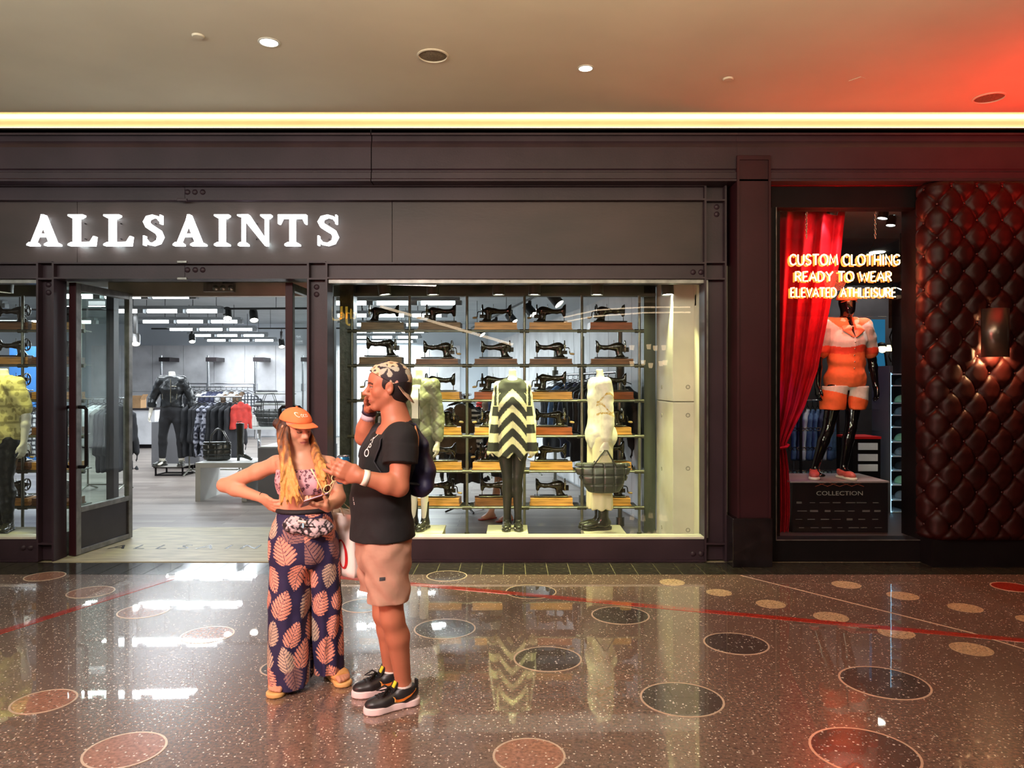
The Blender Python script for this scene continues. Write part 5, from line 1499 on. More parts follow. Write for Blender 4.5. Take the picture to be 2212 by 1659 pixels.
# ================================================================== the two people
SKIN = mat('skin', (1, 1, 1), .46, var=(18, .05), attr=True, bump=(90, .06, .004))
SKIN.node_tree.nodes['Principled BSDF'].inputs['Subsurface Weight'].default_value = .0
HAIRM = mat('hair', (1, 1, 1), .42, var=(60, .25), attr=True, stretch=(6, 6, .6), bump=(70, .5, .006))
def norm(v): v = A3(v); return v / np.linalg.norm(v)
def head_frame(f, u):
    f = norm(f); u = A3(u); u = norm(u - f * (u @ f)); return f, np.cross(u, f), u
def head(S, c, f, u, H, male=True, lids=0.0):
    f, s_, u = head_frame(f, u); ax = (f, s_, u); c = A3(c)
    L = lambda a, b, d_: c + (f * a + s_ * b + u * d_) * H
    e = lambda a, b, d_, r, k=.02, op='u': S.ell(L(a, b, d_), tuple(x * H for x in r), ax, k=k, op=op)
    e(-.07, 0, .13, (.43, .335, .36), .03)
    e(.08, 0, -.06, (.29, .27, .36), .03)
    e(.15, 0, .18, (.24, .26, .2), .03)
    jw = 1.0 if male else .9
    for q in (-1, 1):
        S.cone(L(0, q * .21 * jw, -.2), L(.25, q * .06 * jw, -.41), .082 * H, .06 * H, k=.025)
        e(.20, q * .165, -.10, (.11, .09, .09), .025)
        S.cone(L(.335, q * .05, .085), L(.26, q * .2, .07), .045 * H, .04 * H, k=.02)
    e(.29, 0, -.42, (.085, .09, .07), .02)
    e(.32, 0, -.255, (.095, .13, .09), .02)
    for q in (-1, 1):
        e(.44, q * .145, .012, (.10, .082, .05), .018, 's')
        e(.30, q * .14, .006, (.066, .072, .058), .006)
        e(.40, q * .048, -.145, (.055, .034, .032), .012)
        e(-.04, q * .345, -.03, (.078, .034, .128), .010); e(-.06, q * .375, .0, (.055, .018, .11), .01)
        e(-.02, q * .395, -.015, (.034, .03, .066), .006, 's')
    S.cone(L(.36, 0, .06), L(.50 if male else .465, 0, -.125), .034 * H, .05 * H, k=.014)
    for q in (-1, 1):
        S.cone(L(.335, q * .11, -.278), L(.395, 0, -.255), .014 * H, .022 * H, k=.008)
        S.cone(L(.335, q * .09, -.287), L(.385, 0, -.300), .014 * H, .026 * H, k=.008)
    e(.43, 0, -.276, (.04, .10, .0075), .006, 's')
    return f, s_, u
def head_color(c, f, s_, u, H, base_c, lip, brow, down, male):
    c = A3(c)
    def fn(x, y, z_, col):
        d = np.stack([x - c[0], y - c[1], z_ - c[2]], 1)
        a, b, w = d @ f / H, d @ s_ / H, d @ u / H
        near = (np.abs(a) < .6) & (np.abs(w) < .6)
        def put(m, cc, k=1.0): col[m] = col[m] * (1 - k) + np.array(cc) * k
        if male: put(near & (w < -.2) & (w > -.5) & (a > -.02) & (np.abs(b) < .3), tuple(q * .80 for q in base_c), .55)
        put(near & (a > .25) & (np.abs(b) > .1) & (np.abs(b) < .26) & (np.abs(w + .1) < .08), (base_c[0] * 1.02, base_c[1] * .86, base_c[2] * .84), .5)
        put(near & (a > .31) & (np.abs(w + .277) < .037 - .2 * np.abs(b)) & (np.abs(b) < .125), lip, .85); put(near & (a > .31) & (np.abs(w + .277) < .008) & (np.abs(b) < .12), tuple(q * .45 for q in lip), .8)
        put(near & (a > .15) & (np.abs(w - .098 + .25 * np.maximum(np.abs(b) - .15, 0)) < .019) & (np.abs(b) > .055) & (np.abs(b) < .25), brow, .9)
        ab = np.abs(np.abs(b) - .142)
        if down:
            put(near & (a > .2) & (np.abs(w + .026 - ab * .22) < .013) & (ab < .075), (.02, .012, .012), .95)
            put(near & (a > .2) & (np.abs(w - .02) < .022) & (ab < .08), tuple(q * .72 for q in base_c), .6)
        else:
            put(near & (a > .2) & (np.abs(w - .006) < .024 - ab * .22) & (ab < .072), (.62, .56, .52), 1)
            put(near & (a > .2) & (np.abs(w - .006) < .024) & (ab < .026), (.015, .01, .008), 1)
            put(near & (a > .2) & (np.abs(w - .032 + ab * .3) < .011) & (ab < .08), (.015, .01, .01), .95)
        return col
    return fn
def foot(S, ank, dv, L, toes=True, r=.0105):
    d, s_, u = foot_dirs(dv); q = L / .24; b = A3(ank); b[2] = 0
    S.ell(b - d * .03 * q + u * .034 * q, (.04 * q, .03 * q, .034 * q), (d, s_, u), k=.03)
    S.seg(A3(ank), b + d * .09 * q + u * .03 * q, (.031 * q, .036 * q), (.04 * q, .02 * q), s_, k=.03)
    S.seg(b - d * .03 * q + u * .03 * q, b + d * .12 * q + u * .024 * q, (.03 * q, .024 * q), (.042 * q, .016 * q), s_, k=.03)
    if toes:
        return b, d, s_, q
cap_mats = {}
def cap(root, c, f, u, H, back, pitch, dome_m, brim_m, color=None, brim_len=.36, name='cap', up0=.13, droop=.5, width=.36, res=.004, arch=1.1):
    """baseball cap; back: brim towards the nape; pitch: tilt of the rim plane (radians, positive lowers the rear)"""
    f, s_, u = head_frame(f, u); c = A3(c)
    cp, sp = math.cos(pitch), math.sin(pitch)
    n = u * cp - f * sp * -1 if False else u * cp + f * sp            # rim plane normal
    fr = f * cp - u * sp                                              # forward in the rim plane
    o = c + u * up0 * H
    S = SDF()
    S.ell(c - f * .065 * H + u * .15 * H, (.462 * H, .372 * H, .40 * H), (f, s_, u), k=.01)
    S.ell(c + f * .10 * H + u * .20 * H, (.30 * H, .31 * H, .285 * H), (f, s_, u), k=.03)
    S.cut(o, -n)
    dm = S.build(name, dome_m, root, res, color)
    dr = -fr if back else fr
    r0 = .36 if back else .33; base_o = o + (-f * .065 * H if back else f * .0 * H)
    mb = MB()
    def bf(uu, v):
        a = (uu - .5) * 2.0                                          # across
        inner = r0 * math.sqrt(max(0, 1 - (a * .86) ** 2)); outer = inner + brim_len * math.sqrt(max(0, 1 - abs(a) ** 2.6)) 
        p = inner + (outer - inner) * v
        w = a * width
        p_ = base_o + dr * (p * H) + s_ * (w * H) + n * H * (.02 - arch * w * w - droop * (p - r0) * .5)
        return Vector(p_)
    mb.grid(bf, 25, 9)
    br = mb.build('brim', brim_m, dm, smooth=True, solid=.004)
    MB().ball(c - f * .03 * H + u * .56 * H, .008, 8).build('top_button', dome_m, dm, smooth=True)
    return dm, S
def bvh_of(o):
    me = o.data; off = wloc(o)
    return BVHTree.FromPolygons([v.co + off for v in me.vertices], [tuple(p.vertices) for p in me.polygons])
def decal(name, polys, bvh, o, ux, uy, dr, m, parent, off=.0022, far=.6):
    """polys: 2D outlines in the frame (ux, uy) at o, thrown along dr on to a surface; each a small raised patch"""
    o, ux, uy, dr = Vector(o), Vector(ux), Vector(uy), Vector(dr).normalized(); mb = MB()
    for P_ in polys:
        vs = []
        for (a, b) in P_:
            st = o + ux * a + uy * b
            hit = bvh.ray_cast(st, dr, far)
            if hit[0] is None: vs = []; break
            vs.append(hit[0] - dr * off)
        if len(vs) >= 3: mb.add(vs, [tuple(range(len(vs)))])
    return mb.build(name, m, parent, fix=False)
def text_polys(txt, size):
    me = text_mesh(txt, size)
    out = [[(me.vertices[i].co.x, me.vertices[i].co.y) for i in p.vertices] for p in me.polygons]
    bpy.data.meshes.remove(me); return out
def stroke_poly(pts, ws):
    """variable width stroke as quads"""
    out = []
    pts = [Vector(p) for p in pts]; n = len(pts); L, R = [], []
    for i, p in enumerate(pts):
        t_ = (pts[min(i + 1, n - 1)] - pts[max(i - 1, 0)]).normalized(); q = Vector((-t_.y, t_.x))
        L.append(p + q * ws[i] / 2); R.append(p - q * ws[i] / 2)
    for i in range(n - 1): out.append([tuple(L[i]), tuple(R[i]), tuple(R[i + 1]), tuple(L[i + 1])])
    return out

# ------------------------------------------------------------------ woman
dW_ = 4.02
w_root = thing('person', 'woman in an orange cap, leopard print top and leaf print trousers, hand on hip', 'person', (fx(655, dW_), dW_, 0))
W = lambda px, py, d=dW_: A3(at(px, py, d))
fw = norm((.24, -.97, 0)); sw_ = np.cross((0, 0, 1), fw)
JW = dict(fwd=fw, side=sw_, H=1.5,
          crotch=W(656, 1180), pel=W(656, 1140), waist=W(656, 1090), chest=W(655, 1038), upper=W(656, 1003), nb=W(659, 988, 4.03), nt=W(648, 962, 4.03), head=W(639, 926),
          shR=W(598, 1002, 4.06), elR=W(484, 1048, 4.16), wrR=W(569, 1077, 4.03), shL=W(712, 1006, 4.03), elL=W(731, 1076, 3.96), wrL=W(708, 1096, 3.84),
          hipR=W(624, 1165, 4.02), kneeR=W(618, 1320, 3.99), ankR=W(614, 1470, 4.05), hipL=W(690, 1165, 4.05), kneeL=W(702, 1310, 4.06), ankL=W(718, 1450, 4.16))
JW['ankR'][2] = .065; JW['ankL'][2] = .075
PW = dict(hip=(.155, .11), waist=(.118, .09), chest=(.132, .095), sh=(.13, .062), neck=.045, thigh=.076, knee=.05, calf=.05, ank=.03, up=.043, el=.036, wr=.0235, bust=.05)
S = SDF(); body(S, JW, PW, k=.03)
Hh = .208; hc = W(639, 926); hf = norm((.80, -.60, -.17)); hu = (.02, -.06, 1)
S.cone(JW['nb'], hc - A3((0, 0, .05)), .045, .046, k=.03)
f_, s_, u_ = head(S, hc, hf, hu, Hh, False)
# hand on the hip: back of the hand to the viewer
hand(S, JW['wrR'], norm(W(614, 1106, 3.92) - JW['wrR']), norm((.45, .8, .35)), .155, ((.15, .35, .3), (.12, .35, .3), (.12, .35, .3), (.15, .35, .3)), (.5, .75, .3), -1, r=.0078)
# hand under the telephone
wl = JW['wrL']; hd = norm(W(672, 1088, 3.78) - wl)
tipsL, thL = hand(S, wl, hd, (.05, .25, 1), .152, ((.15, .5, .6), (.1, .45, .6), (.1, .45, .6), (.15, .5, .6)), (.55, .55, .75), -1, r=.0078)
toe_info = []
for q, dv, an in (('R', (-.03, -1, 0), JW['ankR']), ('L', (.62, -.78, 0), JW['ankL'])):
    b = A3(an); b[2] = .028; a2 = A3(an)
    d, s2, u2 = foot_dirs(dv); L = .215; qq = L / .24
    S.ell(b - d * .03 * qq + u2 * .03 * qq, (.04 * qq, .03 * qq, .03 * qq), (d, s2, u2), k=.03)
    S.seg(a2, b + d * .10 * qq + u2 * .028 * qq, (.031 * qq, .034 * qq), (.042 * qq, .018 * qq), s2, k=.03)
    S.seg(b - d * .03 * qq + u2 * .024 * qq, b + d * .13 * qq + u2 * .018 * qq, (.03 * qq, .022 * qq), (.044 * qq, .016 * qq), s2, k=.03)
    inn = 1 if q == 'R' else -1
    for i, (o_, l_, r2) in enumerate(((.033, .046, .0125), (.012, .05, .0095), (-.006, .044, .009), (-.022, .036, .0085), (-.036, .026, .008))):
        p0 = b + d * .125 * qq + s2 * o_ * inn * qq + u2 * .014
        S.chain([p0, p0 + d * l_ * .6 + u2 * .004, p0 + d * l_ + u2 * (-.003)], [r2 * .95, r2, r2 * .95], k=.006)
    toe_info.append((b, d, s2, u2, qq))
SKW = lin(206, 146, 116)
hcol = head_color(hc, f_, s_, u_, Hh, SKW, lin(190, 98, 96), lin(60, 38, 30), True, False)
def wcol(x, y, z_):
    col = np.tile(np.array(SKW), (len(x), 1)); return hcol(x, y, z_, col)
wbody = S.build('body', SKIN, w_root, .0043, wcol)
# bandeau bikini top with leopard print
S = SDF(); body(S, JW, PW, e=.006, neck=False, arm=0, leg=0, k=.03)
zb_, zt_ = fz(1066, 3.95), fz(1019, 3.95)
def topcut(x, y, z_, G):
    a = (x - JW['chest'][0]) * sw_[0] + (y - JW['chest'][1]) * sw_[1]; b = (x - JW['chest'][0]) * fw[0] + (y - JW['chest'][1]) * fw[1]
    G = np.maximum(G, z_ - (zt_ + .012 - .05 * np.clip(np.abs(a) - .06, 0, 1) - np.clip(-b * .6, 0, .08)))
    return np.maximum(G, (zb_ - .008 + .0 * a) - z_)
S.warp(topcut)
rl = random.Random(3); LP = np.array([(rl.uniform(-.25, .25), rl.uniform(-.2, .2)) for _ in range(420)])
def leopard(x, y, z_):
    a = np.arctan2((x - JW['chest'][0]) * sw_[0] + (y - JW['chest'][1]) * sw_[1], (x - JW['chest'][0]) * fw[0] + (y - JW['chest'][1]) * fw[1]) * .14; b = z_ - JW['chest'][2]
    dist = np.full(len(x), 9.0)
    for px, pz in LP: dist = np.minimum(dist, np.hypot(a - px * 1.6, b - pz * .7))
    dark = (dist > .0035) & (dist < .0085) & (vnoise(x * 120, y * 120, z_ * 120, 5) > -.35)
    inner = dist <= .0035
    c_ = np.tile(np.array(lin(216, 160, 168)), (len(x), 1)); c_[inner] = lin(150, 92, 110); c_[dark] = lin(70, 36, 46)
    return c_
S.build('bikini_top', VCLOTH, w_root, .0038, leopard)
for q in (1, -1):
    p0 = JW['chest'] + sw_ * q * .062 + fw * .142 + A3((0, 0, .025))
    MB().tube([Vector(p0), Vector(JW['upper'] + sw_ * q * .07 + fw * .085 + A3((0, 0, .02))), Vector(JW['nb'] + sw_ * q * .055 - fw * .0 + A3((0, 0, .005))), Vector(JW['nb'] - fw * .055)], .004, 6).build('halter_strap', mat('strap_cloth', lin(190, 120, 130), .7), w_root, smooth=True)
# wide trousers with leaf print
S = SDF()
S.loft([(JW['waist'] - A3((0, 0, .035)), .134, .109), (JW['pel'], .150, .122), (JW['crotch'] - A3((0, 0, .03)), .160, .115)], sw_, k=.03)
LEGS = {'R': [W(624, 1170, 4.02), W(623, 1300, 4.01), W(623, 1479, 4.0)], 'L': [W(695, 1170, 4.06), W(704, 1300, 4.08), W(709, 1447, 4.13)]}
LR = {'R': ((.098, .10), (.104, .10), (.111, .105)), 'L': ((.092, .10), (.085, .095), (.093, .10))}
for q in 'RL':
    p = LEGS[q]; r = LR[q]
    S.seg(p[0], p[1], r[0], r[1], sw_, k=.05 if q == 'R' else .02); S.seg(p[1], p[2], r[1], r[2], sw_, k=.02)
zR, zL = p_z = (LEGS['R'][2][2], LEGS['L'][2][2])
xm = lambda z_: JW['pel'][0] + .012
def tr_warp(x, y, z_, G):
    low = np.clip((.78 - z_) / .5, 0, 1)
    for q in 'RL':
        cx_, cy_ = LEGS[q][1][0], LEGS[q][1][1]
        th = np.arctan2(y - cy_, x - cx_)
        near = np.clip(1 - np.abs(x - cx_) / .13, 0, 1)
        G = G + .007 * np.sin(th * 7 + z_ * 3 + (1 if q == 'R' else 2)) * low * near
    G = G + .004 * vnoise(x * 16, y * 16, z_ * 9, 31)
    side = x < (LEGS['R'][1][0] + LEGS['L'][1][0]) / 2 + .012
    return np.maximum(G, np.where(side, zR - z_, zL - z_) + 0 * G)
S.warp(tr_warp)
# gap between the legs
gx = fx(668.5, 4.0)
S.box((gx, 4.0, .30), (.0035, .3, .36), op='s', k=.012)
S.cut(JW['waist'] - A3((0, 0, .012)), (0, 0, 1))
rl = random.Random(8); LEAVES = []
for q in 'RL':
    for i in range(8):
        for j in range(5):
            LEAVES.append((q, (j + .5 * (i % 2) + rl.uniform(-.15, .15)) * .132 - .33, .07 + i * .135 + rl.uniform(-.02, .02), rl.uniform(-.75, .75) + (math.pi if rl.random() < .3 else 0), rl.uniform(.135, .165), rl.random()))
def leafprint(x, y, z_):
    n = len(x); c_ = np.tile(np.array(lin(36, 30, 70)), (n, 1))
    isR = x < gx
    for q in 'RL':
        m0 = isR if q == 'R' else ~isR
        cx_ = np.interp(z_, [LEGS[q][2][2], LEGS[q][1][2], LEGS[q][0][2]], [LEGS[q][2][0], LEGS[q][1][0], LEGS[q][0][0]])
        cy_ = np.interp(z_, [LEGS[q][2][2], LEGS[q][1][2], LEGS[q][0][2]], [LEGS[q][2][1], LEGS[q][1][1], LEGS[q][0][1]])
        w = np.arctan2(x - cx_, -(y - cy_)) * .105
        for (lq, lw, lz, ang, ln, hue) in LEAVES:
            if lq != q: continue
            dw = (w - lw + .33) % .66 - .33
            ca, sa = math.cos(ang), math.sin(ang)
            du, dv = dw, z_ - lz
            p = (dv * ca + du * sa) / ln + .5; t_ = -dv * sa + du * ca
            W_ = ln * .29 * np.power(np.clip(np.sin(np.pi * np.clip(p, 0, 1) ** .72), 0, 1), .8)
            at_ = np.abs(t_)
            pv = p - at_ / ln * .85
            lob = np.abs(((pv * 7.5) % 1) - .5)                        # 0.5 at the cuts
            ins = m0 & (p > 0) & (p < 1) & (at_ < W_ * (1.25 - .62 * (lob * 2) ** 2)) & ~((lob > .38) & (at_ > W_ * .12)) & (at_ > .0016)
            tint = lin(232, 158, 134) if hue < .62 else lin(196, 172, 150) if hue < .85 else lin(150, 112, 108)
            c_[ins] = tint
    return c_
S.build('trousers', VCLOTH, w_root, .0041, leafprint)
# waist pack and its strap
S = SDF(); fz_ = JW['pel'] + fw * .128 + A3((.015, 0, .03))
S.ell(fz_ + sw_ * .045 - A3((0, 0, .008)), (.095, .036, .05), (sw_, fw, (0, 0, 1)), k=.02); S.ell(fz_ - sw_ * .06 + A3((0, 0, .012)), (.06, .034, .046), (sw_, fw, (0, 0, 1)), k=.02)
S.warp(lambda x, y, z_, G: G + .004 * vnoise(x * 40, y * 40, z_ * 40, 6))
def packc(x, y, z_):
    v = vnoise(x * 90, y * 90, z_ * 90, 8); b = vnoise(x * 60, y * 60, z_ * 60, 9)
    c_ = np.tile(np.array(lin(64, 58, 62)), (len(x), 1)); c_[v > .05] = lin(196, 178, 184); c_[(v > .35) & (b > 0)] = lin(232, 214, 216); c_[v < -.5] = lin(24, 20, 26)
    return c_
pk = S.build('waist_pack', VCLOTH, w_root, .0045, packc)
zp = [Vector(fz_ + sw_ * (a + .03) + fw * (.036 - 3.2 * a * a) + A3((0, 0, .004 - a * .1))) for a in (-.05, -.02, .02, .05, .075)]
MB().tube(zp, .0035, 6).build('zip', BLACK, pk)
MB().obox(fz_ - sw_ * .018 + fw * .036 + A3((0, 0, .033)), (.022, .006, .006), Matrix.Rotation(.15, 3, 'Y')).build('buckle', SILL, pk, bevel=.002)
MB().obox(fz_ - sw_ * .012 + fw * .038 + A3((0, 0, .014)), (.005, .003, .014)).build('tag', mat('pale_blue_tag', lin(150, 196, 214), .5), pk, bevel=.001)
S = SDF(); S.seg(JW['waist'] - A3((0, 0, .036)), JW['waist'] - A3((0, 0, .012)), (.148, .122), (.142, .117), sw_, flat=True); S.build('waistband', mat('black_band', lin(22, 20, 26), .7), w_root, .006)
# sandals
TAN = mat('tan_leather', lin(206, 150, 88), .5, var=(12, .12)); TAN2 = mat('sandal_edge', lin(222, 176, 110), .55)
for (b, d, s2, u2, qq) in toe_info:
    sd = thing('sandal', None, None, b); sd.parent = w_root; sd.location = Vector(b) - w_root.location
    T = SDF()
    T.seg(b - d * .045 * qq, b + d * .05 * qq, (.034 * qq, .3), (.036 * qq, .3), s2, k=.02); T.seg(b + d * .05 * qq, b + d * .15 * qq, (.036 * qq, .3), (.05 * qq, .3), s2, k=.02); T.ell(b + d * .148 * qq, (.046 * qq, .05 * qq, .3), (d, s2, u2), k=.02)
    T.cut((0, 0, .028), (0, 0, 1)); T.cut((0, 0, .001), (0, 0, -1))
    T.build('sole', TAN2, sd, .006)
    T = SDF(); e_ = .0065
    T.seg(b + d * .02 * qq + u2 * .045, b + d * .10 * qq + u2 * .028 * qq, (.031 * qq + e_, .034 * qq + e_), (.044 * qq + e_, .02 * qq + e_), s2, k=.02)
    T.seg(b + d * .06 * qq + u2 * .02 * qq, b + d * .135 * qq + u2 * .016 * qq, (.042 * qq + e_, .022 * qq + e_), (.046 * qq + e_, .018 * qq + e_), s2, k=.02)
    T.cut(b + d * .142 * qq, d); T.cut(b + d * .055 * qq, -d); T.cut((0, 0, .018), (0, 0, -1))
    T.warp(lambda x, y, z_, G, b=b, d=d, s2=s2, qq=qq: G + .0025 * np.exp(-(np.abs(np.sin((((x - b[0]) * d[0] + (y - b[1]) * d[1]) + .6 * ((x - b[0]) * s2[0] + (y - b[1]) * s2[1])) * 95)) / .2) ** 2) + 0 * z_)
    T.build('strap', TAN, sd, .0042)
MB().tube([Vector(JW['wrR'] + (JW['elR'] - JW['wrR']) * .06 + A3((0, math.cos(a) * .0255, math.sin(a) * .0255))) for a in [i * math.pi / 8 for i in range(16)]], .003, 6, closed=True).build('hair_tie', BLACK, w_root, smooth=True)
MB().tube([Vector(wl + (JW['elL'] - wl) * .10 + A3((math.cos(a) * .012, math.cos(a) * .022, math.sin(a) * .0255))) for a in [i * math.pi / 8 for i in range(16)]], .0028, 6, closed=True).build('hair_tie', BLACK, w_root, smooth=True)
# long hair
S = SDF(); rl = random.Random(21)
Lh = lambda a, b, c_: hc + (f_ * a + s_ * b + u_ * c_) * Hh
S.ell(Lh(-.12, 0, .06), (.40 * Hh, .375 * Hh, .40 * Hh), (f_, s_, u_), k=.02)
def lock(p0, pts, r0, r1):
    q = [A3(p0)] + [A3(p) for p in pts]; n = len(q)
    S.chain(q, [r0 + (r1 - r0) * (i / (n - 1)) ** 1.3 for i in range(n)], k=.01)
def ease(a, b, c_, n, amp, ph):
    out = []
    for i in range(1, n + 1):
        t_ = i / n; p = A3(a) * (1 - t_) ** 2 + 2 * A3(b) * t_ * (1 - t_) + A3(c_) * t_ * t_
        p = p + A3((math.sin(t_ * 7 + ph) * amp * t_, math.cos(t_ * 6 + ph) * amp * .5 * t_, 0)); out.append(p)
    return out
# viewer-left lock mass over the front of her right shoulder
for i in range(46):
    a0 = rl.uniform(-.28, .12); r0 = Lh(a0, -.335 + .02 * rl.random(), rl.uniform(-.12, .08))
    ex = rl.uniform(603, 655); ey = rl.choice([rl.uniform(1040, 1075), rl.uniform(1070, 1098), rl.uniform(1060, 1095)])
    mid = W(rl.uniform(602, 630), rl.uniform(985, 1005), rl.uniform(3.86, 3.93)); end = W(ex, ey, rl.uniform(3.835, 3.865))
    lock(r0, ease(r0, mid, end, 9, .008, rl.uniform(0, 6)), rl.uniform(.008, .013), .0022)
for i in range(30):
    r0 = Lh(rl.uniform(-.25, .08), .335, rl.uniform(-.15, .05)); ex = rl.uniform(684, 712); ey = rl.uniform(1020, 1062)
    mid = W(rl.uniform(684, 700), rl.uniform(975, 995), rl.uniform(3.90, 3.97)); end = W(ex, ey, rl.uniform(3.86, 3.90))
    lock(r0, ease(r0, mid, end, 8, .007, rl.uniform(0, 6)), rl.uniform(.008, .012), .0022)
for i in range(14):
    r0 = Lh(-.42, rl.uniform(-.3, .3), rl.uniform(-.1, .1)); ex = rl.uniform(612, 704)
    end = W(ex, rl.uniform(1010, 1050), rl.uniform(4.13, 4.16)); mid = W((ex + 650) / 2, 975, 4.17)
    lock(r0, ease(r0, mid, end, 6, .006, rl.uniform(0, 6)), .02, .006)
ff = A3(f_)
S.cone(Lh(.42, 0, -.1), Lh(.40, 0, -.45), .10 * Hh, .16 * Hh, k=.015, op='s'); S.ell(Lh(.34, 0, -.12), (.30 * Hh, .262 * Hh, .46 * Hh), (f_, s_, u_), k=.01, op='s')
def hairc(x, y, z_):
    top, bot = hc[2], hc[2] - .36
    t_ = np.clip((top + .02 - z_) / .26, 0, 1); st = vnoise(x * 95, y * 95, z_ * 9, 17)
    dark, mid, gold = np.array(lin(58, 32, 22)), np.array(lin(138, 84, 42)), np.array(lin(212, 152, 78))
    k_ = np.clip(t_ * 1.1 + st * .38, 0, 1)[:, None]
    return np.where(k_ < .5, dark + (mid - dark) * k_ * 2, mid + (gold - mid) * (k_ - .5) * 2)
hair = S.build('hair', HAIRM, w_root, .0042, hairc)
# cap
ORA = mat('orange_cotton', lin(240, 124, 72), .75, var=(14, .08), bump=(120, .15, .003))
wc, _ = cap(w_root, hc, f_, u_, Hh, False, .0, ORA, ORA, up0=.215, brim_len=.36, droop=.45, width=.39, arch=.75)
bv = bvh_of(wc)
o_ = hc + f_ * .9 * Hh + u_ * .43 * Hh - s_ * .05 * Hh
# lettering on the front: white script
CW = mat('white_thread', lin(245, 236, 224), .7)
ux = np.cross(u_, f_)
arcC = [(-.026 + .0085 * math.cos(a), .0095 * math.sin(a)) for a in [math.radians(50 + i * 26) for i in range(11)]]
arcO = [(-.0085 + .005 * math.cos(a), -.003 + .006 * math.sin(a)) for a in [math.radians(i * 30) for i in range(13)]]
arcC2 = [(.004 + .005 * math.cos(a), -.003 + .006 * math.sin(a)) for a in [math.radians(45 + i * 27) for i in range(11)]]
arcA = [(.0165 + .005 * math.cos(a), -.003 + .006 * math.sin(a)) for a in [math.radians(i * 30) for i in range(13)]] + [(.0225, -.009)]
for pts in (arcC, arcO, arcC2, arcA):
    decal('lettering', stroke_poly(pts, [.0024] * len(pts)), bv, o_, ux, u_, -f_, CW, wc)
S = SDF(); S.cone(Lh(-.40, -.14, -.02), Lh(-.5, -.2, -.06), .012, .010); S.build('cap_strap', ORA, wc, .005)
# telephone, sunglasses, shopping bag
ph = W(682, 1085, 3.775)
pd = norm(W(700, 1079, 3.80) - W(662, 1092, 3.74)); pn = norm((.12, .62, .78)); pn = norm(pn - pd * (pn @ pd)); pc = np.cross(pn, pd)
Rm = Matrix((pd, pc, pn)).transposed()
tp = thing('telephone', 'telephone in a brown case held by the woman in the orange cap', 'telephone', ph)
ph2 = ph + pn * .012
MB().obox(ph2, (.070, .035, .004), Rm).build('case', mat('phone_case', lin(120, 66, 56), .35), tp, bevel=.003)
MB().obox(ph2 + pn * .0044, (.066, .032, .0006), Rm).build('screen', glow('phone_screen', (.75, .62, .95), 2.2), tp)
IVORY = mat('ivory_plastic', lin(240, 226, 170), .25)
sg = thing('sunglasses', 'ivory framed sunglasses dangling from the hand of the woman', 'sunglasses', W(704, 1062, 3.74))
e1 = norm(W(726, 1026, 3.74) - W(704, 1062, 3.74)); e2 = norm(A3((.80, .25, .30)) - e1 * (A3((.80, .25, .30)) @ e1)); LN = mat('smoke_lens', lin(120, 112, 112), .1)
for (cx_, cy_) in ((707, 1056), (724, 1031)):
    c_ = W(cx_, cy_, 3.74)
    ring = [Vector(c_ + e1 * .021 * math.cos(a) + e2 * (.0165 * math.sin(a))) for a in [i * math.pi / 10 for i in range(20)]]
    MB().tube(ring, .0026, 6, closed=True).build('rim', IVORY, sg, smooth=True)
    mb = MB(); mb.add(ring, [tuple(range(20))]); mb.build('lens', glass('smoke_glass', (.50, .47, .48), 1.5), sg, fix=False, solid=.001)
MB().tube([Vector(W(713, 1047, 3.74)), Vector(W(717, 1043, 3.735)), Vector(W(719, 1040, 3.74))], .003, 6).build('bridge', IVORY, sg)
MB().tube([Vector(W(698, 1064, 3.74)), Vector(W(692, 1050, 3.735)), Vector(W(681, 1029, 3.735)), Vector(W(672, 1013, 3.74))], [.0024, .0028, .003, .0042], 6).build('temple', IVORY, sg, smooth=True)
MB().tube([Vector(W(733, 1018, 3.74)), Vector(W(722, 1040, 3.80)), Vector(W(708, 1078, 3.82))], .0026, 6).build('temple', IVORY, sg, smooth=True)
PAPER = mat('white_paper', lin(236, 222, 216), .7, var=(5, .05), bump=(7, .3, .03)); REDI = mat('red_ink', lin(196, 28, 30), .5)
bc = W(748, 1170, 4.16); yaw = -.62
bu = A3((math.cos(yaw), math.sin(yaw), 0)); bvv = A3((-math.sin(yaw), math.cos(yaw), 0)); BZ = A3((0, 0, 1))
bag = thing('shopping_bag', 'white paper shopping bag with red script hanging between the two people', 'bag', W(748, 1236, 4.16))
zt0, zb0 = fz(1105, 4.16), fz(1237, 4.16)
bwid, bdep = .125, .062
cor = {}
for i, (a, b) in enumerate(((-1, -1), (1, -1), (1, 1), (-1, 1))):
    cor[i] = (A3((bc[0], bc[1], 0)) + bu * a * bwid + bvv * b * bdep)
tw = .03
def bagp(i, t_): p = cor[i] * 1.0; p = p + bu * .0; p[2] = zb0 + t_ * (zt0 - zb0); return Vector(p)
for i in range(4):
    j = (i + 1) % 4; mb = MB()
    mb.grid(lambda u, v, i=i, j=j: bagp(i, v).lerp(bagp(j, v), u) + Vector(bvv if i in (0, 2) else bu) * (.006 * math.sin(u * math.pi) * math.sin(v * 5 + i) * (-1 if i in (0, 3) else 1)), 10, 12)
    mb.build('front_panel' if i in (0, 2) else 'gusset', PAPER, bag, smooth=True, solid=.0015)
mb = MB(); mb.add([bagp(i, 0.002) for i in range(4)], [(0, 1, 2, 3)]); mb.build('bottom', PAPER, bag, solid=.002)
fo = bc - bvv * (bdep + .012); 
def on_face(pts, ws, name, o_, ux_, off):
    mb = MB()
    for P_ in stroke_poly(pts, ws): mb.add([Vector(o_ + ux_ * a + BZ * b + off) for a, b in P_], [tuple(range(4))])
    return mb.build(name, REDI, bag, fix=False, solid=.001)
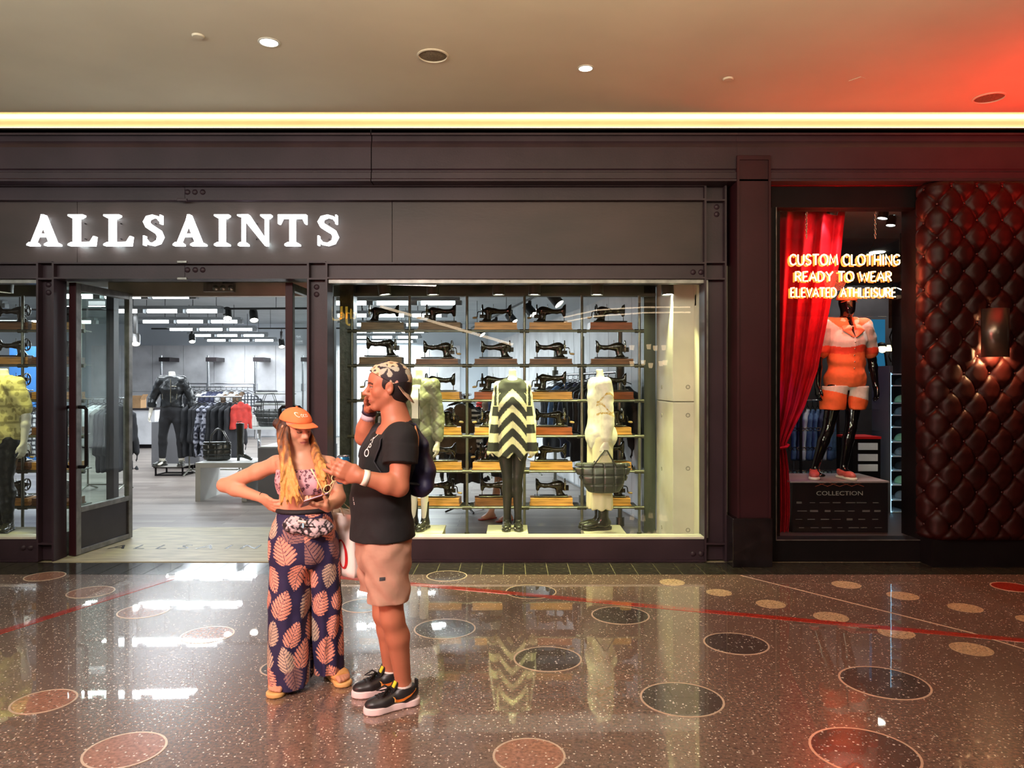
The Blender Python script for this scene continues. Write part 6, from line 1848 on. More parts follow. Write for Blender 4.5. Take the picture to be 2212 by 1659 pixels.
def arc2(cx_, cz_, rx, rz, a0, a1, n, tilt=.3):
    return [(cx_ + rx * math.cos(math.radians(a0 + (a1 - a0) * i / n)) + tilt * rz * math.sin(math.radians(a0 + (a1 - a0) * i / n)), cz_ + rz * math.sin(math.radians(a0 + (a1 - a0) * i / n))) for i in range(n + 1)]
n_ = 22
on_face(arc2(-.035, -.04, .045, .10, 60, 330, n_, .05), [.006 + .018 * math.sin(i / n_ * math.pi) for i in range(n_ + 1)], 'script_mark', bc, bu, -bvv * (bdep + .009))
on_face(arc2(.045, -.05, .032, .075, 100, 460, n_, -.15), [.005 + .014 * abs(math.sin(i / n_ * math.pi * 2 + .5)) for i in range(n_ + 1)], 'script_mark', bc, bu, -bvv * (bdep + .009))
on_face(arc2(.0, -.03, .05, .09, 60, 300, n_, .0), [.005 + .014 * math.sin(i / n_ * math.pi) for i in range(n_ + 1)], 'script_mark', bc, bvv, -bu * (bwid + .009))
CORD = mat('paper_cord', lin(232, 220, 190), .8)
el = JW['elL']
for s2, e2_ in ((-1, W(728, 1084, 3.92)), (1, W(726, 1087, 3.93))):
    pA = bc + bu * -.05 + bvv * bdep * s2; pA[2] = zt0 - .01; pB = bc + bu * .05 + bvv * bdep * s2; pB[2] = zt0 - .01
    MB().tube([Vector(pA), Vector((pA + e2_) / 2 + A3((-.006, 0, -.004))), Vector(e2_ + A3((0, 0, .034))), Vector((pB + e2_) / 2 + A3((.006, 0, -.002))), Vector(pB)], .0026, 6).build('handle', CORD, bag, smooth=True)

# ------------------------------------------------------------------ man
dM_ = 3.82
m_root = thing('person', 'man in a backwards floral cap, black T-shirt and tan shorts, hand at his mouth', 'person', (fx(840, dM_), dM_, 0))
fm = norm((-.90, -.43, 0)); sm = np.cross((0, 0, 1), fm)
Mx = lambda px, py, d=dM_: A3(at(px, py, d))
JM = dict(fwd=fm, side=sm, H=1.75,
          crotch=Mx(828, 1190), pel=Mx(826, 1150), waist=Mx(822, 1075), chest=Mx(838, 990), upper=Mx(852, 942), nb=Mx(858, 925), nt=Mx(850, 895), head=Mx(838, 836),
          shL=Mx(868, 945, 3.655), elL=Mx(862, 1052, 3.60), wrL=Mx(777, 1029, 3.53), shR=Mx(833, 948, 4.0), elR=Mx(786, 944, 4.02), wrR=Mx(799, 884, 3.95),
          hipL=Mx(836, 1180, 3.72), kneeL=Mx(847, 1335, 3.71), ankL=Mx(864, 1476, 3.76), hipR=Mx(822, 1180, 3.91), kneeR=Mx(830, 1325, 3.92), ankR=Mx(839, 1456, 3.97))
for q, bx_, by_, dv in (('L', 866, 1526, (-.85, -.50, 0)), ('R', 838, 1492, (-.88, -.46, 0))):
    p = A3(at(bx_, by_, floor_d(by_))) - foot_dirs(dv)[0] * .014; p[2] = .11; JM['ank' + q] = p
PM = dict(hip=(.148, .112), waist=(.15, .122), chest=(.17, .112), sh=(.165, .078), neck=.06, thigh=.07, knee=.058, calf=.058, ank=.038, up=.056, el=.045, wr=.031, bust=0)
S = SDF(); body(S, JM, PM, k=.03)
HM = .24; mc = Mx(838, 836); mf = norm((-.985, -.15, -.03)); 
S.cone(JM['nb'], Mx(846, 868), .06, .058, k=.03); S.cone(JM['nb'] - fm * .02, Mx(855, 872), .052, .045, k=.03)
f2, s2, u2 = head(S, mc, mf, (0, 0, 1), HM, True)
# near hand around the can
wl = JM['wrL']; hd = norm(Mx(728, 1009, 3.50) - wl)
tips, th = hand(S, wl, hd, norm((.1, 1, -.12)), .185, ((.02, .25, .15), (.25, .5, .35), (.3, .6, .4), (.3, .65, .5)), (.55, .55, .55), 1, r=.0095)
# far hand at the mouth
hand(S, JM['wrR'], norm(Mx(796, 838, 3.85) - JM['wrR']), norm((.80, -.5, .1)), .165, ((.2, .5, .5), (.25, .55, .5), (.25, .6, .5), (.25, .6, .5)), (.6, .5, .5), -1, r=.0095)
for q in 'LR': S.cone(JM['ank' + q], JM['ank' + q] * A3((1, 1, 0)) + A3((0, 0, .05)), .038, .03, k=.02)
SKM = lin(180, 112, 84)
hcol2 = head_color(mc, f2, s2, u2, HM, SKM, lin(186, 104, 92), lin(36, 24, 20), False, True)
def mcol(x, y, z_):
    return hcol2(x, y, z_, np.tile(np.array(SKM), (len(x), 1)))
S.build('body', SKIN, m_root, .0043, mcol)
# short hair
S = SDF(); Lm = lambda a, b, c_: mc + (f2 * a + s2 * b + u2 * c_) * HM
S.ell(Lm(-.09, 0, .10), (.428 * HM, .362 * HM, .385 * HM), (f2, s2, u2)); S.ell(Lm(-.20, 0, -.12), (.27 * HM, .30 * HM, .30 * HM), (f2, s2, u2), k=.03)
S.cut(Lm(.21, 0, .1), f2 + u2 * .25, k=.004)
S.cut(Lm(.11, 0, -.11), f2 * .6 - u2 * .8, k=.006)
for q in (1, -1):
    S.ell(Lm(-.035, q * .36, -.045), (.09 * HM, .08 * HM, .125 * HM), (f2, s2, u2), op='s', k=.006)
S.build('hair', HAIRM, m_root, .004, lambda x, y, z_: np.tile(np.array(lin(26, 20, 22)), (len(x), 1)))
# floral cap worn backwards
rl = random.Random(77); FL = []
for i in range(46):
    v = norm((rl.gauss(0, 1), rl.gauss(0, 1), rl.gauss(0, 1))); FL.append((v, rl.uniform(.22, .40), rl.random(), rl.uniform(0, 6)))
def floral(x, y, z_):
    d = np.stack([x - mc[0], y - mc[1], z_ - mc[2]], 1); d = d / np.linalg.norm(d, axis=1)[:, None]
    c_ = np.tile(np.array(lin(44, 36, 44)), (len(x), 1))
    for v, r, h, ph_ in FL:
        dot = np.clip(d @ v, -1, 1); ang = np.arccos(dot); e1_ = norm(np.cross(v, (0, .3, 1))); e2_ = np.cross(v, e1_); th_ = np.arctan2(d @ e1_, d @ e2_)
        if h < .62:
            rad = r * (.78 + .22 * np.cos(th_ * 5 + ph_)); ins = ang < rad
            cc = lin(232, 168, 150) if h < .3 else lin(206, 182, 150)
            c_[ins] = cc; c_[ins & (ang < r * .25)] = lin(196, 88, 70) if h < .3 else lin(150, 118, 84)
        else:
            rad = r * 1.25 * np.abs(np.cos(th_ * 2.5 + ph_)) ** .5; ins = (ang < rad) & (np.abs(np.cos(th_ * 2.5 + ph_)) > .55)
            c_[ins] = lin(176, 172, 156)
    return c_
FLOR = VCLOTH
BRIMF = mat('floral_brim', (1, 1, 1), .75, attr=True, var=(20, .08))
mcap, _ = cap(m_root, mc, f2, u2, HM, True, -.545, VCLOTH, BRIMF, floral, brim_len=.30, up0=.125, droop=1.25, width=.38, res=.0036, arch=1.0)
for ch in mcap.children:
    me = ch.data; co = np.array([tuple(v.co + Vector(wloc(mcap))) for v in me.vertices])
    if ch.name.startswith('brim'):
        v = vnoise(co[:, 0] * 50, co[:, 1] * 50, co[:, 2] * 50, 12); paint(me, np.where((v > -.2)[:, None], np.array(lin(205, 172, 148)), np.array(lin(120, 96, 80))))
    else: paint(me, np.tile(np.array(lin(44, 36, 44)), (len(me.vertices), 1)))
# T-shirt
TEE = mat('black_tee', lin(17, 16, 19), .85, var=(16, .2), bump=(14, .3, .02))
S = SDF()
S.loft([(Mx(824, 1168), .188, .155), (JM['pel'], .186, .152), (JM['waist'], .172, .142), (JM['chest'], .178, .13), (JM['upper'], .165, .095), (JM['nb'] - A3((0, 0, .0)), .085, .082)], sm, k=.04)
for q in 'LR':
    S.cone(JM['nb'] - A3((0, 0, .03)), JM['sh' + q], .055, .066, k=.05)
for q, fr, r0, r1 in (('L', .52, .074, .083), ('R', .42, .066, .074)):
    S.cone(JM['sh' + q], JM['sh' + q] + (JM['el' + q] - JM['sh' + q]) * fr * .55, r0, r0 * .55 + r1 * .45, k=.04)
    S.seg(JM['sh' + q] + (JM['el' + q] - JM['sh' + q]) * fr * .4, JM['sh' + q] + (JM['el' + q] - JM['sh' + q]) * fr, (r0 * .6 + r1 * .4,) * 2, (r1, r1), (0, 1, .2), k=.02, flat=True)
S.warp(lambda x, y, z_, G: G + .005 * vnoise(x * 11, y * 11, z_ * 13, 41) + .003 * np.sin(z_ * 60 + 5 * np.sin(x * 9)) * np.clip((1.05 - z_) / .3, 0, 1))
S.cut(Mx(824, 1160), (fm[0] * -.05, 0, -1)); S.cut(JM['nb'] + A3((0, 0, .018)), fm * .42 + A3((0, 0, .9)), k=.004, lo=JM['nb'] - A3((.13, .105, .06)), hi=JM['nb'] + A3((.13, .105, .15)))
tee = S.build('t_shirt', TEE, m_root, .005)
bt_ = bvh_of(tee)
WPR = mat('white_print', lin(236, 228, 224), .7)
pr_dir = norm(-(fm * .72 + sm * .70)); pux = norm(np.cross((0, 0, 1), -pr_dir)); 
for ch, px, py, sz in (('H', 793, 926, .05), ('R', 801, 948, .055), ('P', 797, 966, .05), ('O', 792, 979, .055)):
    o_ = Mx(px, py, 3.72) - pr_dir * .25
    decal('lettering', text_polys(ch, sz), bt_, o_ + norm((-.98, -.17, 0)) * 0, norm(pux * .9 + A3((0, 0, -.45))), norm(A3((0, 0, .9)) + pux * .45), pr_dir, WPR, tee, far=.8)
for ch, px, py, sz in (('i', 765, 1078, .03), ('s', 767, 1086, .03)):
    o_ = Mx(px, py, 3.72) - pr_dir * .25
    decal('lettering', text_polys(ch, sz), bt_, o_, pux, A3((0, 0, 1)), pr_dir, WPR, tee, far=.8)
# shorts
SHO = mat('tan_shorts', lin(172, 130, 110), .8, var=(8, .08), bump=(9, .45, .03))
S = SDF()
S.loft([(Mx(824, 1130), .160, .128), (JM['pel'], .168, .134), (Mx(828, 1195), .168, .136)], sm, k=.02)
for q, hem_ in (('L', Mx(840, 1297, 3.70)), ('R', Mx(822, 1290, 3.92))):
    S.seg(JM['hip' + q] - A3((0, 0, .03)), hem_, (.086, .124), (.092, .106), sm, k=.03)
S.warp(lambda x, y, z_, G: G + .005 * vnoise(x * 15, y * 15, z_ * 19, 51) + .004 * np.sin((x + z_ * .8) * 75) * np.clip((.85 - z_) / .2, 0, 1))
S.cut((0, 0, fz(1298, 3.70)), (0, 0, -1)); S.cut(Mx(824, 1135), (0, 0, 1))
sho = S.build('shorts', SHO, m_root, .005)
bs_ = bvh_of(sho)
decal('label_patch', [[(-.014, -.008), (.014, -.008), (.014, .008), (-.014, .008)]], bs_, Mx(808, 1278, 3.4), (1, -.1, .05), (0, 0, 1), (0, 1, 0), mat('label_black', lin(34, 28, 34), .6), sho, far=1)
pk_ = [(836, 1163), (838, 1178), (843, 1192), (846, 1196)]
decal('pocket_seam', stroke_poly([(0, 0), (.004, -.035), (.016, -.07), (.026, -.082)], [.004, .004, .004, .003]), bs_, Mx(817, 1163, 3.4), (1, 0, 0), (0, 0, 1), (0, 1, 0), mat('seam_dark', lin(96, 70, 58), .8), sho, far=1)
# sneakers, socks
SNK = mat('black_sneaker', lin(38, 35, 37), .38, var=(8, .2), bump=(30, .15)); SOLEM = mat('pale_pink_sole', lin(240, 214, 214), .5, var=(6, .05)); LACE = mat('black_lace', lin(18, 17, 18), .8)
MARK_O = mat('orange_mark', lin(236, 130, 40), .45); MARK_E = mat('gold_mark_edge', lin(244, 206, 120), .45); YTAG = mat('yellow_tag', lin(232, 222, 60), .5)
SOCKM = mat('white_sock', lin(236, 222, 216), .9)
for q, bpx, bpy_, dv, lab in (('L', 866, 1526, (-.85, -.50, 0), 1), ('R', 838, 1492, (-.88, -.46, 0), 0)):
    b = A3(at(bpx, bpy_, floor_d(bpy_))); b[2] = 0
    d, s_2, u_2 = foot_dirs(dv)
    b = b + d * .0
    sn = thing('sneaker', None, None); sn.parent = m_root; sn.location = Vector(b) - Vector(m_root.location)
    up, so = shoe(sn, b, dv, .268, SNK, SOLEM, .105, .005, .036, 'upper', w=1.08)
    bu_ = bvh_of(up)
    # side mark facing the viewer
    nd = s_2 if s_2[1] < 0 else -s_2
    o_ = b + nd * .25 + u_2 * .060 - d * .012
    sw1 = [(.075, .012), (.062, -.012), (.040, -.018), (.01, -.012), (-.035, .012), (-.07, .034), (-.03, .006), (.02, -.002), (.05, .0), (.066, .006)]
    sw1 = [(-a, c_) for a, c_ in sw1]
    top_e = [(.066, .014), (.056, .0), (.042, -.003), (.018, .0), (-.018, .010), (-.055, .026)]; bot_e = [(.060, .010), (.058, -.012), (.042, -.018), (.014, -.012), (-.022, .004), (-.055, .024)]
    strips = [[(-top_e[i][0], top_e[i][1]), (-bot_e[i][0], bot_e[i][1]), (-bot_e[i + 1][0], bot_e[i + 1][1]), (-top_e[i + 1][0], top_e[i + 1][1])] for i in range(5)]
    decal('side_mark_edge', [[(a * 1.07 - .0, c_ * 1.18 - .0005) for a, c_ in P_] for P_ in strips], bu_, o_, -d, u_2, -nd, MARK_E, up, .002)
    decal('side_mark', strips, bu_, o_, -d, u_2, -nd, MARK_O, up, .0032)
    for i in range(5):
        c0 = b + d * (.055 + .018 * i) + u_2 * (.118 - .0115 * i)
        hl = bu_.ray_cast(Vector(c0 + A3((0, 0, .1))), Vector((0, 0, -1)), .4)[0]
        if hl: MB().tube([hl + Vector(s_2) * .024 - Vector((0, 0, .006)), hl + Vector((0, 0, .004)), hl - Vector(s_2) * .024 - Vector((0, 0, .006))], .0045, 6).build('lace', LACE, up, smooth=True)
    hl = Vector(b + d * .06 + u_2 * .105)
    for sg_ in (1, -1):
        MB().tube([hl, hl + Vector(nd * .02 * sg_ + d * .02 + u_2 * .012), hl + Vector(nd * .04 * sg_ + d * .055 - u_2 * .015), hl + Vector(nd * .022 * sg_ + d * .035 - u_2 * .012), hl], .0045, 6).build('lace_bow', LACE, up, smooth=True)
    MB().obox(b + d * .04 + u_2 * .125 + nd * .012, (.004, .012, .016), Matrix((d, s_2, u_2)).transposed() @ Matrix.Rotation(-.5, 3, 'Y')).build('tongue_tag', YTAG, up, bevel=.002)
    MB().obox(b + d * .035 + u_2 * .115, (.006, .026, .03), Matrix((d, s_2, u_2)).transposed() @ Matrix.Rotation(-.5, 3, 'Y')).build('tongue', SNK, up, bevel=.004)
    MB().obox(b - d * .085 + u_2 * .10, (.006, .014, .026), Matrix((d, s_2, u_2)).transposed()).build('heel_tab', SNK, up, bevel=.004)
    T = SDF(); ak = A3(JM['ank' + q]); T.cone(b + u_2 * .06 - d * .012, A3((ak[0], ak[1], .135)), .046, .043); T.cut((0, 0, .128), (0, 0, 1)); T.build('sock', SOCKM, m_root, .006)
# wrist bands
def band(name, a, b, f0, f1, r, m, root):
    p, q = A3(a) + (A3(b) - A3(a)) * f0, A3(a) + (A3(b) - A3(a)) * f1; MB().cyl(p, q, r, 20, r * 1.06, caps=False).build(name, m, root, smooth=True, solid=.003)
band('wrist_band', JM['wrL'], JM['elL'], .06, .20, .036, mat('pale_band', lin(244, 232, 216), .6), m_root)
band('wrist_band', JM['wrR'], JM['elR'], .0, .14, .036, mat('dark_band', lin(52, 40, 62), .6), m_root)
band('wrist_band', JM['wrR'], JM['elR'], .15, .34, .0355, mat('lilac_band', lin(206, 190, 204), .5), m_root)
# can in the near hand
cc = Mx(741, 1014, 3.595); ctop, cbot = fz(984, 3.595), fz(1044, 3.595)
cn = thing('drink_can', 'blue drink can with orange lettering held by the man in the floral cap', 'can', (cc[0], cc[1], cbot))
CANB = mat('can_blue', lin(44, 116, 166), .25, .5, var=(9, .15)); CANT = mat('can_metal', lin(190, 196, 200), .2, .9)
hgt = ctop - cbot
MB().lathe([(.026, 0), (.033, .012), (.033, hgt - .018), (.0275, hgt - .004)], (cc[0], cc[1], cbot), n=24).build('can_body', CANB, cn, smooth=40)
MB().lathe([(.0278, hgt - .006), (.0285, hgt), (.025, hgt), (.024, hgt - .005), (.0001, hgt - .005)], (cc[0], cc[1], cbot), n=24, caps=False).build('lid', CANT, cn, smooth=40)
bcn = bvh_of(cn.children[0])
decal('lettering', text_polys('im', .036), bcn, (cc[0], cc[1] - .2, ctop - .036), (1, 0, 0), (0, 0, 1), (0, 1, 0), mat('can_orange', lin(226, 150, 60), .5), cn.children[0], .001)
# drawstring backpack
NAVY = mat('navy_nylon', lin(30, 28, 58), .55, var=(7, .2), bump=(8, .5, .03)); STRAP = mat('black_webbing', lin(30, 29, 36), .7)
bp = thing('backpack', 'navy blue drawstring backpack on the back of the man in the floral cap', 'backpack', Mx(905, 1065, 3.84))
S = SDF(); bk = -fm
S.loft([(Mx(893, 918, 3.84), .06, .02), (Mx(902, 960, 3.84), .12, .05), (Mx(906, 1010, 3.85), .15, .062), (Mx(904, 1045, 3.85), .14, .052), (Mx(902, 1060, 3.85), .11, .035)], sm, k=.03)
S.warp(lambda x, y, z_, G: G + .007 * vnoise(x * 12, y * 12, z_ * 9, 61)); S.build('bag_body', NAVY, bp, .007)
def tee_out(p, k_=.0):
    p = Vector(p); n_ = bt_.find_nearest(p); v = p - n_[0]; return p
for q, sgn in (('L', 1), ('R', -1)):
    sp = sm * sgn
    pts = [Mx(890, 925, 3.84) + sp * .06, JM['nb'] + sp * .115 - fm * .06 + A3((0, 0, -.002)), JM['nb'] + sp * .125 + fm * .01 + A3((0, 0, .012)), JM['upper'] + sp * .13 + fm * .10 + A3((0, 0, -.035)), JM['chest'] + sp * .135 + fm * .11 + A3((0, 0, -.0)), JM['chest'] + sp * .165 + fm * .04 + A3((0, 0, -.09)), Mx(890, 1040, 3.84) + sp * .12]
    out = []
    for p in pts:
        nr = bt_.find_nearest(Vector(p)); n_ = nr[1]; pp = Vector(p)
        if (pp - nr[0]).dot(n_) < .006 and (pp - nr[0]).length < .08: pp = nr[0] + n_ * .008
        out.append(pp)
    den = []
    for i in range(len(out) - 1):
        for k_ in range(5):
            pp = out[i].lerp(out[i + 1], k_ / 5); nr = bt_.find_nearest(pp)
            if nr[0] is not None and (pp - nr[0]).length < .06 and (i < 5): pp = nr[0] + nr[1] * .006
            den.append(pp)
    den.append(out[-1])
    MB().tube(den, .017, 8, flat=.28).build('shoulder_strap', STRAP, bp, smooth=True)
tn = [Mx(897, 920, 3.72), Mx(902, 945, 3.70), Mx(901, 975, 3.70), Mx(898, 990, 3.71)]
MB().tube([Vector(p) for p in tn], [.004, .009, .008, .003], 6).build('tan_trim', mat('tan_trim', lin(190, 128, 86), .6), bp, smooth=True)
# ================================================================== main sign
SIGNW = glow('sign_face_white', (.93, 1.0, 1.0), 3.6)
def glyph(ch):
    """serif capitals in a unit-high box: list of polygons, width"""
    def ser(x0, x1, y, up=1): return [(x0, y), (x1, y), (x1, y + .05 * up), ((x0 + x1) / 2 + (x1 - x0) * .28, y + .11 * up), ((x0 + x1) / 2 - (x1 - x0) * .28, y + .11 * up), (x0, y + .05 * up)]
    if ch == 'I': return [[(.165, .03), (.335, .03), (.335, .97), (.165, .97)], ser(.0, .5, 0), ser(.0, .5, 1, -1)], .5
    if ch == 'L': return [[(.165, .03), (.335, .03), (.335, .97), (.165, .97)], ser(.0, .5, 1, -1), ser(.0, .5, 0), [(.2, 0), (.84, 0), (.88, .30), (.83, .30), (.72, .12), (.2, .10)]], .88
    if ch == 'T': return [[(.385, .03), (.555, .03), (.555, .97), (.385, .97)], ser(.22, .72, 0), [(.0, 1), (.94, 1), (.94, .70), (.89, .70), (.80, .89), (.14, .89), (.05, .70), (.0, .70)]], .94
    if ch == 'A': return [[(.10, .03), (.20, .03), (.535, .86), (.49, 1)], [(.46, 1), (.55, 1), (.94, .03), (.73, .03), (.42, .82)], [(.24, .30), (.72, .30), (.70, .38), (.27, .38)], ser(.0, .34, 0), ser(.56, 1.04, 0)], 1.04
    if ch == 'N': return [[(.14, .03), (.22, .03), (.22, .9), (.14, .9)], [(.14, 1), (.36, 1), (.96, .10), (.96, .0), (.88, .0), (.14, .92)], [(.88, .0), (.96, .0), (.96, .97), (.88, .97)], ser(.02, .34, 0), [(.0, 1), (.36, 1), (.3, .9), (.1, .94), (.0, .96)], ser(.74, 1.08, 1, -1)], 1.08
    if ch == 'S':
        c_ = [(.60, .78, .05), (.52, .91, .10), (.36, .955, .10), (.19, .90, .14), (.13, .77, .19), (.20, .65, .21), (.36, .545, .21), (.53, .44, .21), (.60, .29, .20), (.53, .12, .15), (.36, .045, .10), (.18, .08, .10), (.08, .24, .05)]
        out = stroke_poly([(a, b) for a, b, w in c_], [w * .84 for a, b, w in c_])
        out += [[(.60, .99), (.645, .99), (.645, .70), (.60, .70)], [(.05, .01), (.095, .01), (.10, .32), (.055, .32)]]
        return out, .7
sg = thing('shop_sign', 'white lit serif letters ALLSAINTS on the steel fascia', 'sign', at(395, 497, 6.84))
for ch, xa, xb in zip('ALLSAINTS', (57, 146, 223, 305, 373, 462, 512, 600, 682), (127, 204, 283, 351, 443, 494, 585, 661, 731)):
    polys, wd = glyph(ch); dd = 6.84; x0 = fx(xa, dd); sx = (fx(xb, dd) - x0) / wd; z0 = fz(530, dd); hz = fz(463, dd) - z0
    mb = MB()
    for P_ in polys: mb.prism(P_, lambda u, v, w: (x0 + u * sx, dd + w, z0 + v * hz), .055)
    mb.build('letter', SIGNW, sg)
    for yy in (.25, .75): MB().cyl((x0 + .5 * wd * sx, dd + .05, z0 + yy * hz), (x0 + .5 * wd * sx, dd + .09, z0 + yy * hz), .006, 6).build('standoff', DARKST, sg)

# ================================================================== right shop
# curtain
CURT = mat('red_velvet', lin(176, 10, 30), .75, var=(9, .2), spec=.2)
cu = thing('curtain', 'deep red velvet curtain gathered by a tie in the right shop window', 'curtain', at(1690, 1160, 7.15))
edge = [(455, 1826), (560, 1815), (640, 1797), (720, 1782), (800, 1766), (880, 1738), (930, 1712), (955, 1700), (966, 1696), (980, 1699), (1010, 1703), (1060, 1706), (1110, 1706), (1160, 1702)]
ey = [e[0] for e in edge]; ex = [e[1] for e in edge]
mb = MB()
def cf(u, v):
    py = 455 + v * 705; px = 1669 + (np.interp(py, ey, ex) - 1669) * u
    g = (np.interp(py, ey, ex) - 1669) / 157.0
    dep = 7.26 + .045 * (0.45 + .55 * g) * math.sin(u * 24 + .6 * math.sin(v * 5)) + .012 * math.sin(u * 52 + v * 3)
    if 955 < py < 978: dep -= .01
    return at(px, py, dep)
mb.grid(cf, 90, 60); mb.build('drape', CURT, cu, smooth=True, solid=.004)
MB().tube([at(1666, 962, 7.20), at(1682, 968, 7.165), at(1698, 966, 7.18), at(1702, 962, 7.25), at(1690, 958, 7.33)], .022, 8, flat=.6).build('tie_band', CURT, cu, smooth=True)
MB().tube([at(1672, 454, 7.26), at(1835, 454, 7.26)], .012, 8).build('curtain_rod', BRUSH, cu, smooth=True)
# neon sign
NEON = glow('neon_halo', (1.0, .16, .02), 3.0); NEOND = glow('neon_core', (1.0, .70, .34), 4.0)
G_ = {'C': [[(.95, .82), (.8, .96), (.5, 1), (.2, .9), (.05, .65), (.05, .35), (.2, .1), (.5, 0), (.8, .04), (.95, .18)]], 'U': [[(.05, 1), (.05, .35), (.2, .06), (.5, 0), (.8, .06), (.95, .35), (.95, 1)]],
      'S': [[(.92, .85), (.7, .98), (.35, 1), (.1, .85), (.15, .62), (.5, .5), (.85, .38), (.92, .18), (.65, .02), (.3, 0), (.06, .14)]], 'T': [[(0, 1), (1, 1)], [(.5, 1), (.5, 0)]],
      'O': [[(.5, 1), (.2, .92), (.04, .65), (.04, .35), (.2, .08), (.5, 0), (.8, .08), (.96, .35), (.96, .65), (.8, .92), (.5, 1)]], 'M': [[(.02, 0), (.14, 1), (.5, .2), (.86, 1), (.98, 0)]],
      'L': [[(.1, 1), (.1, 0), (.9, 0)]], 'H': [[(.06, 1), (.06, 0)], [(.94, 1), (.94, 0)], [(.06, .5), (.94, .5)]], 'I': [[(.5, 1), (.5, 0)]], 'N': [[(.05, 0), (.05, 1), (.95, 0), (.95, 1)]],
      'G': [[(.95, .84), (.75, .97), (.45, 1), (.15, .85), (.04, .5), (.15, .15), (.45, 0), (.8, .05), (.95, .2), (.95, .45), (.6, .45)]], 'R': [[(.06, 0), (.06, 1), (.6, 1), (.9, .85), (.9, .65), (.6, .5), (.06, .5)], [(.5, .5), (.95, 0)]],
      'E': [[(.95, 1), (.08, 1), (.08, 0), (.95, 0)], [(.08, .5), (.8, .5)]], 'A': [[(.0, 0), (.5, 1), (1, 0)], [(.2, .36), (.8, .36)]], 'D': [[(.06, 0), (.06, 1), (.5, 1), (.85, .8), (.95, .5), (.85, .2), (.5, 0), (.06, 0)]],
      'Y': [[(0, 1), (.5, .5), (1, 1)], [(.5, .5), (.5, 0)]], 'W': [[(0, 1), (.24, 0), (.5, .8), (.76, 0), (1, 1)]], 'V': [[(0, 1), (.5, 0), (1, 1)]]}
WID = {'I': .25, 'M': 1.2, 'W': 1.3, 'O': 1.08, 'L': .72, 'E': .72, 'S': .8, 'R': .82, 'T': .85}
dn = 7.03
ns = thing('neon_sign', 'orange neon sign reading custom clothing, ready to wear, elevated athleisure', 'sign', at(1824, 600, dn))
def neon(txt, xa, xb, ya, yb):
    tot = sum(WID.get(c_, .92) if c_ != ' ' else .35 for c_ in txt) + .22 * (len(txt) - 1); x = 0.0; sc = (fx(xb, dn) - fx(xa, dn)) / tot
    z0, hz = fz(yb, dn), fz(ya, dn) - fz(yb, dn)
    for c_ in txt:
        w = WID.get(c_, .92) if c_ != ' ' else .35
        if c_ != ' ':
            mb = MB()
            for path in G_[c_]: mb.tube([(fx(xa, dn) + (x + a * w) * sc, dn, z0 + b * hz) for a, b in path], .0072, 7)
            nl = mb.build('neon_letter', NEOND, ns, smooth=True)
            mb = MB()
            for path in G_[c_]: mb.tube([(fx(xa, dn) + (x + a * w) * sc - .007, dn + .03, z0 + b * hz - .008) for a, b in path], .008, 6)
            mb.build('halo_tube', NEON, nl, smooth=True)  # second set of glowing tubes, added to imitate the halo around each letter
        x += w + .22
neon('CUSTOM CLOTHING', 1706, 1944, 550, 572); neon('READY TO WEAR', 1718, 1926, 587, 607); neon('ELEVATED ATHLEISURE', 1708, 1935, 622, 641)
boxo('acrylic_panel', glass('clear_acrylic', (.95, .94, .95), 1.3), ns, fx(1700, dn), fx(1946, dn), dn + .02, dn + .026, fz(683, dn), fz(514, dn))
for px in (1744, 1893):
    z1, z0 = fz(452, dn), fz(514, dn); n = 11
    for i in range(n):
        zc = z0 + (i + .5) * (z1 - z0) / n; a = 0 if i % 2 else math.pi / 2
        MB().tube([(fx(px, dn) + math.cos(a) * .008 * math.cos(q), dn + .02 + math.sin(a) * .008 * math.cos(q), zc + .016 * math.sin(q)) for q in [k_ * math.pi / 5 for k_ in range(10)]], .0028, 5, closed=True).build('chain_link', NICK, ns, smooth=True)
MB().tube([at(1893, 500, dn + .05), at(1885, 530, dn + .06), at(1872, 552, dn + .03)], .004, 6).build('power_cord', BLACK, ns)
lamp('neon_glow', 'POINT', at(1824, 600, dn - .06), 55, (1.0, .10, .04), size=.15, parent=ns)
# glossy black mannequin on its plinth
dF = 7.5; zF = .70
pl = thing('display_plinth', 'black printed plinth with COLLECTION lettering under the glossy black mannequin', 'plinth', (fx(1810, 7.3), 7.5, .2))
PLB = mat('plinth_black', lin(24, 20, 24), .3, var=(2, .3))
xa, xb = fx(1712, 7.22), fx(1918, 7.22)
boxo('body', PLB, pl, xa, xb, 7.22, 7.82, .2, zF - .015); boxo('top_board', mat('plinth_top', lin(150, 138, 140), .4), pl, xa - .03, xb + .005, 7.20, 7.84, zF - .015, zF)
PRW = mat('plinth_print', lin(150, 146, 144), .6); PRD = mat('plinth_logo', lin(98, 94, 94), .6)
me = text_mesh('COLLECTION', .058); o = link('lettering', me, PRW); o.rotation_euler = (math.pi / 2, 0, 0); o.parent = pl; o.location = Vector(at(1814, 1066, 7.217)) - pl.location; o.scale = (1.28, 1, 1)
rl = random.Random(4)
for r_, py in enumerate((1086, 1104, 1122, 1140)):
    for i in range(7):
        px = 1728 + i * 27 + rl.uniform(-3, 3) + (6 if r_ % 2 else 0); w = rl.uniform(5, 11); h_ = rl.choice([.6, .8, 1.0, 2.0])
        MB().box(fx(px - w, 7.217), fx(px + w, 7.217), 7.2165, 7.22, fz(py + h_, 7.217), fz(py - h_, 7.217)).build('logo_mark', PRD, pl)
for i, px in enumerate((1775, 1800, 1828, 1852)):
    for s_ in (-1, 1):
        p, q = at(px - 14, 1046 + 5 * s_, 7.217), at(px + 14, 1046 - 5 * s_, 7.217); MB().tube([p, q], .0025, 4).build('zigzag_line', mat('copper_line', lin(150, 70, 50), .5), pl)
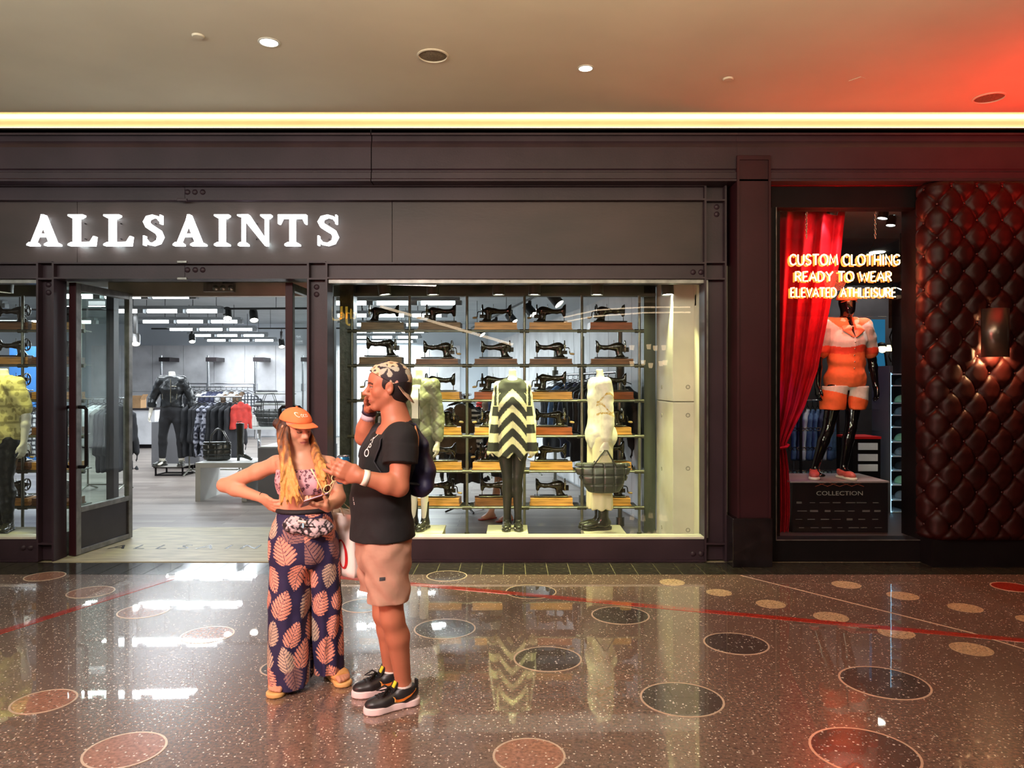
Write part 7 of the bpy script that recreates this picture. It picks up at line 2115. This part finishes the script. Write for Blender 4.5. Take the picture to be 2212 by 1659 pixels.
J = stand(fx(1828, dF), dF, zF, 1.87, .12, stance=.12, arm_out=.10, arm_bend=.03)
J['ankR'] = A3(at(1760, 1013, 7.44)); J['kneeR'] = A3(at(1788, 930, 7.44)); J['ankL'] = A3(at(1822, 1010, 7.42)); J['kneeL'] = A3(at(1838, 925, 7.44))
mq = thing('mannequin', 'glossy black mannequin in orange and white tie-dye shirt and shorts', 'mannequin', (fx(1828, dF), dF, zF))
PF = scaled(MALE, 1.0)
mq_body(mq, J, PF, MQB, True, .0085, True)
S = SDF(); body(S, J, PF, e=.03, neck=False, arm=.42, leg=0, ae=.034, k=.04); S.cut((0, 0, fz(836, dF)), (0, 0, -1)); S.cut(J['nb'] + A3((0, 0, .045)), (0, 0, 1))
S.warp(lambda x, y, z_, G: G + .005 * vnoise(x * 14, y * 14, z_ * 16, 71))
S.box(J['upper'] + J['fwd'] * .13 + A3((0, 0, .03)), (.03, .12, .12), norm_axes if False else (J['side'], J['fwd'], (0, 0, 1)), op='s', k=.01)
def tiedye(x, y, z_):
    a = np.abs(x - J['o'][0]) ; b = z_ - J['chest'][2] + .05 * vnoise(x * 9, y * 9, z_ * 9, 4) * .3
    ora, wht, red, gry = (np.array(lin(*q)) for q in ((236, 112, 62), (214, 204, 204), (214, 66, 40), (150, 150, 152)))
    c_ = np.tile(ora, (len(x), 1)); c_[(b < .05 + a * .7) & (b > -.06)] = wht; c_[(b <= -.06) & (b > -.13)] = red
    m_ = (vnoise(x * 30, y * 30, z_ * 24, 3) > .6) & (b > .05); c_[m_] = np.array(lin(246, 176, 150)); c_[(a > .2) & (b > -.06) & (b < .12)] = gry * .6 + wht * .4
    return c_
tsh = S.build('tie_dye_shirt', VCLOTH, mq, .007, tiedye)
bts = bvh_of(tsh); ORC = mat('orange_collar', lin(236, 128, 92), .7)
for q in (1, -1):
    S2 = SDF(); p0 = J['nb'] + J['side'] * q * .075 + J['fwd'] * .03 + A3((0, 0, .03)); p1 = J['upper'] + J['side'] * q * .075 + J['fwd'] * .135 + A3((0, 0, -.01)); p2 = J['chest'] + J['side'] * q * .012 + J['fwd'] * .158 + A3((0, 0, .03))
    S2.seg(p0, p1, (.03, .010), (.042, .010), norm(J['side'] * q + A3((0, 0, -.3))), k=.02); S2.seg(p1, p2, (.042, .010), (.012, .008), J['side'], k=.02); S2.build('collar', ORC, tsh, .006)
for i in range(5):
    hb = bts.ray_cast(Vector(J['chest'] + J['fwd'] * .5 + A3((0, 0, -.02 - .065 * i))), Vector(-J['fwd']), 1.0)[0]
    if hb: MB().ball(hb, .008, 8).build('button', NICK, tsh, smooth=True)
S = SDF(); body(S, J, PF, e=.022, neck=False, arm=0, leg=.42, bust=False, le=.045); S.cut((0, 0, fz(834, dF)), (0, 0, 1)); S.cut((0, 0, fz(884, dF)), (0, 0, -1)); S.box((J['crotch'][0] - .02, J['crotch'][1], J['crotch'][2] - .17), (.012, .3, .16), op='s', k=.03); S.warp(lambda x, y, z_, G: G + .005 * vnoise(x * 14, y * 14, z_ * 14, 72))
S.build('tie_dye_shorts', VCLOTH, mq, .007, lambda x, y, z_: np.where((z_ + .25 * (x - J['o'][0]) > fz(855, dF))[:, None], np.array(lin(206, 202, 196)), np.array(lin(236, 104, 50))))
PINKS = mat('pink_sneaker', lin(206, 96, 88), .4); 
for q in 'LR':
    b = A3(J['ank' + q]); b[2] = zF
    shoe(mq, b, (-.45 if q == 'R' else .1, -1, 0), .28, PINKS, WHITEC, .09, .008, .03, 'sneaker')
hF = J['head']
cp_, _ = cap(mq, hF, J['fwd'], (0, 0, 1), .25, False, .1, ORA, ORA, brim_len=.02, up0=.16, res=.007)
for i in range(11):
    a = math.pi * (.15 + .7 * i / 10); MB().ball(J['nb'] + J['side'] * .075 * math.cos(a) + J['fwd'] * (.075 * math.sin(a) + .02) + A3((0, 0, -.02 - .03 * math.sin(a))), .011, 8).build('bead', NICK, mq, smooth=True)
# glass cabinet behind it, hangers, drawer unit
gc = thing('glass_cabinet', 'glass display cabinet with black posts behind the glossy black mannequin', 'cabinet', (fx(1810, 8.6), 8.7, .2))
for px in (1731, 1811, 1836, 1913): boxo('post', BLACK, gc, fx(px, 8.5) - .012, fx(px, 8.5) + .012, 8.5, 8.525, .2, 1.75)
for py in (931, 973, 1024, 884):
    boxo('glass_shelf', GLASS_G, gc, fx(1702, 8.5), fx(1914, 8.5), 8.5, 8.85, fz(py, 8.5) - .008, fz(py, 8.5))
boxo('base', GREYC, gc, fx(1702, 8.5), fx(1914, 8.5), 8.5, 8.85, .2, fz(1026, 8.5))
SUNG = mat('eyewear_gold', lin(190, 160, 120), .25, .7)
for r_, py in enumerate((931, 973, 1024)):
    for i in range(5):
        px = (1712 + i * 19) if r_ else (1722 + i * 17); c_ = at(px, py, 8.56); s_ = thing('eyewear', f'folded spectacles, {NTH[i]} from the red curtain on the {["upper", "middle", "lower"][r_]} shelf of the glass cabinet', 'spectacles', c_, 'spectacles in the glass cabinet')
        for q in (-1, 1):
            MB().tube([c_ + Vector((q * .026 + .021 * math.cos(a), 0, .022 + .018 * math.sin(a))) for a in [k_ * math.pi / 6 for k_ in range(12)]], .004, 5, closed=True).build('rim', SUNG if i % 2 else BLACK, s_, smooth=True)
        MB().tube([c_ + Vector((-.05, .0, .03)), c_ + Vector((-.05, .05, .025)), c_ + Vector((.05, .05, .025)), c_ + Vector((.05, 0, .03))], .003, 5).build('temples', BLACK, s_)
JEAN = mat('denim_trousers', lin(70, 96, 150), .8, var=(20, .25))
rr_ = thing('garment_rack', 'rail of blue shirts behind the red curtain', 'rack', (fx(1750, 10), 10, .2))
MB().cyl((fx(1712, 10), 10, 1.42), (fx(1812, 10), 10, 1.42), .014, 8).build('rail', CHROME, rr_, smooth=True)
for px in (1714, 1810): MB().cyl((fx(px, 10), 10, .2), (fx(px, 10), 10, 1.42), .014, 8).build('post', CHROME, rr_, smooth=True)
for i in range(8):
    cl = ['blue', 'navy', 'white', 'blue'][i % 4]
    hang((fx(1722 + i * 11, 10), 10, 1.405), math.radians(60), 'shirt', cl, f'{ {"blue": "denim blue", "navy": "navy blue"}.get(cl, cl)} shirt, {NTH[i]} on the rail behind the red curtain', 'shirts behind the red curtain', seed=i)
du = thing('drawer_unit', 'black drawer unit with white fronts and a red top', 'drawers', (fx(1873, 8.1), 8.2, .2))
boxo('frame', BLACK, du, fx(1843, 8.1), fx(1902, 8.1), 8.1, 8.45, .2, fz(948, 8.1)); boxo('red_top', mat('red_board', lin(200, 30, 30), .4), du, fx(1840, 8.08), fx(1904, 8.08), 8.08, 8.46, fz(948, 8.1), fz(943, 8.1))
WHF = mat('white_drawer', lin(226, 226, 228), .4)
for py in (957, 981, 1003): boxo('drawer', WHF, du, fx(1854, 8.09), fx(1896, 8.09), 8.085, 8.1, fz(py + 15, 8.09), fz(py, 8.09), bevel=.002)
# back-lit shelves
BLUEL = glow('blue_led', (.35, .72, 1.0), 4.0)
bs2 = thing('backlit_shelves', 'tall shelves with a blue light strip at the window edge', 'shelves', (fx(1945, 8.4), 8.5, .2))
boxo('light_strip', BLUEL, bs2, fx(1924, 8.3), fx(1929, 8.3), 8.34, 8.35, fz(1112, 8.3), fz(805, 8.3)); boxo('side_panel', GREYC, bs2, fx(1921, 8.3), fx(1924, 8.3), 8.3, 8.7, .2, fz(790, 8.3)); boxo('side_panel', DARKST, bs2, fx(1966, 8.3), fx(1986, 8.3), 8.3, 8.7, .2, fz(640, 8.3)); boxo('back_panel', DKW, bs2, fx(1924, 8.7), fx(1980, 8.7), 8.68, 8.7, .2, fz(790, 8.7))
boxo('lower_cabinet', BLACK, bs2, fx(1924, 8.3), fx(1966, 8.3), 8.3, 8.68, .2, fz(1108, 8.3))
for k_, py in enumerate((807, 832, 870, 896, 922, 954, 985, 1016, 1047, 1080, 1106)):
    boxo('shelf', mat('lit_shelf', lin(206, 216, 222), .3), bs2, fx(1929, 8.3), fx(1966, 8.3), 8.31, 8.68, fz(py, 8.3) - .012, fz(py, 8.3))
CAPC = [BLK, mat('cap_green', lin(150, 190, 150), .7), mat('cap_grey', lin(120, 120, 124), .7)]
for k_, py in enumerate((832, 870, 896, 922, 954, 985, 1016, 1047, 1080)):
    c_ = at(1947, py, 8.45); c_.z = fz(py, 8.3)
    o_ = thing('folded_cap', f'{["black", "pale green", "grey"][k_ % 3]} cap on the {NTH[k_]} of the back-lit shelves from the top', 'cap', c_, 'caps on the back-lit shelves')
    S = SDF(); S.ell(c_ + Vector((0, 0, .0)), (.075, .08, .085)); S.seg(c_ + Vector((-.0, -.04, .01)), c_ + Vector((-.02, -.12, .008)), (.06, .012), (.05, .008), (1, 0, 0), k=.02); S.cut(c_, (0, 0, -1)); S.build('crown', CAPC[k_ % 3], o_, .012)
# blue poster, black panel, wall lamps, lights of the right shop
po = MB().box(fx(1880, 10.5), fx(1912, 10.5), 10.5, 10.53, fz(806, 10.5), fz(690, 10.5)).build('blue_poster', mat('blue_poster', lin(52, 150, 214), .4, var=(1.2, .3), emit=((.05, .35, .7), .35)), None); tag(po, 'bright blue poster beside the head of the glossy black mannequin', 'poster')
pn_ = thing('black_board', 'black board on thin posts right of the glossy mannequin hip', 'board', (fx(1900, 9), 9.0, .2))
boxo('board', BLACK, pn_, fx(1886, 9), fx(1914, 9), 9.0, 9.03, fz(826, 9), fz(795, 9)); boxo('post', BLACK, pn_, fx(1912, 9), fx(1914, 9), 9.0, 9.02, .2, fz(826, 9)); boxo('post', BLACK, pn_, fx(1886, 9), fx(1888, 9), 9.0, 9.02, .2, fz(826, 9))
SHADE = glow('lamp_shade_cream', (1.0, .8, .5), 2.2)
ch_ = thing('chandelier', 'small iron chandelier with cream shades beside the blue poster', 'chandelier', at(1926, 760, 9.8))
MB().tube([at(1928, 560, 9.8), at(1928, 715, 9.8)], .006, 5).build('chain', BLACK, ch_)
for s_ in (-1, 1): MB().tube([at(1928, 712, 9.8), at(1928 + s_ * 6, 728, 9.8), at(1928 + s_ * 2, 742, 9.8), at(1928 + s_ * 8, 770, 9.8), at(1928 + s_ * 3, 782, 9.8)], .008, 6).build('scroll_arm', BLACK, ch_)
for px, py in ((1920, 752), (1935, 750)):
    c_ = at(px, py, 9.75); MB().lathe([(.045, -.04), (.022, .04)], c_, (0, 0, 1), 14, caps=False).build('lamp_shade', SHADE, ch_, smooth=True)
sl_ = thing('wall_lamp', 'pair of round glowing lamps under a black hood beside the blue poster', 'lamp', at(1906, 752, 9.4))
MB().ball(at(1906, 754, 9.4), .05, 12).build('globe', SHADE, sl_, smooth=True); MB().lathe([(.06, 0), (.04, .04), (.0001, .055)], at(1904, 748, 9.4), (0, 0, 1), 14).build('hood', BLACK, sl_, smooth=True); MB().tube([at(1904, 748, 9.4), at(1912, 765, 9.4), at(1916, 800, 9.4), at(1916, 1020, 9.4)], .012, 6).build('arm', BLACK, sl_)
for px, py, d_, aim, pw, lab in ((1908, 462, 7.5, (fx(1828, 7.5), 7.45, 1.6), 90, 'bright white spotlight at the top of the right shop window'), (1925, 478, 8.2, (fx(1850, 8.2), 8.0, 1.0), 60, 'bright white spotlight behind the neon sign chain'), (1948, 617, 9.2, (3.6, 9.6, .5), 40, 'bright white spotlight right of the neon letters'), (1800, 452, 7.12, (fx(1775, 7.2), 7.24, 2.9), 16, 'small spotlight washing the top of the red curtain')):
    p = at(px, py, d_); 
    head_spot(p, aim, lab, .05, .10, LAMPB, pw, (1, .95, .86), drop=3.75 - p.z, angle=80, grp='spotlights of the right shop')
for px, py in ((1870, 472), (1895, 545)):
    d_ = 9.0; p = at(px, py, d_); p.z = 3.745; d_ = (3.745 - CZ) * F / (CY - py); p = Vector((fx(px, d_), d_, 3.745))
    dl = thing('recessed_light', f'oval recessed light in the dark shop ceiling, {"above" if py < 500 else "behind"} the neon letters', 'downlight', p, 'recessed lights of the right shop'); MB().lathe([(.12, 0), (.11, .008), (.0001, .009)], p, (0, 0, -1), 20, caps=False).build('lens', DLIGHT, dl); lamp('recessed_glow', 'SPOT', p - Vector((0, 0, .02)), 90, (1, .95, .9), p - Vector((0, 0, 2)), .1, spot=120, parent=dl)
lamp('curtain_fill_light', 'SPOT', at(1850, 470, 7.0), 40, (1.0, .55, .5), at(1725, 760, 7.26), .05, spot=80)  # extra light added to brighten the curtain, without a fitting
lamp('violet_show_light', 'SPOT', at(1745, 760, 7.05), 9, (.25, .15, 1.0), at(1690, 930, 7.12), .05, spot=60)
lamp('violet_show_light', 'SPOT', at(1760, 470, 7.6), 30, (.3, .3, 1.0), at(1770, 930, 8.6), .05, spot=60)

# ================================================================== sconce on the tufted wall
sc_ = thing('wall_sconce', 'half round bronze wall sconce on the oxblood tufted leather', 'sconce', at(2166, 770, 6.55))
cx0, cx1 = fx(2138, 6.48), fx(2195, 6.48); zc0, zc1 = fz(771, 6.5), fz(665, 6.5); cxm = (cx0 + cx1) / 2; rr = (cx1 - cx0) / 2
BRON = mat('bronze_sheet', lin(120, 104, 96), .28, .85, var=(4, .1))
mb = MB(); mb.grid(lambda u, v: (cxm - rr * math.cos(u * math.pi), 6.60 - rr * math.sin(u * math.pi) * 1.0, zc0 + v * (zc1 - zc0)), 25, 2); mb.build('shade', BRON, sc_, smooth=True, solid=.004)
boxo('back_plate', BRON, sc_, cxm - .05, cxm + .05, 6.60, 6.70, zc0 + .1, zc1 - .06)
mb = MB(); mb.prism([(cxm - rr * math.cos(i * math.pi / 16), 6.60 - rr * math.sin(i * math.pi / 16)) for i in range(17)], lambda u, v, w: (u, v, zc1 - .01 + w), .008); mb.build('top_cap', BRON, sc_)
boxo('lamp_bulb', glow('warm_bulb', (1.0, .66, .34), 25.0), sc_, cxm - .03, cxm + .03, 6.565, 6.59, zc0 + .05, zc0 + .13)
lamp('sconce_light', 'POINT', (cxm, 6.56, zc0 + .06), 55, (1.0, .55, .25), size=.03, parent=sc_)

# ================================================================== shopper inside the store, behind the shelving
pr = thing('person', 'shopper in a cream top, black skirt and red sandals behind the window shelving', 'person', (fx(1085, 9.0), 9.0, 0))
J = stand(fx(1088, 9.0), 9.0, 0, 1.62, -.9, stance=.09, arm_out=.05, arm_bend=.15)
J['ankR'] = J['ankR'] - A3((.10, 0, 0))
PS = scaled(FEM, .96)
S = SDF(); body(S, J, PS, k=.03); hf_, hs_, hu_ = head(S, J['head'], J['fwd'], (0, 0, 1), .215, False)
S.cone(J['nb'], J['head'] - A3((0, 0, .06)), .045, .045, k=.03)
for q in 'LR':
    w = J['wr' + q]; dv = norm(A3(w) - A3(J['el' + q])); hand(S, w, dv, J['side'] * (-1 if q == 'L' else 1), .165, tside=1 if q == 'R' else -1)
    foot(S, J['ank' + q], J['fwd'], .23, False)
hc3 = head_color(J['head'], hf_, hs_, hu_, .215, SKW, lin(190, 98, 96), lin(60, 38, 30), False, False)
S.build('body', SKIN, pr, .008, lambda x, y, z_: hc3(x, y, z_, np.tile(np.array(SKW), (len(x), 1))))
S = SDF(); body(S, J, PS, e=.018, neck=False, arm=.5, leg=0, ae=.02); S.cut((0, 0, J['pel'][2] - .0), (0, 0, -1)); S.cut(J['nb'] + A3((0, 0, .01)), (0, 0, 1)); S.build('cream_top', CREAM, pr, .01)
S = SDF(); body(S, J, PS, e=.022, neck=False, arm=0, leg=.45, le=.04, bust=False); S.cut((0, 0, J['waist'][2] - .02), (0, 0, 1)); S.cut((0, 0, .52), (0, 0, -1)); S.build('black_skirt', BLK, pr, .01)
S = SDF(); hc_ = J['head']; S.ell(hc_ - J['fwd'] * .025 + A3((0, 0, .03)), (.085, .09, .10), (J['side'], J['fwd'], (0, 0, 1))); S.cone(hc_ - J['fwd'] * .06, hc_ - J['fwd'] * .07 - A3((0, 0, .22)), .06, .05, k=.03); S.ell(hc_ + J['fwd'] * .085 - A3((0, 0, .03)), (.062, .07, .10), (J['side'], J['fwd'], (0, 0, 1)), op='s', k=.01)
S.build('hair', HAIRM, pr, .008, lambda x, y, z_: np.tile(np.array(lin(60, 40, 30)), (len(x), 1)))
REDS = mat('red_sandal', lin(176, 70, 60), .5)
for q in 'LR':
    b = A3(J['ank' + q]); b[2] = 0; T = SDF(); d, s_, u = foot_dirs(J['fwd'])
    T.seg(b - d * .05, b + d * .14, (.036, .2), (.046, .2), s_, k=.02); T.cut((0, 0, .016), (0, 0, 1)); T.cut((0, 0, .001), (0, 0, -1)); T.build('sandal', REDS, pr, .006)

# ================================================================== the mall side behind the camera, seen only in the glass
YO = -8.0
ow = MB().box(-14, 14, YO - .2, YO, 0, 4.03).build('wall_opposite', mat('opposite_wall', lin(20, 16, 16), .7), None); tag(ow, 'dark shop fronts across the mall', kind='structure')
def mir(px, py): d = 2 * (FD + .09) - YO; return Vector((fx(px, d), YO, fz(py, d)))
LINEW = glow('warm_led_line', (1.0, .76, .50), 16.0); JUI = glow('yellow_sign', (1.0, .62, .06), 9.0)
js = thing('juice_sign', 'yellow lit sign reading the JUICE on the dark shop front across the mall', 'sign', mir(735, 680))
for ch_t, px, sz in (('the', 752, .42), ('JUICE', 700, .62)):
    me = text_mesh(ch_t, sz, .02); o = link('lettering', me, JUI); o.parent = js; p = mir(px, 680); o.location = Vector((p.x, YO + .05, p.z)) - js.location; o.rotation_euler = (math.pi / 2, 0, math.pi)
a, b = mir(822, 662), mir(1108, 745)
o = MB().tube([a + Vector((0, .06, 0)), b + Vector((0, .06, 0))], .045, 6).build('led_line', LINEW, None); tag(o, 'slanting warm light line on the dark shop front across the mall', 'light')
for k_, (pts, lab) in enumerate(((((1218, 686), (1290, 670), (1390, 664), (1490, 664)), 'upper'), (((1218, 696), (1280, 684), (1390, 676), (1490, 675)), 'lower'))):
    P_ = [mir(*p) + Vector((0, .06, 0)) for p in pts]
    o = MB().tube(P_, .022, 6).build('led_line', LINEW, None, smooth=True); tag(o, f'{lab} curved warm light line on the dark shop front across the mall', 'light')
CUP = glow('warm_shade', (1.0, .72, .40), 12.0)
for k_, (px, py) in enumerate(((1362, 752), (1398, 750), (1412, 753), (1430, 752), (1362, 786), (1386, 784), (1402, 790), (1424, 786), (1433, 784))):
    p = mir(px, py) + Vector((0, .25, 0)); r_ = thing('lamp_cup', f'{"upper" if py < 770 else "lower"} row warm cup lamp, {NTH[k_ % 4 if py < 770 else k_ - 4]} along, before the shop front across the mall', 'lamp', p, 'cup lamps across the mall')
    MB().lathe([(.05, -.07), (.075, .07)], p, (0, 0, 1), 12).build('shade', CUP, r_, smooth=True); MB().cyl(p + Vector((0, 0, .07)), (p.x, p.y, 4.03), .006, 5).build('cord', BLACK, r_)

sw2 = MB().box(9.0, 9.2, -8, 6.5, 0, 4.03).build('wall_light_block', mat('light_block_wall', lin(46, 34, 34), .7), None); tag(sw2, 'added dark wall out of view that blocks light from the right', kind='structure')  # unseen wall added to cut the ambient light on the right
